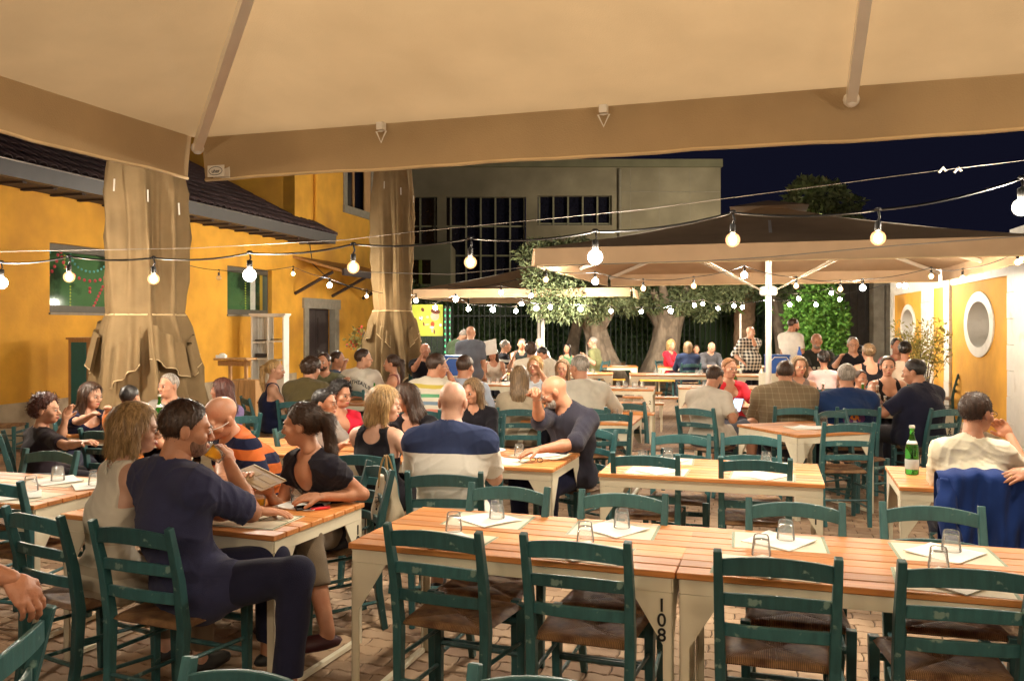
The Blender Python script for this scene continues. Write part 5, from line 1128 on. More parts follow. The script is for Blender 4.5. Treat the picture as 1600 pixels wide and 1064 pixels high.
for key, x, y, l in (('r119', .25, .30, 'tumbler beside the tall green bottle of the woman in red'), ('r119', .55, .22, 'tumbler between the woman in red and the broad man'), ('r119', 1.1, .35, 'tumbler just right of the broad checked shirt'), ('r120', .15, .3, 'tumbler left of the grey-haired man in the blue tee'), ('r120', .75, .35, 'tumbler before the young woman in the black top'), ('r120', .95, .25, 'tumbler by the elbow of the man in navy'),
                      ('mc', .3, .3, 'tumbler by the man in the banded tee'), ('mb', .35, .3, 'tumbler by the woman with long greying curls'), ('t11', .55, .35, 'tumbler between the blonde in black and the white polo'), ('t11', .25, .5, 'tumbler near the long-haired woman in black'), ('lg', .9, .3, 'tumbler before the boy in orange')):
    put(TUMU, 'tumbler', tp(key, x, y, .751), 'upright '+l, 'glass', 0, 'upright tumblers in use')
def plate(p, l):
    t = thing('plate', l, 'plate', p, 0, 'plates in use'); m = MB(); m.lathe([(.06, 0), (.075, .004), (.115, .016), (.117, .018), (.113, .019), (.072, .008), (.001, .007)], 24); m.build('dish', M_NAPKIN, t, True)
    m = MB(); rg = random.Random(int(p.x*100))
    for i in range(9): a = rg.uniform(0, 6.28); r = rg.uniform(0, .045); m.ball((r*math.cos(a), r*math.sin(a), .014), (.018, .014, .010), 7, 5)
    m.build('food', mat('food', (.45, .16, .04), .6, noise=.5, nscale=50), t, True)
plate(tp('r119', .85, .25), 'white plate of food before the broad man in brown checks'); plate(tp('r120', .45, .22), 'white plate of food before the grey-haired man in the blue tee'); plate(tp('mc', 1.15, .45), 'white plate of food beyond the man in light blue'); plate(tp('mb', .8, .5), 'white plate of food left of the white-shirted man'); plate(tp('t11', .75, .60), 'white plate of food beyond the striped polo')
# ================================================================== PEOPLE
# each figure is one smooth surface grown from a blended distance field; garments are shells of the same field
def V3(*a): return np.array(a, dtype=np.float64)
class Grid:
    def __init__(s, lo, hi, h):
        s.lo = np.array(lo, dtype=np.float64); s.h = h; s.n = np.maximum(4, np.ceil((np.array(hi)-s.lo)/h).astype(int)+1)
        s.F = np.full(tuple(s.n), 1.0, dtype=np.float32)
    def sub(s, lo, hi):
        a = np.clip(np.floor((lo-s.lo)/s.h).astype(int), 0, s.n); b = np.clip(np.ceil((hi-s.lo)/s.h).astype(int)+1, 0, s.n)
        if (b <= a).any(): return None
        ax = [s.lo[i]+s.h*np.arange(a[i], b[i], dtype=np.float32) for i in range(3)]
        return (slice(a[0], b[0]), slice(a[1], b[1]), slice(a[2], b[2])), ax[0][:, None, None], ax[1][None, :, None], ax[2][None, None, :]
def smin(a, b, k):
    h = np.clip(0.5+0.5*(b-a)/k, 0, 1); return b*(1-h)+a*h-k*h*(1-h)
def cone_d(X, Y, Z, a, b, r0, r1, w=None, q=1.0):
    d = b-a; L2 = max(float(d@d), 1e-9)
    vx, vy, vz = X-a[0], Y-a[1], Z-a[2]
    t = np.clip((vx*d[0]+vy*d[1]+vz*d[2])/L2, 0, 1)
    vx = vx-t*d[0]; vy = vy-t*d[1]; vz = vz-t*d[2]
    l2 = vx*vx+vy*vy+vz*vz
    if w is not None:
        s = vx*w[0]+vy*w[1]+vz*w[2]; l2 = l2+s*s*(1/(q*q)-1)
    return (np.sqrt(l2)-(r0+(r1-r0)*t))*(1.0 if w is None else (1+q)/2), t
def ell_d(X, Y, Z, c, Rm, r):
    vx, vy, vz = X-c[0], Y-c[1], Z-c[2]
    u = [vx*Rm[0][i]+vy*Rm[1][i]+vz*Rm[2][i] for i in range(3)]
    k0 = np.sqrt(sum((u[i]/r[i])**2 for i in range(3)))+1e-6; k1 = np.sqrt(sum((u[i]/(r[i]*r[i]))**2 for i in range(3)))+1e-6
    return k0*(k0-1)/k1
def draw(g, prims, off=0.0, k=None):
    """prims: ('c',a,b,r0,r1,w,q,k,cut) or ('e',c,Rm,r,k) ; cut=(tmax) keeps only the first part of a cone with a flat end"""
    for p in prims:
        if p[0] == 'c':
            _, a, b, r0, r1, w, q, kk, cut = p; rr = max(r0, r1)+off; m = rr+kk+0.02
            lo = np.minimum(a, b)-m; hi = np.maximum(a, b)+m; s = g.sub(lo, hi)
            if s is None: continue
            sl, X, Y, Z = s; d, t = cone_d(X, Y, Z, a, b, r0+off, r1+off, w, q)
            if cut is not None:
                ax = (b-a)/np.linalg.norm(b-a); c = a+(b-a)*cut; pl = (X-c[0])*ax[0]+(Y-c[1])*ax[1]+(Z-c[2])*ax[2]; d = np.maximum(d, pl)
        else:
            _, c, Rm, r, kk = p; r = np.array(r)+off; m = r.max()+kk+0.02; s = g.sub(c-m, c+m)
            if s is None: continue
            sl, X, Y, Z = s; d = ell_d(X, Y, Z, c, Rm, r)
        g.F[sl] = smin(g.F[sl], d, kk)
def nets(g, iso=0.0):
    F = g.F-iso; S = F < 0
    c = [S[i:S.shape[0]-1+i, j:S.shape[1]-1+j, k:S.shape[2]-1+k] for i in (0, 1) for j in (0, 1) for k in (0, 1)]
    cnt = sum(x.astype(np.int8) for x in c); act = (cnt > 0) & (cnt < 8)
    ids = np.argwhere(act)
    if len(ids) == 0: return np.zeros((0, 3)), np.zeros((0, 4), int)
    index = np.full(act.shape, -1, dtype=np.int32); index[act] = np.arange(len(ids))
    P_ = np.zeros((len(ids), 3)); W = np.zeros(len(ids)); i0 = ids
    corners = [(i, j, k) for i in (0, 1) for j in (0, 1) for k in (0, 1)]
    vals = {cc: F[i0[:, 0]+cc[0], i0[:, 1]+cc[1], i0[:, 2]+cc[2]] for cc in corners}
    for a in corners:
        for ax in range(3):
            if a[ax]: continue
            b = list(a); b[ax] = 1; b = tuple(b); fa, fb = vals[a], vals[b]; m = (fa < 0) != (fb < 0)
            t = np.where(m, fa/(fa-fb+1e-12), 0)
            for x in range(3): P_[:, x] += np.where(m, a[x]+(t if x == ax else 0), 0)
            W += m
    P_ = P_/np.maximum(W, 1)[:, None]+i0; P_ = g.lo+P_*g.h
    quads = []
    for ax in range(3):
        u, v = (ax+1) % 3, (ax+2) % 3
        sa = [slice(None)]*3; sb = [slice(None)]*3; sa[ax] = slice(0, -1); sb[ax] = slice(1, None)
        A = S[tuple(sa)]; B = S[tuple(sb)]; E = np.argwhere(A != B)
        E = E[(E[:, u] > 0) & (E[:, v] > 0) & (E[:, u] < S.shape[u]-1) & (E[:, v] < S.shape[v]-1)]
        if len(E) == 0: continue
        def cell(du, dv): c_ = E.copy(); c_[:, u] -= du; c_[:, v] -= dv; return index[c_[:, 0], c_[:, 1], c_[:, 2]]
        q = np.stack([cell(1, 1), cell(0, 1), cell(0, 0), cell(1, 0)], 1); fl = A[E[:, 0], E[:, 1], E[:, 2]]
        q[~fl] = q[~fl][:, ::-1]; quads.append(q)
    Q = np.concatenate(quads) if quads else np.zeros((0, 4), int)
    return P_, Q[(Q >= 0).all(1)]
def grid_mesh(name, parts, m, parent, org):
    vs, qs, k = [], [], 0
    for P_, Q in parts: vs.append(P_-org); qs.append(Q+k); k += len(P_)
    P_ = np.concatenate(vs); Q = np.concatenate(qs).astype(np.int32)
    me = bpy.data.meshes.new(name); me.vertices.add(len(P_)); me.vertices.foreach_set('co', P_.astype(np.float32).ravel())
    me.loops.add(len(Q)*4); me.loops.foreach_set('vertex_index', Q.ravel()); me.polygons.add(len(Q))
    me.polygons.foreach_set('loop_start', np.arange(0, len(Q)*4, 4, dtype=np.int32)); me.polygons.foreach_set('loop_total', np.full(len(Q), 4, dtype=np.int32))
    me.polygons.foreach_set('use_smooth', np.ones(len(Q), dtype=bool)); me.update(calc_edges=True); me.validate()
    me.materials.append(m); o = bpy.data.objects.new(name, me); col.objects.link(o); o.parent = parent; return o
def skin(k):
    c = [(0.56, 0.30, 0.19), (0.50, 0.24, 0.14), (0.62, 0.36, 0.25), (0.42, 0.19, 0.11)][k]
    return mat('skin_%d' % k, c, 0.45, noise=0.12, nscale=16, bump=0.15, bscale=120, spec=0.4, dirt=((c[0]*.95, c[1]*.68, c[2]*.6), 9, 0.52, 0.8))
HAIRC = {'black': (.012, .009, .008), 'brown': (.045, .022, .012), 'auburn': (.085, .030, .022), 'blond': (.42, .26, .10), 'grey': (.30, .27, .23), 'dirty': (.22, .14, .07), 'honey': (.36, .23, .10), 'white': (.5, .47, .42), 'ginger': (.28, .12, .04), 'stubble': (.20, .11, .075)}
def hair_mat(c):
    nm = 'hair_'+c
    if nm in MATS: return MATS[nm]
    m, n, l, b = new_mat(nm); k = HAIRC[c]; tc = n.new('ShaderNodeTexCoord'); mp = n.new('ShaderNodeMapping'); mp.inputs['Scale'].default_value = (90, 90, 7); l.new(tc.outputs['Object'], mp.inputs[0])
    nz = n.new('ShaderNodeTexNoise'); nz.inputs['Scale'].default_value = 1.0; nz.inputs['Detail'].default_value = 4; l.new(mp.outputs[0], nz.inputs['Vector'])
    cr = n.new('ShaderNodeValToRGB'); l.new(nz.outputs[0], cr.inputs[0]); cr.color_ramp.elements[0].position = .3; cr.color_ramp.elements[1].position = .7
    cr.color_ramp.elements[0].color = (k[0]*.45, k[1]*.42, k[2]*.4, 1); cr.color_ramp.elements[1].color = (min(1, k[0]*1.5), min(1, k[1]*1.5), min(1, k[2]*1.5), 1); l.new(cr.outputs[0], b.inputs['Base Color'])
    b.inputs['Roughness'].default_value = .42; bp = n.new('ShaderNodeBump'); bp.inputs['Strength'].default_value = .8; bp.inputs['Distance'].default_value = .006; l.new(nz.outputs[0], bp.inputs['Height']); l.new(bp.outputs[0], b.inputs['Normal'])
    MATS[nm] = m; return m
def ik(S, Tt, l1, l2, pole):
    d = Tt-S; L = np.linalg.norm(d)
    if L > l1+l2-.005: Tt = S+d/L*(l1+l2-.005); d = Tt-S; L = l1+l2-.005
    L = max(L, abs(l1-l2)+.02); u = d/np.linalg.norm(d); a = (l1*l1-l2*l2+L*L)/(2*L); h = math.sqrt(max(l1*l1-a*a, 0)); p = pole-u*(pole@u); p /= np.linalg.norm(p)+1e-9
    return S+u*a+p*h, Tt
def hand_prims(W, d, pn, s, curl, thumb):
    """W wrist, d direction of the hand, pn back-of-hand normal, thumb side = +-1"""
    d = d/np.linalg.norm(d); pn = pn-d*(pn@d); pn /= np.linalg.norm(pn)+1e-9; sd = np.cross(d, pn)*thumb
    pr = [('c', W, W+d*.035*s, .026*s, .032*s, pn, .65, .012, None), ('c', W+d*.03*s+sd*.012*s, W+d*.072*s+sd*.022*s, .024*s, .021*s, pn, .62, .012, None), ('c', W+d*.03*s-sd*.012*s, W+d*.066*s-sd*.024*s, .022*s, .019*s, pn, .62, .012, None)]
    for i, (o_, L, r) in enumerate(((.030, .072, .0098), (.010, .080, .0102), (-.011, .074, .0098), (-.031, .058, .0086))):
        b = W+d*(.078-.006*abs(i-1.2))*s+sd*o_*s; dd = d+sd*o_*1.8; dd /= np.linalg.norm(dd); q = b; L = L*s
        for seg, (fr, c) in enumerate(((.45, .35), (.32, .9), (.23, 1.35))):
            an = curl*c; v = dd*math.cos(an)-pn*math.sin(an); e = q+v*L*fr; pr.append(('c', q, e, (r-.0008*seg)*s, (r-.0008*(seg+1))*s, None, 1, .0035, None)); q = e
    b = W+d*.022*s+sd*.024*s; v = d*.65+sd*.65-pn*.35; v /= np.linalg.norm(v); e = b+v*.042*s; pr.append(('c', b, e, .0135*s, .0115*s, None, 1, .010, None)); v2 = d*.9+sd*.2-pn*(.3+.4*curl); v2 /= np.linalg.norm(v2); pr.append(('c', e, e+v2*.032*s, .0112*s, .009*s, None, 1, .004, None))
    return pr
def mitt(W, d, pn, s, curl):
    d = d/np.linalg.norm(d); e = W+d*.075*s; v = d*math.cos(curl)-pn*math.sin(curl)
    return [('c', W, e, .026*s, .034*s, pn, .6, .015, None), ('c', e, e+v*.07*s, .032*s, .022*s, pn, .5, .015, None)]
PEOPLE = []
def person(label, px, py, D, yaw, hyaw=None, pitch=0, roll=0, lean=.06, side=0, s=1.0, w=1.0, hair='short', hc='brown', sk=0, top=(.5, .5, .5), topmat=None, sleeve=.75, neck=.0, trous=(.03, .035, .06), pant=1.9,
           L=None, Rr=None, Le=None, Re=None, cyaw=None, sit=True, fem=False, beard=None, glasses=False, seat=True, chair_label=None, belt=None, collar=None, foot=None, curlL=.5, curlR=.5, knee=None, dirs=None, apron=False, shk=1.0, hem=None, shoes=(.02, .02, .02), faceon=None, fuzz=0, pel=None, neckdeep=0.0):
    hyaw = yaw if hyaw is None else hyaw; cyaw = (yaw*.7+hyaw*.3 if abs(hyaw-yaw) < 120 else yaw) if cyaw is None else cyaw
    near = D < 6.2; mid_ = D < 11.5
    H = np.array(at(px, py, D)); f = np.array(dirv(yaw)); r = np.array(dirv(yaw+90)); cf = np.array(dirv(cyaw)); cr_ = np.array(dirv(cyaw+90)); up = V3(0, 0, 1)
    if sit: P_ = H-f*lean-r*side; P_[2] = .455+.095*s
    else: P_ = H-f*lean-r*side; P_[2] = H[2]-.70*s
    if pel is not None: P_[:2] = np.array(at(pel[0], 509, pel[1]))[:2]
    hf = np.array(dirv(hyaw))*math.cos(R(pitch))-up*math.sin(R(pitch)); hr = np.array(dirv(hyaw+90))
    hr = hr*math.cos(R(roll))-up*math.sin(R(roll)); hu = np.cross(hr, hf); hu /= np.linalg.norm(hu)
    HR = np.stack([hr, hf, hu], 1)      # columns: right, forward, up
    hl = lambda x, y, z: H+(HR @ V3(x, y, z))*s
    N = H-hu*.165*s-hf*.035*s-up*.025*s+(P_-H)*np.array([.10, .10, 0])
    C = P_*.42+N*.58-cf*.035*s; shw = (.155 if fem else .178)*w**.5*s*shk
    SL, SR = N-cr_*shw-up*.035*s, N+cr_*shw-up*.035*s; wf = w*s*(.88 if fem else 1.0)
    fw = cf*1.0
    torso = [('c', P_-r*.075*s+up*.0, P_+r*.075*s, .125*wf, .125*wf, f, .85, .05, None), ('c', P_+up*.03*s, C-up*.03, .138*wf, .140*wf, f, .74, .06, None),
             ('c', C, N-up*.085*s, .148*wf, .130*wf, fw, .70, .06, None), ('c', C+cr_*.07*s, SR-cr_*.035*s-up*.045, .085*wf, .075*wf, fw, .8, .05, None), ('c', C-cr_*.07*s, SL+cr_*.035*s-up*.045, .085*wf, .075*wf, fw, .8, .05, None),
             ('c', SL, SR, .058*wf, .058*wf, None, 1, .05, None), ('c', N+up*.02, SR-cr_*.02, .045*wf, .052*wf, None, 1, .05, None), ('c', N+up*.02, SL+cr_*.02, .045*wf, .052*wf, None, 1, .05, None)]
    if fem: torso += [('e', C+up*.06*s+cf*.085*s+cr_*.065*s, np.eye(3), (.062*s,)*3, .04), ('e', C+up*.06*s+cf*.085*s-cr_*.065*s, np.eye(3), (.062*s,)*3, .04)]
    elif w > 1.12: torso += [('e', P_+up*.14*s+f*.06*s, np.eye(3), (.15*wf, .14*wf, .13*wf), .05)]
    l1, l2 = .285*s, .255*s; arms = []; sl_pr = []; hands = []
    defL = P_+f*.40*s-r*.15*s; defR = P_+f*.40*s+r*.15*s
    for sgn, S_, tgt, elb, cu in ((-1, SL, L, Le, curlL), (1, SR, Rr, Re, curlR)):
        if tgt is None:
            tgt = (defL if sgn < 0 else defR).copy(); tgt[2] = .80 if sit else P_[2]-.05
            if not sit: tgt = P_+r*sgn*.22*s+f*.05; tgt[2] = P_[2]-.06
        elif len(tgt) == 3 and isinstance(tgt, tuple): tgt = np.array(at(*tgt))
        else: tgt = P_+f*tgt[0]+r*tgt[1]+up*(tgt[2]-P_[2])
        if elb is not None: E = np.array(at(*elb)); dE = E-S_; E = S_+dE/np.linalg.norm(dE)*min(np.linalg.norm(dE), l1*1.12); dW = tgt-E; Wr = E+dW/np.linalg.norm(dW)*min(np.linalg.norm(dW), l2*1.1)
        else: E, Wr = ik(S_, tgt, l1, l2, -up*1.0+cr_*sgn*.55-cf*.35)
        aw = (.042 if fem else .050)*s*w**.5; fa = (.034 if fem else .040)*s*w**.3; wr = (.0225 if fem else .026)*s
        arms += [('c', S_, E, aw*1.08, aw*.80, None, 1, .03, None), ('c', E, E+(Wr-E)*.35, fa*.95, fa*1.05, None, 1, .02, None), ('c', E+(Wr-E)*.35, Wr, fa*1.02, wr, None, 1, .02, None)]
        hd_ = Wr-E; hd_ /= np.linalg.norm(hd_); pn = up-hd_*(up@hd_)
        if np.linalg.norm(pn) < .3: pn = -cf+cr_*sgn*.5
        if dirs and sgn in dirs: hd_, pn = dirs[sgn]
        pn = pn/np.linalg.norm(pn); hands.append((Wr, hd_, pn, cu, sgn))
        if sleeve > 0:
            q = min(sleeve, 1.0); sl_pr.append(('c', S_, E, aw*1.15, aw*1.0, None, 1, .03, q if sleeve <= 1 else None))
            if sleeve > 1: sl_pr.append(('c', E, Wr, fa*1.12, wr*1.35, None, 1, .02, min(sleeve-1, .97)))
    legs = []; tr = []; feet = []
    for sgn in (-1, 1):
        hp = P_+r*sgn*.085*s
        if sit:
            K = hp+f*.42*s+r*sgn*.06*s; K[2] = .50*s+.02
            if knee and sgn in knee: K = np.array(at(*knee[sgn]))
            A = K-f*.02*s; A[2] = .09
            if foot and sgn in foot: A = np.array(at(*foot[sgn]))
        else: K = hp+f*.03*s; K[2] = P_[2]*.53; A = hp-f*.02+r*sgn*.03; A[2] = .09
        th, ca = (.082 if not fem else .080)*s*w**.5, .052*s
        legs += [('c', hp, K, th*1.08, .058*s, None, 1, .04, None), ('c', K, K*.6+A*.4, .052*s, ca, None, 1, .03, None), ('c', K*.6+A*.4, A, ca, .036*s, None, 1, .03, None)]
        tr.append(('c', hp, K, th*1.16, .068*s, None, 1, .04, min(pant, 1) if pant <= 1 else None))
        if pant > 1: tr.append(('c', K, A, .068*s, .050*s, None, 1, .03, min(pant-1, .97)))
        fd = f*1.0
        feet.append((A, fd)); legs += [('c', A-up*.045, A+fd*.13*s-up*.06, .034*s, .026*s, None, 1, .03, None)]
    root = thing('person', label, 'person', (P_[0], P_[1], 0)); org = V3(P_[0], P_[1], 0)
    allp = np.array([p for q in (torso+arms+legs) if q[0] == 'c' for p in (q[1], q[2])])
    # body grid
    h = .0095 if near else (.014 if mid_ else .022)
    if D < 5.2: h = .0082
    mg = .08+.10*max(1, w*s); lo, hi = allp.min(0)-mg, np.maximum(allp.max(0), H)+mg
    zt_ = max(H[2]+.02, max(q[2][2] for q in arms)+.14); g = Grid(lo, np.minimum(hi, [9e9, 9e9, zt_]), h)
    neckp = [('c', N-up*.03, H-hu*.03*s-hf*.02*s, .056*s*(.85 if fem else 1.02)*w**.3, .050*s*(.85 if fem else 1.05)*w**.3, None, 1, .035, None)]
    draw(g, torso); draw(g, neckp)
    if not near:
        for a_ in hands: draw(g, mitt(a_[0], a_[1], a_[2], s, a_[3]))
    g2_ = arms; 
    for q in (arms[:3], arms[3:]):
        ga = Grid(lo, g.lo+(g.n-1)*h, h); ga.n = g.n; ga.F = np.full(g.F.shape, 1., np.float32); draw(ga, q); g.F = smin(g.F, ga.F, .012)
    gl_ = np.full(g.F.shape, 1., np.float32)
    for q in (legs[:4], legs[4:]):
        ga = Grid(lo, hi, h); ga.n = g.n; ga.F = np.full(g.F.shape, 1., np.float32); draw(ga, q); gl_ = np.minimum(gl_, ga.F)
    g.F = smin(g.F, gl_, .02)
    # head grid
    hh = .0042 if near else (.0062 if D < 8.5 else (.009 if mid_ else .014))
    gh = Grid(H-.155*s-.0, H+.155*s, hh)
    E_ = lambda x, y, z, rx, ry, rz, k=.02: ('e', hl(x, y, z), HR, (rx*s, ry*s, rz*s), k)
    Cn = lambda a, b, r0, r1, k=.01: ('c', hl(*a), hl(*b), r0*s, r1*s, None, 1, k, None)
    jw = .92 if fem else 1.0
    hp_ = [E_(0, -.012, .030, .074, .094, .084), E_(0, .030, -.050, .054*jw, .060, .062, .03), E_(0, .060, -.078, .026*jw, .028, .026, .025), Cn((-.026, .080, .020), (.026, .080, .020), .012, .012, .02),
           E_(-.038, .058, -.025, .026, .026, .024, .02), E_(.038, .058, -.025, .026, .026, .024, .02)]
    draw(gh, hp_)
    # eye sockets
    sgr = gh.sub(H-.15, H+.15); sl, X, Y, Z = sgr
    for sx in (-1, 1):
        d = ell_d(X, Y, Z, hl(sx*.031, .102, -.001), HR, (.019*s, .016*s, .011*s)); gh.F[sl] = -smin(-gh.F[sl], d, .012)
    draw(gh, [Cn((0, .088, .004), (0, .108, -.030), .0085, .0125, .008), E_(-.012, .097, -.035, .009, .010, .008, .006), E_(.012, .097, -.035, .009, .010, .008, .006), E_(0, .088, -.058, .023, .012, .007, .008), E_(0, .087, -.068, .020, .012, .007, .006),
             E_(-.031, .082, -.001, .014, .013, .0115, .004), E_(.031, .082, -.001, .014, .013, .0115, .004), E_(-.077, -.008, -.008, .010, .020, .032, .008), E_(.077, -.008, -.008, .010, .020, .032, .008)])
    draw(gh, [('c', hl(0, -.02, -.05), hl(0, -.035, -.135), .052*s*(.85 if fem else 1.03)*w**.3, .054*s*(.85 if fem else 1.03)*w**.3, None, 1, .03, None)])
    zc = gh.lo[2]+2*hh
    # cut the lower end open inside the neck of the body
    parts = [nets(g), nets(gh)]
    if near or D < 7:
        for Wr, hd_, pn, cu, sgn in hands:
            gg = Grid(Wr-.23, Wr+.23, .0042 if near else .006); draw(gg, hand_prims(Wr, hd_, pn, s, cu, sgn)); parts.append(nets(gg))
    body = grid_mesh('body', parts, skin(sk), root, org)
    # shirt
    if True:
        gs = Grid(lo, hi, h); gs.n = np.maximum(4, np.ceil((hi-lo)/h).astype(int)+1); gs.F = np.full(tuple(gs.n), 1., np.float32)
        draw(gs, torso, .014 if not fem else .010)
        if sit and D < 10:
            for q in (tr[0], tr[len(tr)//2]): draw(gs, [('c', q[1], q[1]+(q[2]-q[1])*.32, q[3]+.004, q[3]*.96, None, 1, .055, None)], .006)
        if sleeve > 0:
            k2 = len(sl_pr)//2
            for q in (sl_pr[:k2], sl_pr[k2:]):
                ga = Grid(lo, hi, h); draw(ga, q, .014); gs.F = smin(gs.F, ga.F, .02)
        sl, X, Y, Z = gs.sub(lo-1, hi+1)
        # creases
        rg = np.random.RandomState(int(abs(px)*7+py)); 
        amp = .0075 if near else .0065
        xx, yy, zz_ = X-P_[0], Y-P_[1], Z-P_[2]; disp = 0
        for q in range(5):
            kv = rg.normal(size=3)*np.array([20, 20, 14])+np.array([0, 0, 26*(1 if q % 2 else -.4)]); ph = rg.uniform(0, 6.28); wv = 1.5*np.sin(xx*11+yy*9+zz_*6+ph)+.7*np.sin(xx*23-zz_*17+ph*2)
            a = np.sin(kv[0]*xx+kv[1]*yy+kv[2]*zz_+ph+wv); msk = .5+.5*np.sin(xx*6*(q-2)+zz_*8+yy*5+ph*3)
            disp = disp-((1-np.abs(a))**3*1.5-.3)*msk
        fade = np.clip((zz_+.05)/.15, .3, 1)
        gs.F[sl] = gs.F[sl]+amp*.55*disp*fade*(1 if not sleeve == 0 else .6)
        # neckline
        d, _ = cone_d(X, Y, Z, N-up*.01+cf*.012, H-hu*.05*s+cf*.0, (.062+neck)*s, .085*s)
        gs.F[sl] = np.maximum(gs.F[sl], -d)
        if neckdeep > 0:
            d = ell_d(X, Y, Z, N-up*(.03+neckdeep*.55)*s+cf*.10*s, np.stack([cr_, cf, up], 1), (.075*s+neckdeep*.12, .09*s, .05*s+neckdeep*.5)); gs.F[sl] = np.maximum(gs.F[sl], -d)
            if sleeve == 0:
                d = ell_d(X, Y, Z, N-up*(.01+neckdeep*.25)*s-cf*.09*s, np.stack([cr_, cf, up], 1), (.07*s, .08*s, .04*s+neckdeep*.25)); gs.F[sl] = np.maximum(gs.F[sl], -d)
        if sleeve == 0:
            for sgn, S_ in ((-1, SL), (1, SR)):
                d = (X-S_[0])*cr_[0]*sgn+(Y-S_[1])*cr_[1]*sgn+(Z-S_[2])*.25+.030*s; d2 = -((Z-(S_[2]-.13*s))); gs.F[sl] = np.maximum(gs.F[sl], np.minimum(d, -d2*1.0+0*X))
        hm_z = (P_[2]-(.07 if sit else .12)*s) if hem is None else hem
        gs.F[sl] = np.maximum(gs.F[sl], hm_z-Z+0*X+0*Y)
        shirt = grid_mesh('shirt' if not fem else 'top', [nets(gs)], topmat or cloth(top), root, org)
    gt_ = Grid(lo, hi, h); gt_.F[:] = 1
    for q in (tr[:len(tr)//2], tr[len(tr)//2:]):
        ga = Grid(lo, hi, h); draw(ga, q, .006); gt_.F = np.minimum(gt_.F, ga.F)
    gp = Grid(lo, hi, h); draw(gp, torso[:2], .004); sl, X, Y, Z = gp.sub(lo-1, hi+1); gp.F[sl] = np.maximum(gp.F[sl], Z-(P_[2]+.08*s)+0*X+0*Y); gt_.F = smin(gt_.F, gp.F, .03)
    rg = np.random.RandomState(int(abs(px))); xx, yy, zz_ = X-P_[0], Y-P_[1], Z-P_[2]; disp = 0
    for q in range(4): kv = rg.normal(size=3)*20; disp = disp+np.sin(kv[0]*xx+kv[1]*yy+kv[2]*zz_+rg.uniform(0, 6)+1.5*np.sin(xx*8+zz_*9))
    gt_.F = gt_.F+.0015*disp
    P2, Q2 = nets(gt_)
    if len(P2): grid_mesh('trousers' if pant > 1 else 'shorts', [(P2, Q2)], cloth(trous), root, org)
    if D < 9:
        m = MB()
        for A, fd in feet:
            c = A+fd*.06*s-up*.055-org; yw = math.atan2(fd[0], fd[1]); rot = Matrix.Rotation(-yw, 3, 'Z'); k0 = len(m.v); b = MB(); b.ball((0, 0, 0), (.048*s, .135*s, .045), 12, 8)
            m.v += [tuple(rot @ Vector((x, y, max(z, -.025))) + Vector(c)) for x, y, z in b.v]; m.f += [tuple(i+k0 for i in q) for q in b.f]; m.mi += [0]*len(b.f)
        n2 = len(m.v)//2
        for i_ in (0, 1): mk('shoe', m.v[i_*n2:(i_+1)*n2], [tuple(x-i_*n2 for x in q) for q in m.f if (q[0] >= n2) == bool(i_)], mat('shoe_%02x' % int(shoes[0]*255), shoes, .5), root, True)
    # hair
    if hair != 'bald' or fuzz:
        ghh = .0050 if near else (.0075 if D < 8.5 else (.011 if mid_ else .016)); ext = .20 if hair in ('short', 'fringe', 'bald') else .42
        gH = Grid(H-V3(.24, .24, ext)*s, H+V3(.24, .24, .20)*s, ghh); off = {'short': .008, 'fringe': .005, 'bald': .002, 'crew': .006, 'curly': .024, 'bun': .010, 'pony': .010, 'long': .016, 'bob': .020}[hair]
        base = [E_(0, -.014, .032, .074+off, .094+off, .084+off*1.1)]
        draw(gH, base)
        sl, X, Y, Z = gH.sub(H-1, H+1); vx, vy, vz = X-H[0], Y-H[1], Z-H[2]
        lx, ly, lz = [(vx*HR[0][i]+vy*HR[1][i]+vz*HR[2][i])/s for i in range(3)]
        if hair in ('fringe', 'bald'): cut = np.maximum(lz-.035, ly-.01)*s
        else: cut = ((ly-.050)*.80-(lz-.058)*.60+.006*np.sin(lx*70+px)+.010*np.cos(lx*30))*s
        if hair in ('short', 'fringe', 'bald', 'crew', 'curly', 'bun', 'pony'):
            ear = (np.sqrt((ly+.004)**2+(lz+.012)**2)-.028)*s; cut = np.maximum(cut, -ear); cut = np.maximum(cut, (-lz-.075)*s)
            cut = np.maximum(cut, ((ly+.002)*.5-(lz+.03)*.3-.018)*s*np.where(lz < .0, 1, 0)+np.where(lz < 0, 0, -1))
        gH.F[sl] = np.maximum(gH.F[sl], cut)
        # keep only a shell so that the head stays inside
        extra = []
        if hair == 'long':
            extra = [Cn((0, -.045, .02), (0, -.085, -.17), .080, .072, .03), Cn((-.03, -.085, -.17), (-.035, -.09, -.34), .062, .040, .03), Cn((.03, -.085, -.17), (.04, -.10, -.36), .062, .034, .03), Cn((-.070, -.010, .02), (-.078, -.02, -.17), .026, .028, .03), Cn((.070, -.010, .02), (.078, -.02, -.17), .026, .028, .03)]
        elif hair == 'bob':
            extra = [Cn((0, -.045, .02), (0, -.062, -.085), .088, .072, .03), Cn((-.074, .0, .02), (-.078, .012, -.085), .026, .024, .03), Cn((.074, .0, .02), (.078, .012, -.085), .026, .024, .03)]
        elif hair == 'pony':
            extra = [Cn((0, -.10, .045), (0, -.145, .02), .028, .034, .02), Cn((0, -.145, .02), (0, -.15, -.14), .036, .030, .02), Cn((0, -.15, -.14), (0, -.13, -.26), .030, .012, .02)]
        elif hair == 'bun': extra = [E_(0, -.125, .030, .045, .040, .045, .015)]
        elif hair == 'curly': extra = [E_(.05, -.06, .03, .04, .05, .05, .03), E_(-.05, -.06, .03, .04, .05, .05, .03), E_(0, -.09, .0, .06, .04, .06, .03), E_(0, -.02, .10, .06, .06, .03, .03)]
        draw(gH, extra)
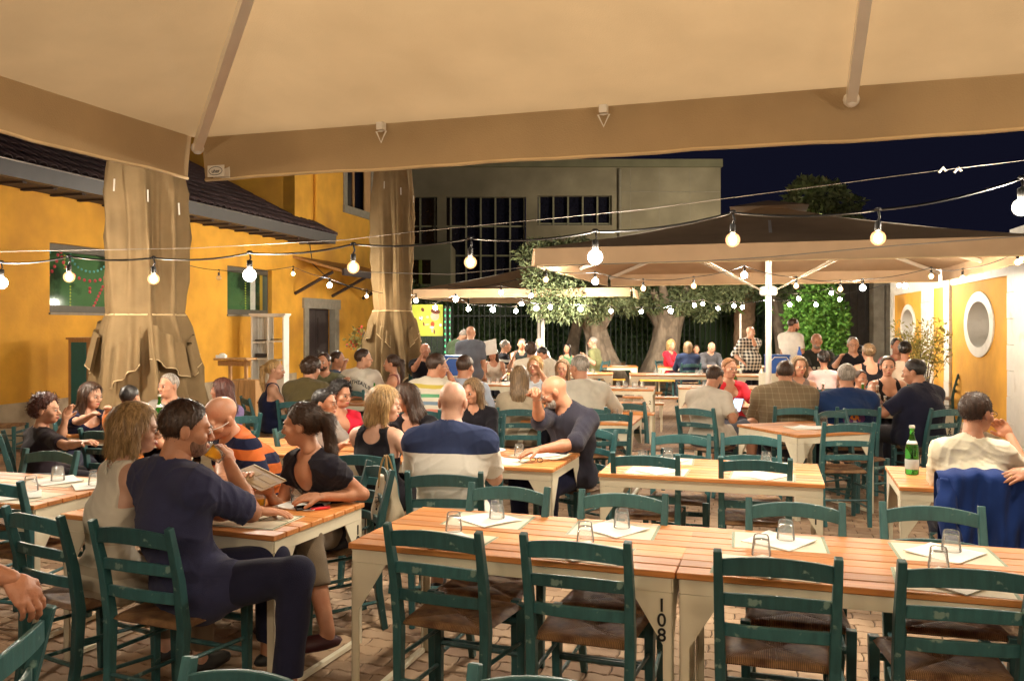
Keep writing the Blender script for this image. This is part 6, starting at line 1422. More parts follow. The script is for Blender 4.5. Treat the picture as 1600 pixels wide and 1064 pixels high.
        th_ = np.arctan2(lx, -ly); amp = {'curly': .010, 'long': .0045, 'bob': .0035, 'pony': .004, 'bun': .003}.get(hair, .0022)*s
        if hair == 'curly': dsp = np.sin(lx*95+2*np.sin(lz*60))*np.sin(ly*90+1)*np.sin(lz*85+lx*30)
        elif hair in ('long', 'pony'): dsp = np.sin(th_*16+3*np.sin(lz*18+px))*.6+np.sin(th_*31+lz*20)*.4
        else: dsp = np.sin(th_*22+4*np.sin(lz*26+px))*.5+np.sin(ly*120+lx*40)*.3
        gH.F[sl] = gH.F[sl]+amp*dsp
        if hair in ('long', 'bob'):
            # open the face
            face = ell_d(X, Y, Z, hl(0, .10, -.045), HR, (.062*s, .085*s, .095*s)); gH.F[sl] = np.maximum(gH.F[sl], -face)
        HP, HQ = nets(gH)
        parts_h = [(HP, HQ)]
        if len(HQ) > 20:
            rs = np.random.RandomState(int(abs(px))+3); ns = 4200 if near else (1800 if D < 8.5 else (700 if mid_ else 160))
            if hair in ('crew', 'fringe'): ns //= 2
            a0, a1, a2 = HP[HQ[:, 0]], HP[HQ[:, 1]], HP[HQ[:, 3]]; nm = np.cross(a1-a0, a2-a0); nm /= np.linalg.norm(nm, axis=1)[:, None]+1e-9
            pk_ = rs.randint(0, len(HQ), ns); b0 = a0[pk_]+(a1[pk_]-a0[pk_])*rs.rand(ns, 1)+(a2[pk_]-a0[pk_])*rs.rand(ns, 1); n0_ = nm[pk_]
            rel_ = (b0-H)@HR
            if hair in ('short', 'crew', 'fringe'): fl = -HR[:, 1]*.35-HR[:, 2]*.75*np.clip(.5-rel_[:, 2:]*6, 0, 1)+HR[:, 1]*np.clip(rel_[:, 2:]*6, 0, .7)*.6+rs.normal(size=(ns, 3))*.22; ln = {'short': .015, 'crew': .009, 'fringe': .010}[hair]
            elif hair == 'curly': fl = rs.normal(size=(ns, 3))+n0_*.4; ln = .030
            elif hair in ('pony', 'bun'): fl = -HR[:, 1]*1.0+rs.normal(size=(ns, 3))*.18-HR[:, 2]*np.where(rel_[:, 1:2] < -.09, 1.2, .15); ln = .035
            else: fl = -HR[:, 2]*1.0+rs.normal(size=(ns, 3))*.18; ln = .060
            fl = fl-n0_*(fl*n0_).sum(1)[:, None]*.85; fl /= np.linalg.norm(fl, axis=1)[:, None]+1e-9; ll_ = ln*s*rs.uniform(.5, 1.3, (ns, 1)); wd = (.0016 if near else (.0024 if mid_ else .004))*s
            sd_ = np.cross(fl, n0_); sd_ /= np.linalg.norm(sd_, axis=1)[:, None]+1e-9; b0 = b0-n0_*.001; tip = b0+fl*ll_+n0_*(.0045 if hair not in ('crew', 'short') else .0022)*rs.uniform(.0, 1.6, (ns, 1)); mid2 = b0+fl*ll_*.5+n0_*(.004 if hair not in ('crew', 'short') else .0015)
            SV = np.stack([b0-sd_*wd, b0+sd_*wd, mid2+sd_*wd*.8, mid2-sd_*wd*.8, tip+sd_*wd*.15, tip-sd_*wd*.15], 1).reshape(-1, 3); kk_ = np.arange(ns)[:, None]*6
            SQ = np.concatenate([kk_+np.array([[0, 1, 2, 3]]), kk_+np.array([[3, 2, 4, 5]])]); parts_h.append((SV, SQ))
        grid_mesh('hair', parts_h, hair_mat(hc), root, org)
    if beard:
        gb = Grid(H-.17*s, H+.13*s, .0055 if near else .009); draw(gb, [E_(0, .030, -.050, .0565, .0630, .0645, .03), E_(0, .060, -.078, .0285, .0305, .0285, .025)])
        sl, X, Y, Z = gb.sub(H-1, H+1); vx, vy, vz = X-H[0], Y-H[1], Z-H[2]; lx, ly, lz = [(vx*HR[0][i]+vy*HR[1][i]+vz*HR[2][i])/s for i in range(3)]
        c = np.maximum(lz+.036-.25*np.maximum(0, .05-ly), .012-ly+.25*(lz+.05))*s; mo = (np.sqrt((lx*.5)**2+(lz+.063)**2+(np.maximum(0, ly-.2))**2)-.011)*s
        gb.F[sl] = np.maximum(np.maximum(gb.F[sl], c), np.where(ly > .06, -mo, -1)); grid_mesh('beard', [nets(gb)], hair_mat(beard), root, org)
    fy = abs((hyaw+180) % 360-180)
    if D < 13 and fy > 28:
        HRm = Matrix(HR.tolist()); 
        def loc(x, y, z): return Vector(hl(x, y, z)-org)
        for sx in (-1, 1):
            b = MB(); b.ball((0, 0, 0), .0110*s, 12, 8); vs = [HRm @ Vector(v)+loc(sx*.031, .0868, -.001) for v in b.v]
            o = mk('eye', vs, b.f, [mat('eye_white', (.62, .58, .52), .25), mat('iris', (.02, .012, .008), .15)], root, True)
            for p in o.data.polygons:
                cb = sum((Vector(b.v[i]) for i in p.vertices), Vector())/len(p.vertices)
                if cb.y > .0082*s: p.material_index = 1
            b = MB(); b.tube([loc(sx*.014, .0965, .018), loc(sx*.030, .0955, .023), loc(sx*.047, .083, .017)], [.0022*s, .0028*s, .0014*s], 6); b.build('eyebrow', hair_mat(hc if hc not in ('white',) else 'grey'), root, True)
            b = MB(); b.tube([loc(sx*.018, .0955, .002), loc(sx*.031, .0985, .0085), loc(sx*.045, .0885, .002)], .0017*s, 5); (b.build('eyelid', skin(sk) if not fem else mat('lash', (.06, .03, .02), .6), root, True) if D < 8.2 else None)
        b = MB(); b.tube([loc(-.021, .0905, -.063), loc(-.008, .0995, -.0605), loc(.008, .0995, -.0605), loc(.021, .0905, -.063)], [.0022*s, .0042*s, .0042*s, .0022*s], 6); b.tube([loc(-.018, .092, -.0645), loc(0, .0995, -.068), loc(.018, .092, -.0645)], [.002*s, .005*s, .002*s], 6)
        b.build('lips', mat('lips_f', (.45, .09, .08), .4) if fem else mat('lips_m', (.36, .13, .10), .5), root, True)
    if glasses:
        gm_ = MB()
        lc = lambda x, y, z: Vector(hl(x, y, z)-org)
        for sx in (-1, 1):
            gm_.tube([lc(sx*.032+.022*math.cos(a), .108-.012*abs(sx*.032+.022*math.cos(a))*8*.3, -.002+.016*math.sin(a)) for a in [2*math.pi*i/14 for i in range(15)]], .0019*s, 5)
            gm_.tube([lc(sx*.054, .100, .003), lc(sx*.078, .05, .003), lc(sx*.082, -.005, .0)], .0018*s, 5)
        gm_.tube([lc(-.010, .110, .002), lc(.010, .110, .002)], .0019*s, 5); gm_.build('glasses', mat('glasses_frame', (.06, .05, .04), .3, metal=.5) if glasses is True else M_WHITE, root)
    if collar is not None:
        b = MB(); pts = []
        for i in range(22):
            a = 2*math.pi*i/22+.0; v = cr_*math.cos(a)*.070*s+cf*math.sin(a)*.070*s; pts.append(Vector(N+v+up*(.018 if math.sin(a) < .3 else .0)*s-up*.010*s-cf*.008-org))
        pr = [[(-.004, -.022), (.004, -.022), (.003, .020), (-.003, .020)]]*23; b.sweep(pts+[pts[0]], pr, ups=(0, 0, 1), caps=False); b.build('collar', collar if not isinstance(collar, tuple) else cloth(collar), root, True)
    if belt: pass
    if sit and seat:
        c = P_-f*.215*s; chair((c[0], c[1]), yaw, chair_label or ('chair under the '+label.split(' ', 1)[-1]) if False else (chair_label or 'chair that seats the '+short(label)))
    PEOPLE.append((root, P_, N, C, H, HR, s, cf, cr_, org, f, r, hands)); return PEOPLE[-1]
def short(l):
    w = l.replace(',', '').split()[:11]
    while w[-1] in ('a', 'an', 'the', 'in', 'on', 'his', 'her', 'and', 'with', 'of', 'to', 'its', 'at', 'by', 'seen', 'from', 'over', 'across', 'before', 'against', 'under', 'half', 'into', 'beyond', 'behind', 'between', 'down', 'resting', 'facing', 'dark', 'white', 'olive', 'short', 'red', 'beside', 'up', 'up.'): w.pop()
    return ' '.join(w)
A_ = np.array
def dv(yaw, el=0): a, e = R(yaw), R(el); return V3(math.sin(a)*math.cos(e), math.cos(a)*math.cos(e), math.sin(e))
NAVY = (.012, .015, .045); BLACK = (.010, .009, .013); JEANS = (.015, .020, .055)
# ---- foreground
person('seated woman with a blonde bob in a sleeveless cream blouse seen from behind', 213, 670, 4.02, 32, 72, pitch=6, lean=.10, side=.0, s=.96, w=.95, hair='bob', hc='honey', sk=2, topmat=zstripes('cream_blouse', [(0, (.62, .56, .44)), (.49, (.50, .43, .32)), (.53, (.64, .58, .46)), (.60, (.50, .43, .32)), (.64, (.66, .61, .50)), (.74, (.54, .47, .36)), (.79, (.68, .63, .52))]),
       sleeve=0, neck=.022, fem=True, trous=(.25, .18, .12), pel=(172, 3.93), L=[.38, -.05, .82], Rr=[.45, .20, .82], hem=.40, seat=False)
chair_px(55, 802, 30, 'dark chair under the woman in the cream blouse, rails beside her back')
person('heavy seated man in a navy polo shirt and jeans drinking from a beer glass', 291, 670, 3.80, 42, 66, pitch=8, lean=.10, s=1.06, w=1.08, shk=1.08, hair='short', hc='brown', sk=1, top=(.036, .040, .095), sleeve=.92, neck=.004, trous=(.018, .020, .050), pel=(300, 3.78),
       Rr=(357, 722, 4.02), Re=(392, 800, 3.86), L=[.40, -.1, .80], beard='stubble', knee={1: (462, 898, 3.62), -1: (425, 872, 3.95)}, foot={1: (448, 1075, 3.55), -1: (420, 1010, 4.0)}, collar=(.032, .036, .085), curlR=1.0, dirs={1: (dv(-30, 40), dv(120, 10))}, cyaw=38, hem=.40, seat=False)
chair_px(207, 823, 22, 'dark teal chair under the heavy man in the navy polo')
person('bald man in an orange and navy striped shirt leaning in to talk', 343, 652, 4.95, -110, -150, pitch=28, roll=-14, lean=.30, s=1.04, w=1.1, hair='bald', hc='grey', sk=1, sleeve=.8, neck=.0, pel=(425, 5.25), topmat=zstripes('orange_stripes', [(0, NAVY)]+[(.50+.058*i, ((.60, .14, .03), NAVY)[i % 2]) for i in range(11)]),
       glasses='w', L=(392, 745, 4.5), Rr=(345, 760, 4.6), cyaw=-128, collar=NAVY)
person('woman with a brown ponytail in a black short-sleeved top leaning on table 107', 472, 664, 4.55, -118, -84, pitch=4, lean=.14, s=.97, w=1.02, hair='pony', hc='brown', sk=1, top=(.014, .012, .020), sleeve=.45, neck=.012, neckdeep=.10, fem=True, pel=(520, 4.85), trous=(.16, .12, .08), pant=1.55,
       L=(468, 778, 4.32), Le=(567, 772, 4.62), Rr=(420, 770, 4.45), cyaw=-140, knee={-1: (480, 838, 4.25), 1: (470, 850, 4.6)}, foot={-1: (512, 985, 4.1), 1: (452, 960, 4.5)}, curlL=.55, dirs={-1: (dv(-95, 0), V3(0, -.3, 1))}, shoes=(.05, .01, .015), chair_label='green chair behind the ponytailed woman, beside the cream handbag')
person('woman with big curly auburn hair in a black top seen from the side', 72, 640, 6.6, 62, 84, pitch=2, lean=.02, s=.94, w=1.05, hair='curly', hc='auburn', sk=0, top=(.020, .013, .018), sleeve=.75, fem=True, L=(102, 656, 6.55), Le=(125, 690, 6.5), Rr=(158, 694, 6.1), cyaw=40, chair_label='teal chair turned sideways under the woman with curly auburn hair', trous=BLACK)
person('young woman with long brown hair in a navy polo gesturing with open hands', 143, 618, 7.6, 135, 112, pitch=8, lean=.05, s=.95, hair='long', hc='brown', sk=2, top=NAVY, sleeve=.7, fem=True, neckdeep=.03, L=(172, 634, 7.1), Rr=(160, 645, 7.0), curlL=.3, curlR=.3, collar=NAVY)
person('boy with short dark hair in a bright orange tee seen from behind', 203, 621, 7.0, 18, 10, lean=.05, s=.86, hair='crew', hc='black', sk=1, top=(.80, .22, .02), sleeve=.7, chair_label='teal chair under the boy in orange')
person('grey-haired man in a grey tee facing the viewer and looking aside', 263, 603, 8.0, 190, -158, lean=.05, s=.98, w=1.1, hair='crew', hc='grey', sk=0, top=(.26, .24, .21), sleeve=.8)
person('woman with dark auburn hair in a lilac top behind the bald striped man', 346, 610, 8.0, -50, -80, lean=.05, s=.93, hair='long', hc='auburn', sk=1, top=(.22, .16, .32), sleeve=.7, fem=True)
person('woman with a long blonde ponytail in a navy tank top', 430, 578, 9.9, 60, 88, lean=.06, s=.98, hair='pony', hc='blond', sk=0, top=NAVY, sleeve=0, neck=.02, neckdeep=.04, fem=True, chair_label='dark chair under the woman with the blonde ponytail')
person('man with tousled curly hair in an olive tee seen from behind', 487, 577, 9.7, 12, 30, pitch=12, lean=.12, s=1.05, w=1.25, hair='curly', hc='brown', sk=1, top=(.11, .085, .035), sleeve=.9)
person('bearded man in a grey-green shirt reaching across the table behind the olive tee', 506, 566, 10.8, 165, -170, lean=.0, s=1.0, hair='short', hc='brown', beard='brown', sk=1, top=(.14, .14, .07), sleeve=.9, L=(552, 592, 10.0))
person('man with cropped hair in a blue shirt resting his chin', 528, 562, 11.8, 70, 95, lean=.06, s=1.02, hair='short', hc='brown', sk=1, top=(.03, .07, .17), sleeve=1.6, Rr=(538, 572, 11.5))
ns = person('man in a white shirt with dark curved lettering across its back', 568, 560, 11.2, 22, 75, lean=.04, s=1.06, w=1.15, hair='short', hc='brown', sk=0, top=(.80, .74, .62), sleeve=1.5, cyaw=18, chair_label='dark chair under the man in the white lettered shirt')
person('woman with dark tied hair and bare shoulders by the folded umbrella', 612, 568, 11.0, -90, -82, lean=.0, s=.95, hair='pony', hc='brown', sk=1, top=(.25, .08, .06), sleeve=0, neck=.02, neckdeep=.05, fem=True)
person('teenage boy with short dark hair in a pale grey tee looking right', 507, 630, 6.75, 120, 100, pitch=3, lean=.06, s=.93, w=.95, hair='short', hc='black', sk=1, top=(.42, .40, .38), sleeve=.8)
person('young woman with dark curly hair in a bright red dress', 533, 617, 7.35, 165, 128, pitch=4, lean=.03, s=.94, hair='curly', hc='black', sk=1, top=(.72, .02, .05), sleeve=.5, neck=.01, neckdeep=.08, fem=True)
person('blonde woman in a black tank top seen from behind with a shoulder tattoo', 602, 632, 5.75, 20, 82, pitch=8, lean=.02, s=.98, w=1.0, hair='bob', hc='blond', sk=2, top=BLACK, sleeve=0, neck=.028, neckdeep=.05, fem=True, cyaw=22, Rr=(652, 705, 5.9), Re=(648, 722, 5.55), L=[.40, -.1, .80], trous=BLACK, chair_label='green chair under the blonde woman in the black tank top')
person('young woman with very long brown hair in a black tee leaning over the table', 633, 622, 6.9, 205, -105, pitch=10, lean=.12, s=.94, hair='long', hc='brown', sk=2, top=BLACK, sleeve=.5, fem=True, neckdeep=.04, cyaw=190, L=(662, 705, 6.3), Rr=(598, 705, 6.4))
person('bald man in a white polo with navy yoke and red striped collar, from behind', 708, 628, 5.12, 4, 12, pitch=8, lean=.07, s=1.05, w=1.16, hair='bald', hc='grey', beard='stubble', sk=2, topmat=zstripes('yoke_polo', [(0, (.80, .76, .68)), (.985, (.035, .05, .12))]), sleeve=.80, neck=.0, trous=JEANS, collar=zstripes('red_collar', [(0, (.8, .74, .66)), (1.0, (.8, .74, .66)), (1.09, (.55, .03, .03)), (1.135, (.8, .74, .66))]), chair_label='teal chair under the bald man in the white and navy polo', hem=.40)
person('woman with wavy blond hair half hidden behind the bald man in the white polo', 738, 612, 7.6, 195, -150, pitch=10, lean=.05, s=.94, hair='long', hc='dirty', sk=1, top=BLACK, sleeve=1.5, fem=True)
person('man with glasses in a tee of yellow, green and blue bands', 683, 572, 8.7, 20, 62, pitch=8, lean=.08, s=1.08, w=1.25, hair='short', hc='brown', sk=1, glasses=True, topmat=zstripes('colour_bands', [(0, (.62, .55, .42)), (.55, (.45, .45, .12)), (.61, (.62, .56, .44)), (.68, (.14, .34, .18)), (.72, (.62, .56, .44)), (.80, (.60, .50, .12)), (.86, (.66, .25, .18)), (.895, (.64, .58, .46)), (.935, (.18, .25, .32)), (.97, (.64, .58, .46)), (1.01, (.12, .36, .18)), (1.045, (.64, .58, .46)), (1.10, (.55, .44, .08)), (1.14, (.66, .6, .48))]), sleeve=.9, chair_label='green chair under the man in the colour-banded tee', Rr=(702, 585, 8.8))
person('man with cropped hair in a pale blue tee seen from behind', 727, 574, 9.0, 12, 28, pitch=6, lean=.08, s=1.08, w=1.2, hair='crew', hc='brown', sk=1, top=(.40, .45, .55), sleeve=.85, Rr=(772, 640, 9.1))
person('woman with long greying curls and a beige top seen from behind', 812, 590, 8.8, 2, 8, lean=.05, s=.99, w=1.15, hair='long', hc='dirty', sk=0, top=(.46, .38, .27), sleeve=.9, fem=True, chair_label='teal chair with three rails against the beige top of the woman with long curls')
person('person in pale blue raising a hand beyond the woman with long curls', 836, 572, 10.6, 185, -160, lean=.05, s=.98, hair='bob', hc='blond', sk=0, top=(.5, .55, .6), sleeve=.8, fem=True, L=(842, 578, 10.2))
person('grey-haired man in an untucked white shirt seen from behind', 905, 574, 8.9, -5, -40, pitch=4, lean=.07, s=1.08, w=1.18, hair='short', hc='grey', sk=1, top=(.58, .54, .45), sleeve=1.75, cyaw=-8, Rr=(957, 622, 9.3), chair_label='green chair largely hidden behind the man in the white shirt')
person('woman with long light brown hair beyond the grey-haired man', 879, 576, 10.4, 170, 190, lean=.05, s=.94, hair='long', hc='dirty', sk=0, top=(.5, .35, .3), sleeve=.6, fem=True)
person('bald bearded man with glasses in a dark shirt touching his forehead', 866, 612, 6.45, -135, -88, pitch=26, lean=.10, side=-.02, s=1.02, w=1.08, hair='bald', hc='grey', beard='white', sk=1, glasses=True, top=(.028, .027, .042), sleeve=1.12, neck=.004, pel=(893, 6.6), cyaw=-132, Rr=(838, 622, 6.12), Re=(822, 668, 6.0), L=(840, 703, 5.95), Le=(895, 700, 6.0), curlR=1.3, collar=(.02, .02, .03), trous=NAVY, seat=True, chair_label='dark chair that the bald bearded man with glasses sits on')
# ---- far left
person('bald man in black, a hand over his face, beside the far folded umbrella', 664, 548, 14.0, 165, 180, pitch=10, lean=.05, s=1.03, w=1.1, hair='bald', sk=3, top=BLACK, sleeve=.7, Rr=(659, 556, 13.7))
person('bald waiter standing in a grey polo and khaki trousers seen from behind', 736, 520, 14.6, 12, 20, lean=0, s=.98, w=1.15, hair='bald', sk=0, top=(.12, .13, .16), sleeve=.85, sit=False, trous=(.32, .22, .14), collar=(.5, .45, .4))
person('man in a dark green tee bending beside the standing waiter', 725, 526, 15.6, 50, 60, pitch=40, lean=.15, s=1.0, w=1.05, hair='crew', hc='grey', sk=0, top=(.07, .11, .06), sleeve=.8, sit=False, trous=BLACK)
person('woman with long dark hair reading a card by the waiter', 770, 554, 15.0, 175, 190, pitch=25, lean=.05, s=.95, hair='long', hc='brown', sk=1, top=(.6, .5, .4), sleeve=0, neck=.02, fem=True)
person('grey-haired man in a black and white striped tee reaching over the table', 790, 541, 16.5, 75, 80, lean=.1, s=1.0, hair='crew', hc='grey', sk=0, topmat=zstripes('bw_stripes', [(0, BLACK)]+[(.5+.045*i, ((.6, .58, .52), BLACK)[i % 2]) for i in range(14)]), sleeve=.8, Rr=(803, 556, 16.2))
person('man in a dark sleeveless top facing the viewer at the far table', 815, 538, 17.6, 175, 180, lean=0, s=1.0, hair='short', hc='brown', sk=1, top=(.02, .03, .03), sleeve=0, neck=.01)
person('man with curly brown hair in a cream tee with his back turned', 830, 548, 14.4, 0, 10, lean=.08, s=1.05, w=1.2, hair='curly', hc='brown', sk=0, top=(.72, .66, .54), sleeve=.85)
person('dark-haired man in a white shirt bending over his plate', 847, 553, 15.0, -65, -70, pitch=30, lean=.12, s=1.02, w=1.1, hair='short', hc='black', sk=1, top=(.78, .72, .6), sleeve=1.4)
person('grey-haired man in a pale shirt beyond the bending man', 843, 537, 18.5, 150, 160, lean=.05, s=1.0, hair='crew', hc='grey', sk=0, top=(.45, .48, .5), sleeve=1.4)
person('woman in a green patterned dress at the farthest table before the dark tree', 886, 545, 19.5, 160, 200, lean=.05, s=.95, hair='long', hc='black', sk=1, top=(.10, .20, .10), sleeve=0, fem=True)
person('shaven man in an olive tee sitting sideways near the first olive trunk', 926, 535, 20, -60, -80, lean=.05, s=1.05, w=1.1, hair='crew', hc='grey', sk=0, top=(.22, .22, .10), sleeve=.8, L=(915, 556, 19.7))
# ---- far right
person('blonde woman in a red cardigan leaning beside the flared olive trunk', 1049, 539, 19.8, 130, 150, pitch=10, lean=.1, s=1.0, hair='bob', hc='blond', sk=0, top=(.6, .02, .04), sleeve=1.5, fem=True, side=.15)
person('fair-haired person in dark blue with back turned at the farthest table', 1075, 543, 18.8, 0, 10, lean=.05, s=1.0, w=1.15, hair='bob', hc='dirty', sk=0, top=(.02, .03, .07), sleeve=1.5)
person('child between the dark blue back and the grey-haired man at the trees', 1088, 546, 20.3, 170, 180, lean=.05, s=.9, hair='short', hc='brown', sk=0, top=(.1, .05, .05), sleeve=.8)
person('balding grey-haired man hunched over the table near the palm', 1112, 543, 19.4, 160, 170, pitch=20, lean=.12, s=1.02, w=1.15, hair='fringe', hc='grey', sk=0, top=(.09, .09, .10), sleeve=1.5)
person('bald man standing in a black and white checked shirt with hand on chin', 1173, 519, 18.0, 165, 150, lean=0, s=1.0, w=1.2, hair='bald', sk=0, topmat=checks('bw_checks', (.03, .03, .03), (.75, .70, .6), 14, .45), sleeve=1.1, sit=False, trous=BLACK, L=(1176, 528, 17.7), Rr=[.1, .25, .95])
person('man standing in a white tee in profile under the brown umbrella', 1240, 508, 14.8, 62, 84, pitch=10, lean=-.04, s=1.0, w=1.05, hair='crew', hc='brown', beard='brown', sk=1, top=(.85, .78, .68), sleeve=.7, sit=False, trous=(.02, .02, .02), cyaw=60)
td = person('bald man in a dark tee with three pale dots across the chest', 1276, 533, 14.6, 178, 190, lean=.0, s=1.16, w=1.1, hair='bald', sk=1, beard='grey', top=(.028, .028, .022), sleeve=.9)
person('man with glasses in a black shirt beside the panelled screen', 1333, 539, 14.0, 170, 190, lean=.0, s=1.12, w=1.15, hair='crew', hc='grey', sk=0, glasses=True, top=(.012, .012, .016), sleeve=1.3, Rr=(1312, 560, 13.6))
person('woman with short blond hair in a strappy black top seen from behind', 1357, 551, 12.2, 2, 0, lean=.04, s=1.08, w=1.2, hair='bun', hc='dirty', sk=0, top=BLACK, sleeve=0, neck=.045, neckdeep=.08, fem=True, chair_label='green chair whose top rail crosses the strappy black top')
person('girl in a pale pink tee with dark hair seen from behind', 1287, 561, 11.6, 0, 15, lean=.05, s=.96, w=.85, hair='bun', hc='black', sk=3, top=(.62, .42, .40), sleeve=.6, fem=True)
person('small person in black between the glasses man and the blond woman', 1344, 551, 14.2, 0, 20, lean=.05, s=1.0, hair='short', hc='black', sk=3, top=BLACK, sleeve=.8)
person('young woman with dark pulled-back hair in a black top facing the viewer', 1387, 573, 9.9, 185, -165, lean=.0, s=1.0, w=1.05, hair='bun', hc='brown', sk=0, top=BLACK, sleeve=0, neck=.03, neckdeep=.07, fem=True, L=(1420, 618, 9.6), Rr=(1360, 612, 9.5))
person('woman with a dark bun in a cream top behind the navy man', 1414, 547, 12.4, 10, 30, lean=.04, s=1.08, hair='bun', hc='black', sk=3, top=(.6, .48, .36), sleeve=.6, fem=True)
person('man with dark hair facing the viewer beside the potted twigs', 1402, 541, 13.6, 180, 185, lean=0, s=1.13, hair='short', hc='black', sk=3, top=(.4, .1, .1), sleeve=.8)
person('bearded young man in a pale tee looking down at a glowing phone', 1117, 590, 8.85, 42, 50, pitch=22, lean=.10, s=1.02, w=1.05, hair='short', hc='brown', beard='black', sk=1, top=(.58, .52, .43), sleeve=.8, trous=(.10, .11, .14), pant=.85, Rr=(1150, 637, 8.75), Re=(1145, 655, 8.5), pel=(1108, 8.75), knee={1: (1175, 662, 8.9), -1: (1120, 660, 9.3)}, chair_label='teal chair under the bearded young man with the phone')
person('older woman with short ginger hair in a red tee smiling across the table', 1140, 576, 10.0, 175, 165, lean=.0, s=1.03, w=1.12, hair='short', hc='ginger', sk=0, top=(.70, .03, .05), sleeve=.8, fem=True, neckdeep=.05, L=(1180, 616, 9.6), Rr=(1130, 625, 9.5))
person('broad man in a brown checked shirt seen from behind', 1227, 583, 9.0, 3, 22, pitch=8, lean=.09, s=1.10, w=1.5, hair='short', hc='brown', sk=1, topmat=checks('brown_checks', (.20, .15, .09), (.36, .29, .19), 16, .10), sleeve=.95, chair_label='teal chair under the broad man in brown checks')
person('woman with light brown hair half hidden beyond the broad man', 1249, 573, 10.3, 185, 180, lean=.0, s=1.0, hair='bob', hc='dirty', sk=0, top=(.22, .18, .16), sleeve=0, fem=True)
bt = person('grey-haired man in a blue tee with an orange and purple print seen from behind', 1322, 588, 8.9, 4, 4, lean=.08, s=1.10, w=1.30, hair='short', hc='grey', sk=1, top=(.014, .035, .11), sleeve=.95, chair_label='teal chair under the grey-haired man in the blue tee')
person('small child hidden at the table beyond the grey-haired man', 1345, 592, 9.9, 180, 170, lean=0, s=.85, hair='short', hc='brown', sk=1, top=(.2, .1, .1), sleeve=.8)
person('dark-haired man in a navy tee leaning his elbow on table 120', 1428, 581, 8.9, -22, -52, pitch=8, lean=.12, s=1.10, w=1.3, hair='short', hc='black', sk=1, top=(.013, .014, .032), sleeve=.85, L=(1388, 640, 9.2), Le=(1380, 645, 8.8), pel=(1440, 8.75), chair_label='pale-lit teal chair under the dark-haired man in the navy tee', trous=(.05, .045, .05))
person('boy with dark hair and glasses in a cream tee resting chin on hand', 1526, 645, 4.95, 20, 66, pitch=4, lean=.04, s=.98, w=.82, hair='short', hc='brown', sk=1, glasses=True, top=(.80, .73, .55), sleeve=.80, cyaw=14, Rr=(1572, 668, 5.2), Re=(1606, 745, 5.0), L=(1500, 745, 5.3), Le=(1462, 762, 5.15), curlR=1.2, dirs={1: (dv(-40, 50), dv(40, 10))}, chair_label='teal chair hidden under the blue jacket behind the boy in cream', pel=(1528, 4.86))
person('adult mostly out of the picture whose ringed hand rests on the blue jacket', 1860, 600, 4.3, -150, -90, lean=0, s=1.05, w=1.1, hair='short', hc='brown', sk=1, top=(.3, .2, .15), sleeve=.7, Rr=(1540, 748, 4.52), Re=(1690, 728, 4.50), curlR=.35, dirs={1: (dv(-88, -14), V3(0, -.55, 1))}, seat=False, cyaw=-165)
person('person mostly out of the picture gripping a chair post', -360, 760, 2.3, 150, 120, lean=0, s=1.0, hair='short', hc='brown', sk=3, top=(.1, .1, .1), sleeve=.6, L=(20, 905, 2.40), Le=(-110, 850, 2.28), curlL=1.0, dirs={-1: (dv(80, -50), V3(.5, -.45, .75))}, seat=False, cyaw=120)
p_ = at(52, 978, 2.38); cg = dirv(75); chair((p_.x-.05, p_.y-.12), 262, 'chair at the bottom corner whose post is gripped by a hand')

# lettering and prints on the clothes
def on_back(P, z, txt, size, m, arc=.0, off=.0):
    root, P_, N, C, H, HR, s, cf, cr_, org, f, r, hands = P
    return P
def scan_mesh(o, org_w, d):
    """first hit on the garment along d from a world point"""
    inv = o.matrix_world.inverted(); a = inv @ Vector(org_w); b = (inv.to_3x3() @ Vector(d)).normalized()
    ok, loc, nrm, _ = o.ray_cast(a, b); return (o.matrix_world @ loc) if ok else None
bpy.context.view_layer.update()
def print_on(P, item, glyphs, m, name, side=-1):
    """glyphs: list of (outline [(u,v)..] in metres in the chest frame, u to the wearer's left seen from behind) pasted on the cloth"""
    root, P_, N, C, H, HR, s, cf, cr_, org, f, r, hands = P
    garment = [c for c in root.children if c.name.split('.')[0] == item][0]
    mb = MB()
    for g_ in glyphs:
        vs = []
        for u, z in g_:
            w0 = np.array([N[0], N[1], z])+cr_*u+cf*side*.6; h_ = scan_mesh(garment, w0, -cf*side)
            if h_ is None: vs = None; break
            vs.append(h_+Vector(cf*side)*.004-Vector(org))
        if vs: mb.add(vs, [tuple(range(len(vs)))])
    if mb.v: o = mb.build(name, m, garment); return o
def text_glyphs(txt, size, cu, cz, arc=0.0):
    c = bpy.data.curves.new('t', 'FONT'); c.body = txt; c.size = size; c.align_x = 'CENTER'; c.resolution_u = 2; c.space_character = 1.15; c.offset = .002
    o = bpy.data.objects.new('t', c); col.objects.link(o); dg = bpy.context.evaluated_depsgraph_get(); me = bpy.data.meshes.new_from_object(o.evaluated_get(dg)); out = []
    for p in me.polygons:
        out.append([(cu+me.vertices[i].co.x, cz+me.vertices[i].co.y-arc*(me.vertices[i].co.x)**2) for i in p.vertices])
    bpy.data.objects.remove(o); bpy.data.curves.remove(c); return out
print_on(ns, 'shirt', text_glyphs('NORTHSAILS', .062, 0, ns[2][2]-.115, 2.2), M_INK, 'back_lettering')
def blob(cx, cz, rx, rz, n=10, a=0): return [(cx+rx*math.cos(t)*math.cos(a)-rz*math.sin(t)*math.sin(a), cz+rx*math.cos(t)*math.sin(a)+rz*math.sin(t)*math.cos(a)) for t in [2*math.pi*i/n for i in range(n)]]
bz = bt[2][2]-.19
print_on(bt, 'shirt', [blob(-.07, bz-.03, .04, .035), blob(.075, bz-.01, .035, .04), blob(0, bz-.05, .06, .03)], mat('purple_print', (.12, .03, .13), .8), 'purple_print')
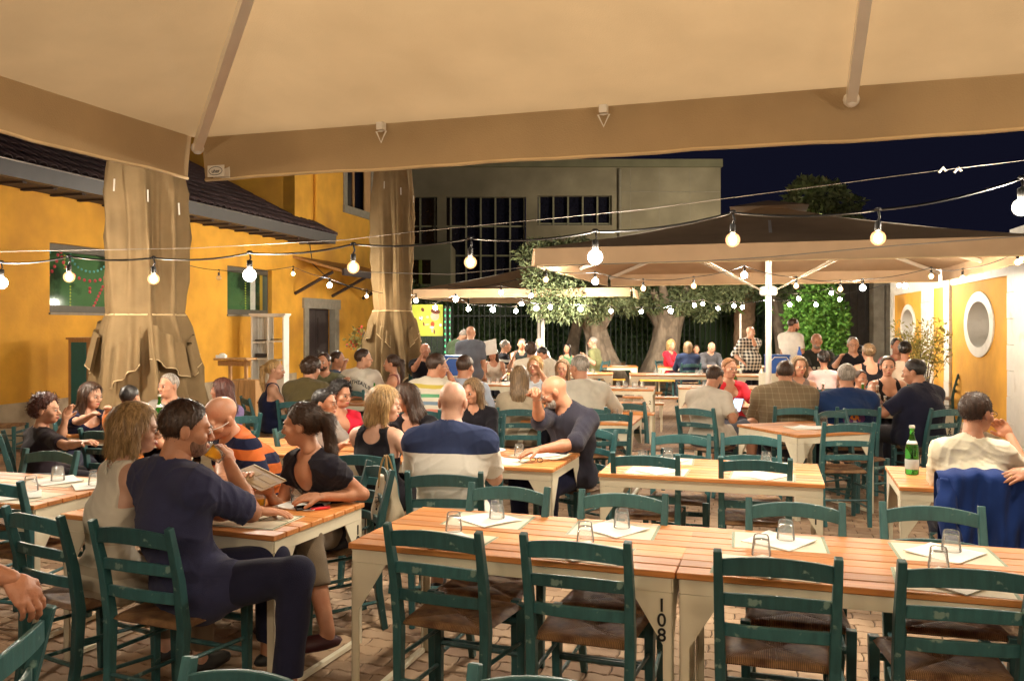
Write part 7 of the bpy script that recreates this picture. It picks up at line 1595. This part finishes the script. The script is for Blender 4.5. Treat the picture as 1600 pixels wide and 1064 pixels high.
print_on(bt, 'shirt', [blob(0, bz+.01, .030, .045), blob(-.035, bz-.005, .012, .045, 8, -.5), blob(.035, bz-.005, .012, .045, 8, .5), blob(0, bz+.062, .012, .014)], mat('orange_print', (.75, .22, .03), .8), 'orange_print')
print_on(bt, 'shirt', [blob(0, bz-.045, .022, .018)], mat('grey_print', (.35, .30, .30), .8), 'grey_print')
print_on(td, 'shirt', [blob(-.075, td[2][2]-.235, .026, .026), blob(0, td[2][2]-.235, .026, .026), blob(.075, td[2][2]-.235, .026, .026)], mat('pale_print', (.6, .52, .38), .8), 'printed_dot', side=1)
# things in hands
navy = [p for p in PEOPLE if 'navy polo shirt and jeans' in p[0]['label']][0]
Wr, hd_, pn, cu, sg = navy[12][1]
bg = thing('beer_glass', 'small stemless beer glass tilted at the mouth of the man in navy', 'glass', at(333, 707, 3.98)); bg.rotation_euler = (R(20), R(-48), 0)
b = MB(); b.lathe([(.001, -.05), (.026, -.05), (.031, .0), (.036, .055), (.0345, .055), (.0295, 0), (.024, -.040), (.001, -.040)], 20); b.build('glass_body', M_GLASS, bg, True)
b = MB(); b.lathe([(.0235, -.0395), (.0290, -.0), (.0325, .028)], 20); b.build('beer', M_BEER, bg, True)
b = MB(); b.lathe([(.0325, .0285), (.0335, .045), (.0320, .046)], 20); b.build('foam', M_NAPKIN, bg, True)
phn = thing('phone', 'glowing smartphone in the hand of the bearded young man', 'phone', at(1152, 633, 8.70)); phn.rotation_euler = (R(50), 0, R(-35))
b = MB(); b.box((0, 0, 0), (.10, .17, .008)); b.build('case', M_DARK, phn, bevel=.002); b = MB(); b.box((0, 0, .0045), (.092, .155, .001)); b.build('screen', bulb_mat('phone_screen', (.45, .72, 1), 3.0), phn)
crd = mk('card', [(0, 0, 0), (.22, 0, .04), (.20, -.03, .30), (-.02, -.03, .25), (0, .003, 0), (.22, .003, .04), (.20, -.027, .30), (-.02, -.027, .25)], [(0, 1, 2, 3), (7, 6, 5, 4), (0, 4, 5, 1), (1, 5, 6, 2), (2, 6, 7, 3), (3, 7, 4, 0)], M_NAPKIN, None, loc=at(757, 556, 14.8)); tag(crd, 'white card held up beside the waiter in grey', 'card')
rg_ = MB(); hr_ = [p for p in PEOPLE if 'ringed hand' in p[0]['label']][0][12][1]; q_ = hr_[0]+hr_[1]*.105
rg_.tube([Vector(q_)+Vector((0.0, .012*math.cos(a), .012*math.sin(a)-.004)) for a in [2*math.pi*i/14 for i in range(15)]], .0022, 6); tag(rg_.build('ring', mat('gold', (.8, .55, .15), .25, metal=1), None, True), 'thin gold ring on the hand resting on the blue jacket', 'ring')
br = MB(); bb = [p for p in PEOPLE if 'touching his forehead' in p[0]['label']][0][12][1]; q_ = Vector(bb[0]-bb[1]*.02)
br.tube([q_+Vector((.030*math.cos(a), .030*math.sin(a), 0)) for a in [2*math.pi*i/16 for i in range(17)]], .0035, 6); tag(br.build('bracelet', M_WIRE, None, True), 'thin bracelet on the raised wrist of the bald bearded man', 'bracelet')
tb_ = [p for p in PEOPLE if 'shoulder tattoo' in p[0]['label']][0]
# handbag on the ponytailed woman's chair
p_ = at(605, 780, 4.95); hb_ = thing('handbag', 'cream handbag with tan straps hanging from a green chair back', 'bag', (p_.x, p_.y, p_.z), 35)
hb_.scale = (.8, .8, .68); vs = []; fs = []; N_ = 14
for i in range(N_+1):
    z = -.19+.40*i/N_; u = i/N_; rx = .13*(1-.55*u**1.6)+.01*math.sin(9*u); ry = .055*(1-.75*u**2)+.012
    for j in range(20): a = 2*math.pi*j/20; k = 1+.06*math.sin(3*a+5*u)+.04*math.sin(7*a); vs.append((rx*k*math.copysign(abs(math.cos(a))**.7, math.cos(a)), ry*k*math.copysign(abs(math.sin(a))**.7, math.sin(a)), z))
for i in range(N_):
    for j in range(20): q = i*20+j; q2 = i*20+(j+1) % 20; fs.append((q, q2, q2+20, q+20))
fs += [tuple(range(19, -1, -1)), tuple(N_*20+j for j in range(20))]
mk('bag_body', vs, fs, mat('cream_leather', (.66, .56, .40), .45, noise=.08, bump=.3), hb_, True)
for y in (-.035, .035):
    m = MB(); m.tube(resample([(-.05, y, .10), (-.045, y*.8, .25), (-.01, y*.3, .375), (.03, y*.8, .24), (.05, y, .10)], 20), .008, 6); m.build('strap', mat('tan_leather', (.40, .25, .10), .5), hb_, True)
m = MB(); m.tube([(-.06, -.06, .02), (-.03, -.066, .03), (-.02, -.066, 0), (-.05, -.066, -.02), (-.03, -.066, -.05)], .004, 5); m.ball((-.045, -.062, -.075), (.012, .006, .012), 8, 6); m.build('stitched_emblem', M_CABLE, hb_)
# blue jacket over the boy's chair
boy = [p for p in PEOPLE if 'boy with dark hair and glasses' in p[0]['label']][0]
bc = boy[1]-boy[10]*.215*boy[6]; jk_f = dirv(20); jk_r = dirv(110); base = Vector((bc[0], bc[1], 0)); vs = []; fs = []; NU, NV = 40, 44
for v in range(NV+1):
    s_ = v/NV
    for u in range(NU+1):
        x = -.235+.56*u/NU; fold = .026*math.sin(u*.48+1.6*math.sin(s_*4))+.012*math.sin(u*1.2+s_*9)+.008*math.sin(s_*22+u*.4)
        if s_ < .22: q = s_/.22; y = .10+.035*(1-q)+fold*.3; z = .62+.25*q
        elif s_ < .34: q = (s_-.22)/.12; y = .10*math.cos(q*math.pi)-.02+.01; z = .875+.025*math.sin(q*math.pi)
        else: q = (s_-.34)/.66; y = -.115-.05*q+fold*(.5+1.3*q); z = .875-.62*q+(.05*math.sin(u*.25+1)+.03*math.sin(u*.6))*q
        y -= .04*(z-.5); z += (.022*(1-((u/NU-.42)/.42)**2)-.030*max(0, abs(u/NU-.42)-.38)*8+.006*math.sin(u*.9+2))*math.exp(-((s_-.28)/.16)**2)
        p = base+jk_r*(x*(1+.06*s_))+jk_f*y; vs.append((p.x, p.y, z))
for v in range(NV):
    for u in range(NU): q = v*(NU+1)+u; fs.append((q, q+1, q+NU+2, q+NU+1))
n = len(vs); vs += [(x+jk_f.x*.008, y+jk_f.y*.008, z-.003) for x, y, z in vs]; fs += [tuple(q+n for q in reversed(f)) for f in fs]
tag(mk('jacket', vs, fs, cloth((.012, .035, .16), 'blue_jacket'), None, True), 'deep blue jacket draped over the chair back behind the boy in cream', 'jacket')

jk = [o for o in bpy.data.objects if o.name.startswith('jacket')][0]
for k, (x0, ph_) in enumerate(((-.19, 0.3), (.27, 1.9))):
    pts = resample([base+jk_r*x0+jk_f*(-.10)+Vector((0, 0, .86)), base+jk_r*(x0-.02)+jk_f*(-.19)+Vector((0, 0, .70)), base+jk_r*(x0+.03)+jk_f*(-.20)+Vector((0, 0, .48)), base+jk_r*(x0+.01)+jk_f*(-.22)+Vector((0, 0, .30))], 22)
    m = MB(); pr = [[((.055-.0012*i+.010*math.sin(3*a+ph_+i*.5)+.006*math.sin(i*1.3+2*a))*math.cos(a), (.030+.008*math.sin(2*a+i*.7+ph_))*math.sin(a)) for a in [2*math.pi*j/18 for j in range(18)]] for i in range(22)]
    m.sweep(pts, pr, ups=tuple(jk_f)); m.build('sleeve', MATS['blue_jacket'], jk, True)
# ================================================================== OTHER THINGS
sh = thing('shelf_unit', 'tall white shelf unit with open bays against the ochre wall', 'shelf', (at(422, 509, 17.6).x, 17.6, 0), 4)
W_, Hh = .68, 1.93
for x, w_, d_ in ((-.33, .03, .32), (.005, .03, .32), (.33, .03, .32)): m = MB(); m.box((x, 0, Hh/2), (w_, d_, Hh-.05)); m.build('upright', M_WHITE, sh, bevel=.003)
m = MB(); m.box((0, 0, Hh), (.76, .38, .04)); m.box((0, 0, Hh-.035), (.71, .35, .03)); m.build('top', M_WHITE, sh, bevel=.004)
for z in (.12, .55, 1.02, 1.36): m = MB(); m.box((-.163, 0, z), (.30, .30, .025)); m.build('shelf', M_WHITE, sh)
for z in (.70, 1.0, 1.38): m = MB(); m.box((.168, 0, z), (.29, .30, .025)); m.build('shelf', M_WHITE, sh)
for k in range(6): m = MB(); m.box((-.30+.054*k, .15, Hh/2), (.048, .012, Hh-.1)); m.build('back_board', M_WHITE, sh)
m = MB(); m.box((.168, -.14, .38), (.28, .02, .56)); m.build('drawer_front', M_WHITE, sh)
for x, z, w_, h_, l in ((-.16, 1.075, .22, .07, 'black tray on the lower left shelf of the white unit'), (-.16, 1.385, .24, .02, 'flat dark folder on the upper left shelf of the white unit'), (.13, 1.40, .16, .02, 'flat dark folder on the right shelf of the white unit')):
    m = MB(); m.box((0, 0, 0), (w_, .2, h_)); m.box((0, -.1, h_*.3), (w_*.9, .01, h_*.3)); o = m.build('tray' if h_ > .03 else 'folder', M_DARK, None, loc=(sh.location.x+x, sh.location.y-.02, z+.02)); tag(o, l, 'tray' if h_ > .03 else 'folder')
cb = thing('cabinet', 'wooden cabinet with a teal door against the ochre wall', 'cabinet', (at(146, 509, 12.5).x, 12.6, 0), 10)
m = MB(); m.box((0, 0, .75), (.62, .42, 1.5)); m.build('carcass', M_OAK, cb, bevel=.004)
m = MB(); m.box((-.13, -.222, .78), (.24, .02, 1.36)); m.build('door', M_TEALD, cb, bevel=.003)
for k in range(4): m = MB(); m.box((.15, -.218, 1.40-.09*k), (.10, .012, .03)); m.build('slot', M_DARK, cb)
m = MB(); m.box((0, -.01, 1.515), (.66, .46, .03)); m.build('top', M_OAK, cb, bevel=.003)
stnd = thing('service_table', 'high narrow light wood table by the ochre wall beside the white shelf', 'table', (at(368, 509, 15).x, 15, 0), 10)
m = MB(); m.box((0, 0, 1.12), (.62, .40, .035)); m.build('top', M_OAK, stnd, bevel=.003)
for x in (-.1, .2): m = MB(); m.box((x, 0, .55), (.05, .05, 1.10)); m.build('leg', M_OAK, stnd)
m = MB(); m.box((-.02, 0, 1.04), (.62, .03, .09)); m.build('rail', M_OAK, stnd)
bx = thing('crate', 'upright light wood crate standing below the high narrow table', 'crate', (at(385, 509, 14.4).x, 14.4, 0), 6)
for k in range(5): m = MB(); m.box((-.2+.1*k, -.2, .40), (.094, .02, .80)); m.build('slat', M_OAK, bx)
m = MB(); m.box((0, -.0, .40), (.49, .37, .78)); m.build('body', M_OAK, bx)
sv = MB(); sv.box((0, 0, 0), (.16, .12, .05)); sv.ball((.02, 0, .03), (.06, .05, .03), 8, 6); o = sv.build('folded_cloth', M_NAPKIN, None, loc=(at(346, 509, 14.9).x, 14.9, 1.165)); tag(o, 'white folded cloth on the high narrow wooden table', 'cloth')
for k, (px, py, D) in enumerate(((712, 567, 13.4), (1214, 565, 14.4))):
    t = thing('cool_box', ('blue cool box with a white lid rim beside the waiter in grey', 'blue crate beside the man standing in the white tee')[k], 'cool box', (at(px, 509, D).x, D, 0)); zc = at(px, py, D).z
    m = MB(); m.box((0, 0, zc-.05), (.34, .30, .28)); m.build('body', M_BLUE, t, bevel=.01); m = MB(); m.box((0, 0, zc+.105), (.36, .32, .03)); m.build('lid', M_BLUE, t, bevel=.008); m = MB(); m.tube([(-.15, -.17, zc+.02), (-.1, -.19, zc+.08), (.1, -.19, zc+.08), (.15, -.17, zc+.02)], .008, 6); m.build('handle', M_WHITE, t)
    m = MB(); m.box((0, 0, (zc-.19)/2), (.5, .4, zc-.19)); m.build('stand', M_STEEL, t)
bb_ = MB(); bb_.lathe([(.03, 0), (.035, .02), (.035, .2), (.015, .26), (.015, .3)], 10); o = bb_.build('bottle', M_BLUE, None, loc=at(1249, 572, 13.2)); tag(o, 'blue bottle beside the blue crate', 'bottle')
# mural of a child playing football, green net and light poles
MD = 20.0; mu = thing('painted_panel', 'bright green and yellow painted panel of a child kicking a football', 'panel', (at(668, 509, MD).x, MD, 0)); mx = lambda px: (px-668)/FP*MD; mz = lambda py: CH-(py-HY)/FP*MD
def grad_panel():
    m, n, l, b = new_mat('panel_paint'); tc = n.new('ShaderNodeTexCoord'); nz = n.new('ShaderNodeTexNoise'); nz.inputs['Scale'].default_value = 2; l.new(tc.outputs['Object'], nz.inputs['Vector']); cr = n.new('ShaderNodeValToRGB'); l.new(nz.outputs[0], cr.inputs[0])
    cr.color_ramp.elements[0].position = .35; cr.color_ramp.elements[0].color = (.42, .52, .03, 1); cr.color_ramp.elements[1].position = .65; cr.color_ramp.elements[1].color = (.62, .60, .08, 1); l.new(cr.outputs[0], b.inputs['Base Color']); return m
m = MB(); m.box(((mx(644)+mx(692))/2, 0, (mz(476)+mz(525))/2), (mx(692)-mx(644), .03, mz(476)-mz(525))); m.build('panel', grad_panel(), mu)
def disc(px, py, rx, ry, m_, dy, nm, n=14, a=0):
    q = MB(); rx, ry = rx/FP*MD, ry/FP*MD
    vs = [(mx(px)+rx*math.cos(t)*math.cos(a)-ry*math.sin(t)*math.sin(a), -.0155-dy, mz(py)+rx*math.cos(t)*math.sin(a)+ry*math.sin(t)*math.cos(a)) for t in [2*math.pi*i/n for i in range(n)]]
    q.add(vs, [tuple(range(n))]); q.build(nm, m_, mu)
pk = mat('paint_skin', (.80, .50, .38), .8); pw = mat('paint_white', (.8, .8, .75), .8); pb = mat('paint_brown', (.16, .05, .03), .8); pr_ = mat('paint_red', (.75, .10, .03), .8)
disc(679.5, 494, 7, 7, pk, .001, 'painted_face'); disc(680.5, 486.5, 7.5, 4, pb, .002, 'painted_hair', a=-.2); disc(676, 506.5, 3.2, 4.2, pr_, .002, 'painted_shirt'); disc(668, 495.5, 2.6, 2, pk, .002, 'painted_hand'); disc(688.5, 508, 2.4, 2.4, pw, .002, 'painted_hand')
disc(675, 511.5, 3.6, 2, pw, .003, 'painted_shorts'); disc(667, 507, 4, 1.3, pk, .002, 'painted_leg', a=.1); disc(675.5, 516, 1.6, 4, pk, .002, 'painted_leg'); disc(662.2, 506.5, 1.1, 3.4, pb, .003, 'painted_boot', a=.2); disc(678.8, 518.5, 1.1, 3.6, pb, .003, 'painted_boot')
disc(658, 497, 3.2, 3.2, pw, .002, 'painted_ball'); disc(657.7, 494.8, 1, .9, M_INK, .003, 'ball_patch'); disc(657, 499.6, 1, .9, M_INK, .003, 'ball_patch'); disc(661, 497.6, .7, 1, M_INK, .003, 'ball_patch'); disc(660.5, 484, 2.4, 3.2, pb, .002, 'painted_leaf', a=.4)
m = MB()
for i in range(27): x = mx(644)+(mx(692)-mx(644))*i/26; m.box((x, 0, mz(541)), (.008, .008, mz(526)-mz(558)))
for i in range(16): m.box(((mx(644)+mx(692))/2, .005, mz(558)+(mz(526)-mz(558))*i/15), (mx(692)-mx(644), .006, .008))
m.build('net', MATS['green_iron'], mu)['kind'] = 'stuff'
M_GLED = bulb_mat('green_light', (.10, .75, .28), 1.6)
for k, px in enumerate((697, 703)):
    t = thing('green_light_pole', ('green glowing pole beside the painted panel', 'second green glowing pole a step right of the painted panel')[k], 'lamp', (at(px-1.3, 509, MD-.2).x, MD-.2+.25*k, 0)); m = MB(); m.tube([(0, 0, .1), (0, 0, 2.15)], .035, 8); m.build('pole', MATS['green_iron'], t)
    for i in range(14): m = MB(); m.ball((0, -.036, .25+.14*i), (.016, .008, .03), 6, 4); m.build('light', M_GLED, t)
# plants
bo = thing('flowering_plant', 'climbing plant with red flowers against the ochre wall beside the folded umbrella', 'plant', (at(566, 509, 19).x, 19, 0)); m = MB()
for pth in ([(0, 0, 0), (.02, 0, .7), (-.05, 0, 1.2)], [(-.05, 0, 1.2), (-.2, 0, 1.4)], [(0, 0, 1.0), (.2, 0, 1.5), (.35, 0, 1.9)], [(-.05, 0, 1.2), (.05, -.05, 1.6)]): m.tube(pth, .012, 5)
m.build('stem', M_BARK, bo); leaves('foliage', [(0, 0, 1.45, .22, .12, .2), (.15, 0, 1.25, .2, .12, .15), (-.15, 0, 1.35, .15, .1, .12), (.3, 0, 1.75, .15, .08, .15)], 260, .10, .03, leaf_mat('dry_leaf', (.16, .14, .04), (.35, .28, .08)), bo, 41); leaves('flowers', [(-.22, 0, 1.28, .06, .05, .07), (-.02, 0, 1.60, .06, .05, .05), (.08, 0, 1.30, .05, .05, .04)], 130, .05, .02, mat('red_petal', (.6, .06, .06), .7), bo, 42)
ptd = thing('potted_plant', 'potted shrub of loose yellow-green twigs before the far oval opening', 'plant', (at(1444, 509, 13.4).x, 13.4, 0)); m = MB(); m.lathe([(.14, 0), (.20, .35), (.22, .38), (.19, .38)], 16); m.build('pot', mat('terracotta', (.35, .14, .06), .8), ptd); m = MB(); rg = random.Random(3); tips = []
for i in range(16): a = rg.uniform(0, 6.28); rr = rg.uniform(.12, .48); z = rg.uniform(1.15, 1.75); m.tube([(0, 0, .3), (rr*.35*math.cos(a), rr*.35*math.sin(a), z*.65), (rr*math.cos(a), rr*math.sin(a), z)], [.01, .007, .003], 4); tips += [(rr*q*math.cos(a), rr*q*math.sin(a), .3+(z-.3)*(q*.5+.5), .07, .07, .10) for q in (.5, .8, 1.0)]
m.build('stem', M_BARK, ptd); leaves('foliage', tips, 1500, .07, .012, leaf_mat('twig_leaf', (.22, .22, .05), (.50, .42, .13)), ptd, 43)
for px, py, D, l in ((848, 520, 19.8, 'white post standing behind the group in white at the far table'), (1157, 530, 21.5, 'short pale post left of the palm trunk'), (917, 530, 24, 'thin pale pipe behind the olive-tee man')):
    b_ = at(px, 509, D); m = MB(); m.tube([(0, 0, 0), (0, 0, 2.4 if px != 1157 else 2.0)], .045 if px == 848 else .03, 8); m.box((0, 0, .01), (.2, .2, .02)); tag(m.build('post', M_WHITE, None, loc=(b_.x, D, 0)), l, 'post')
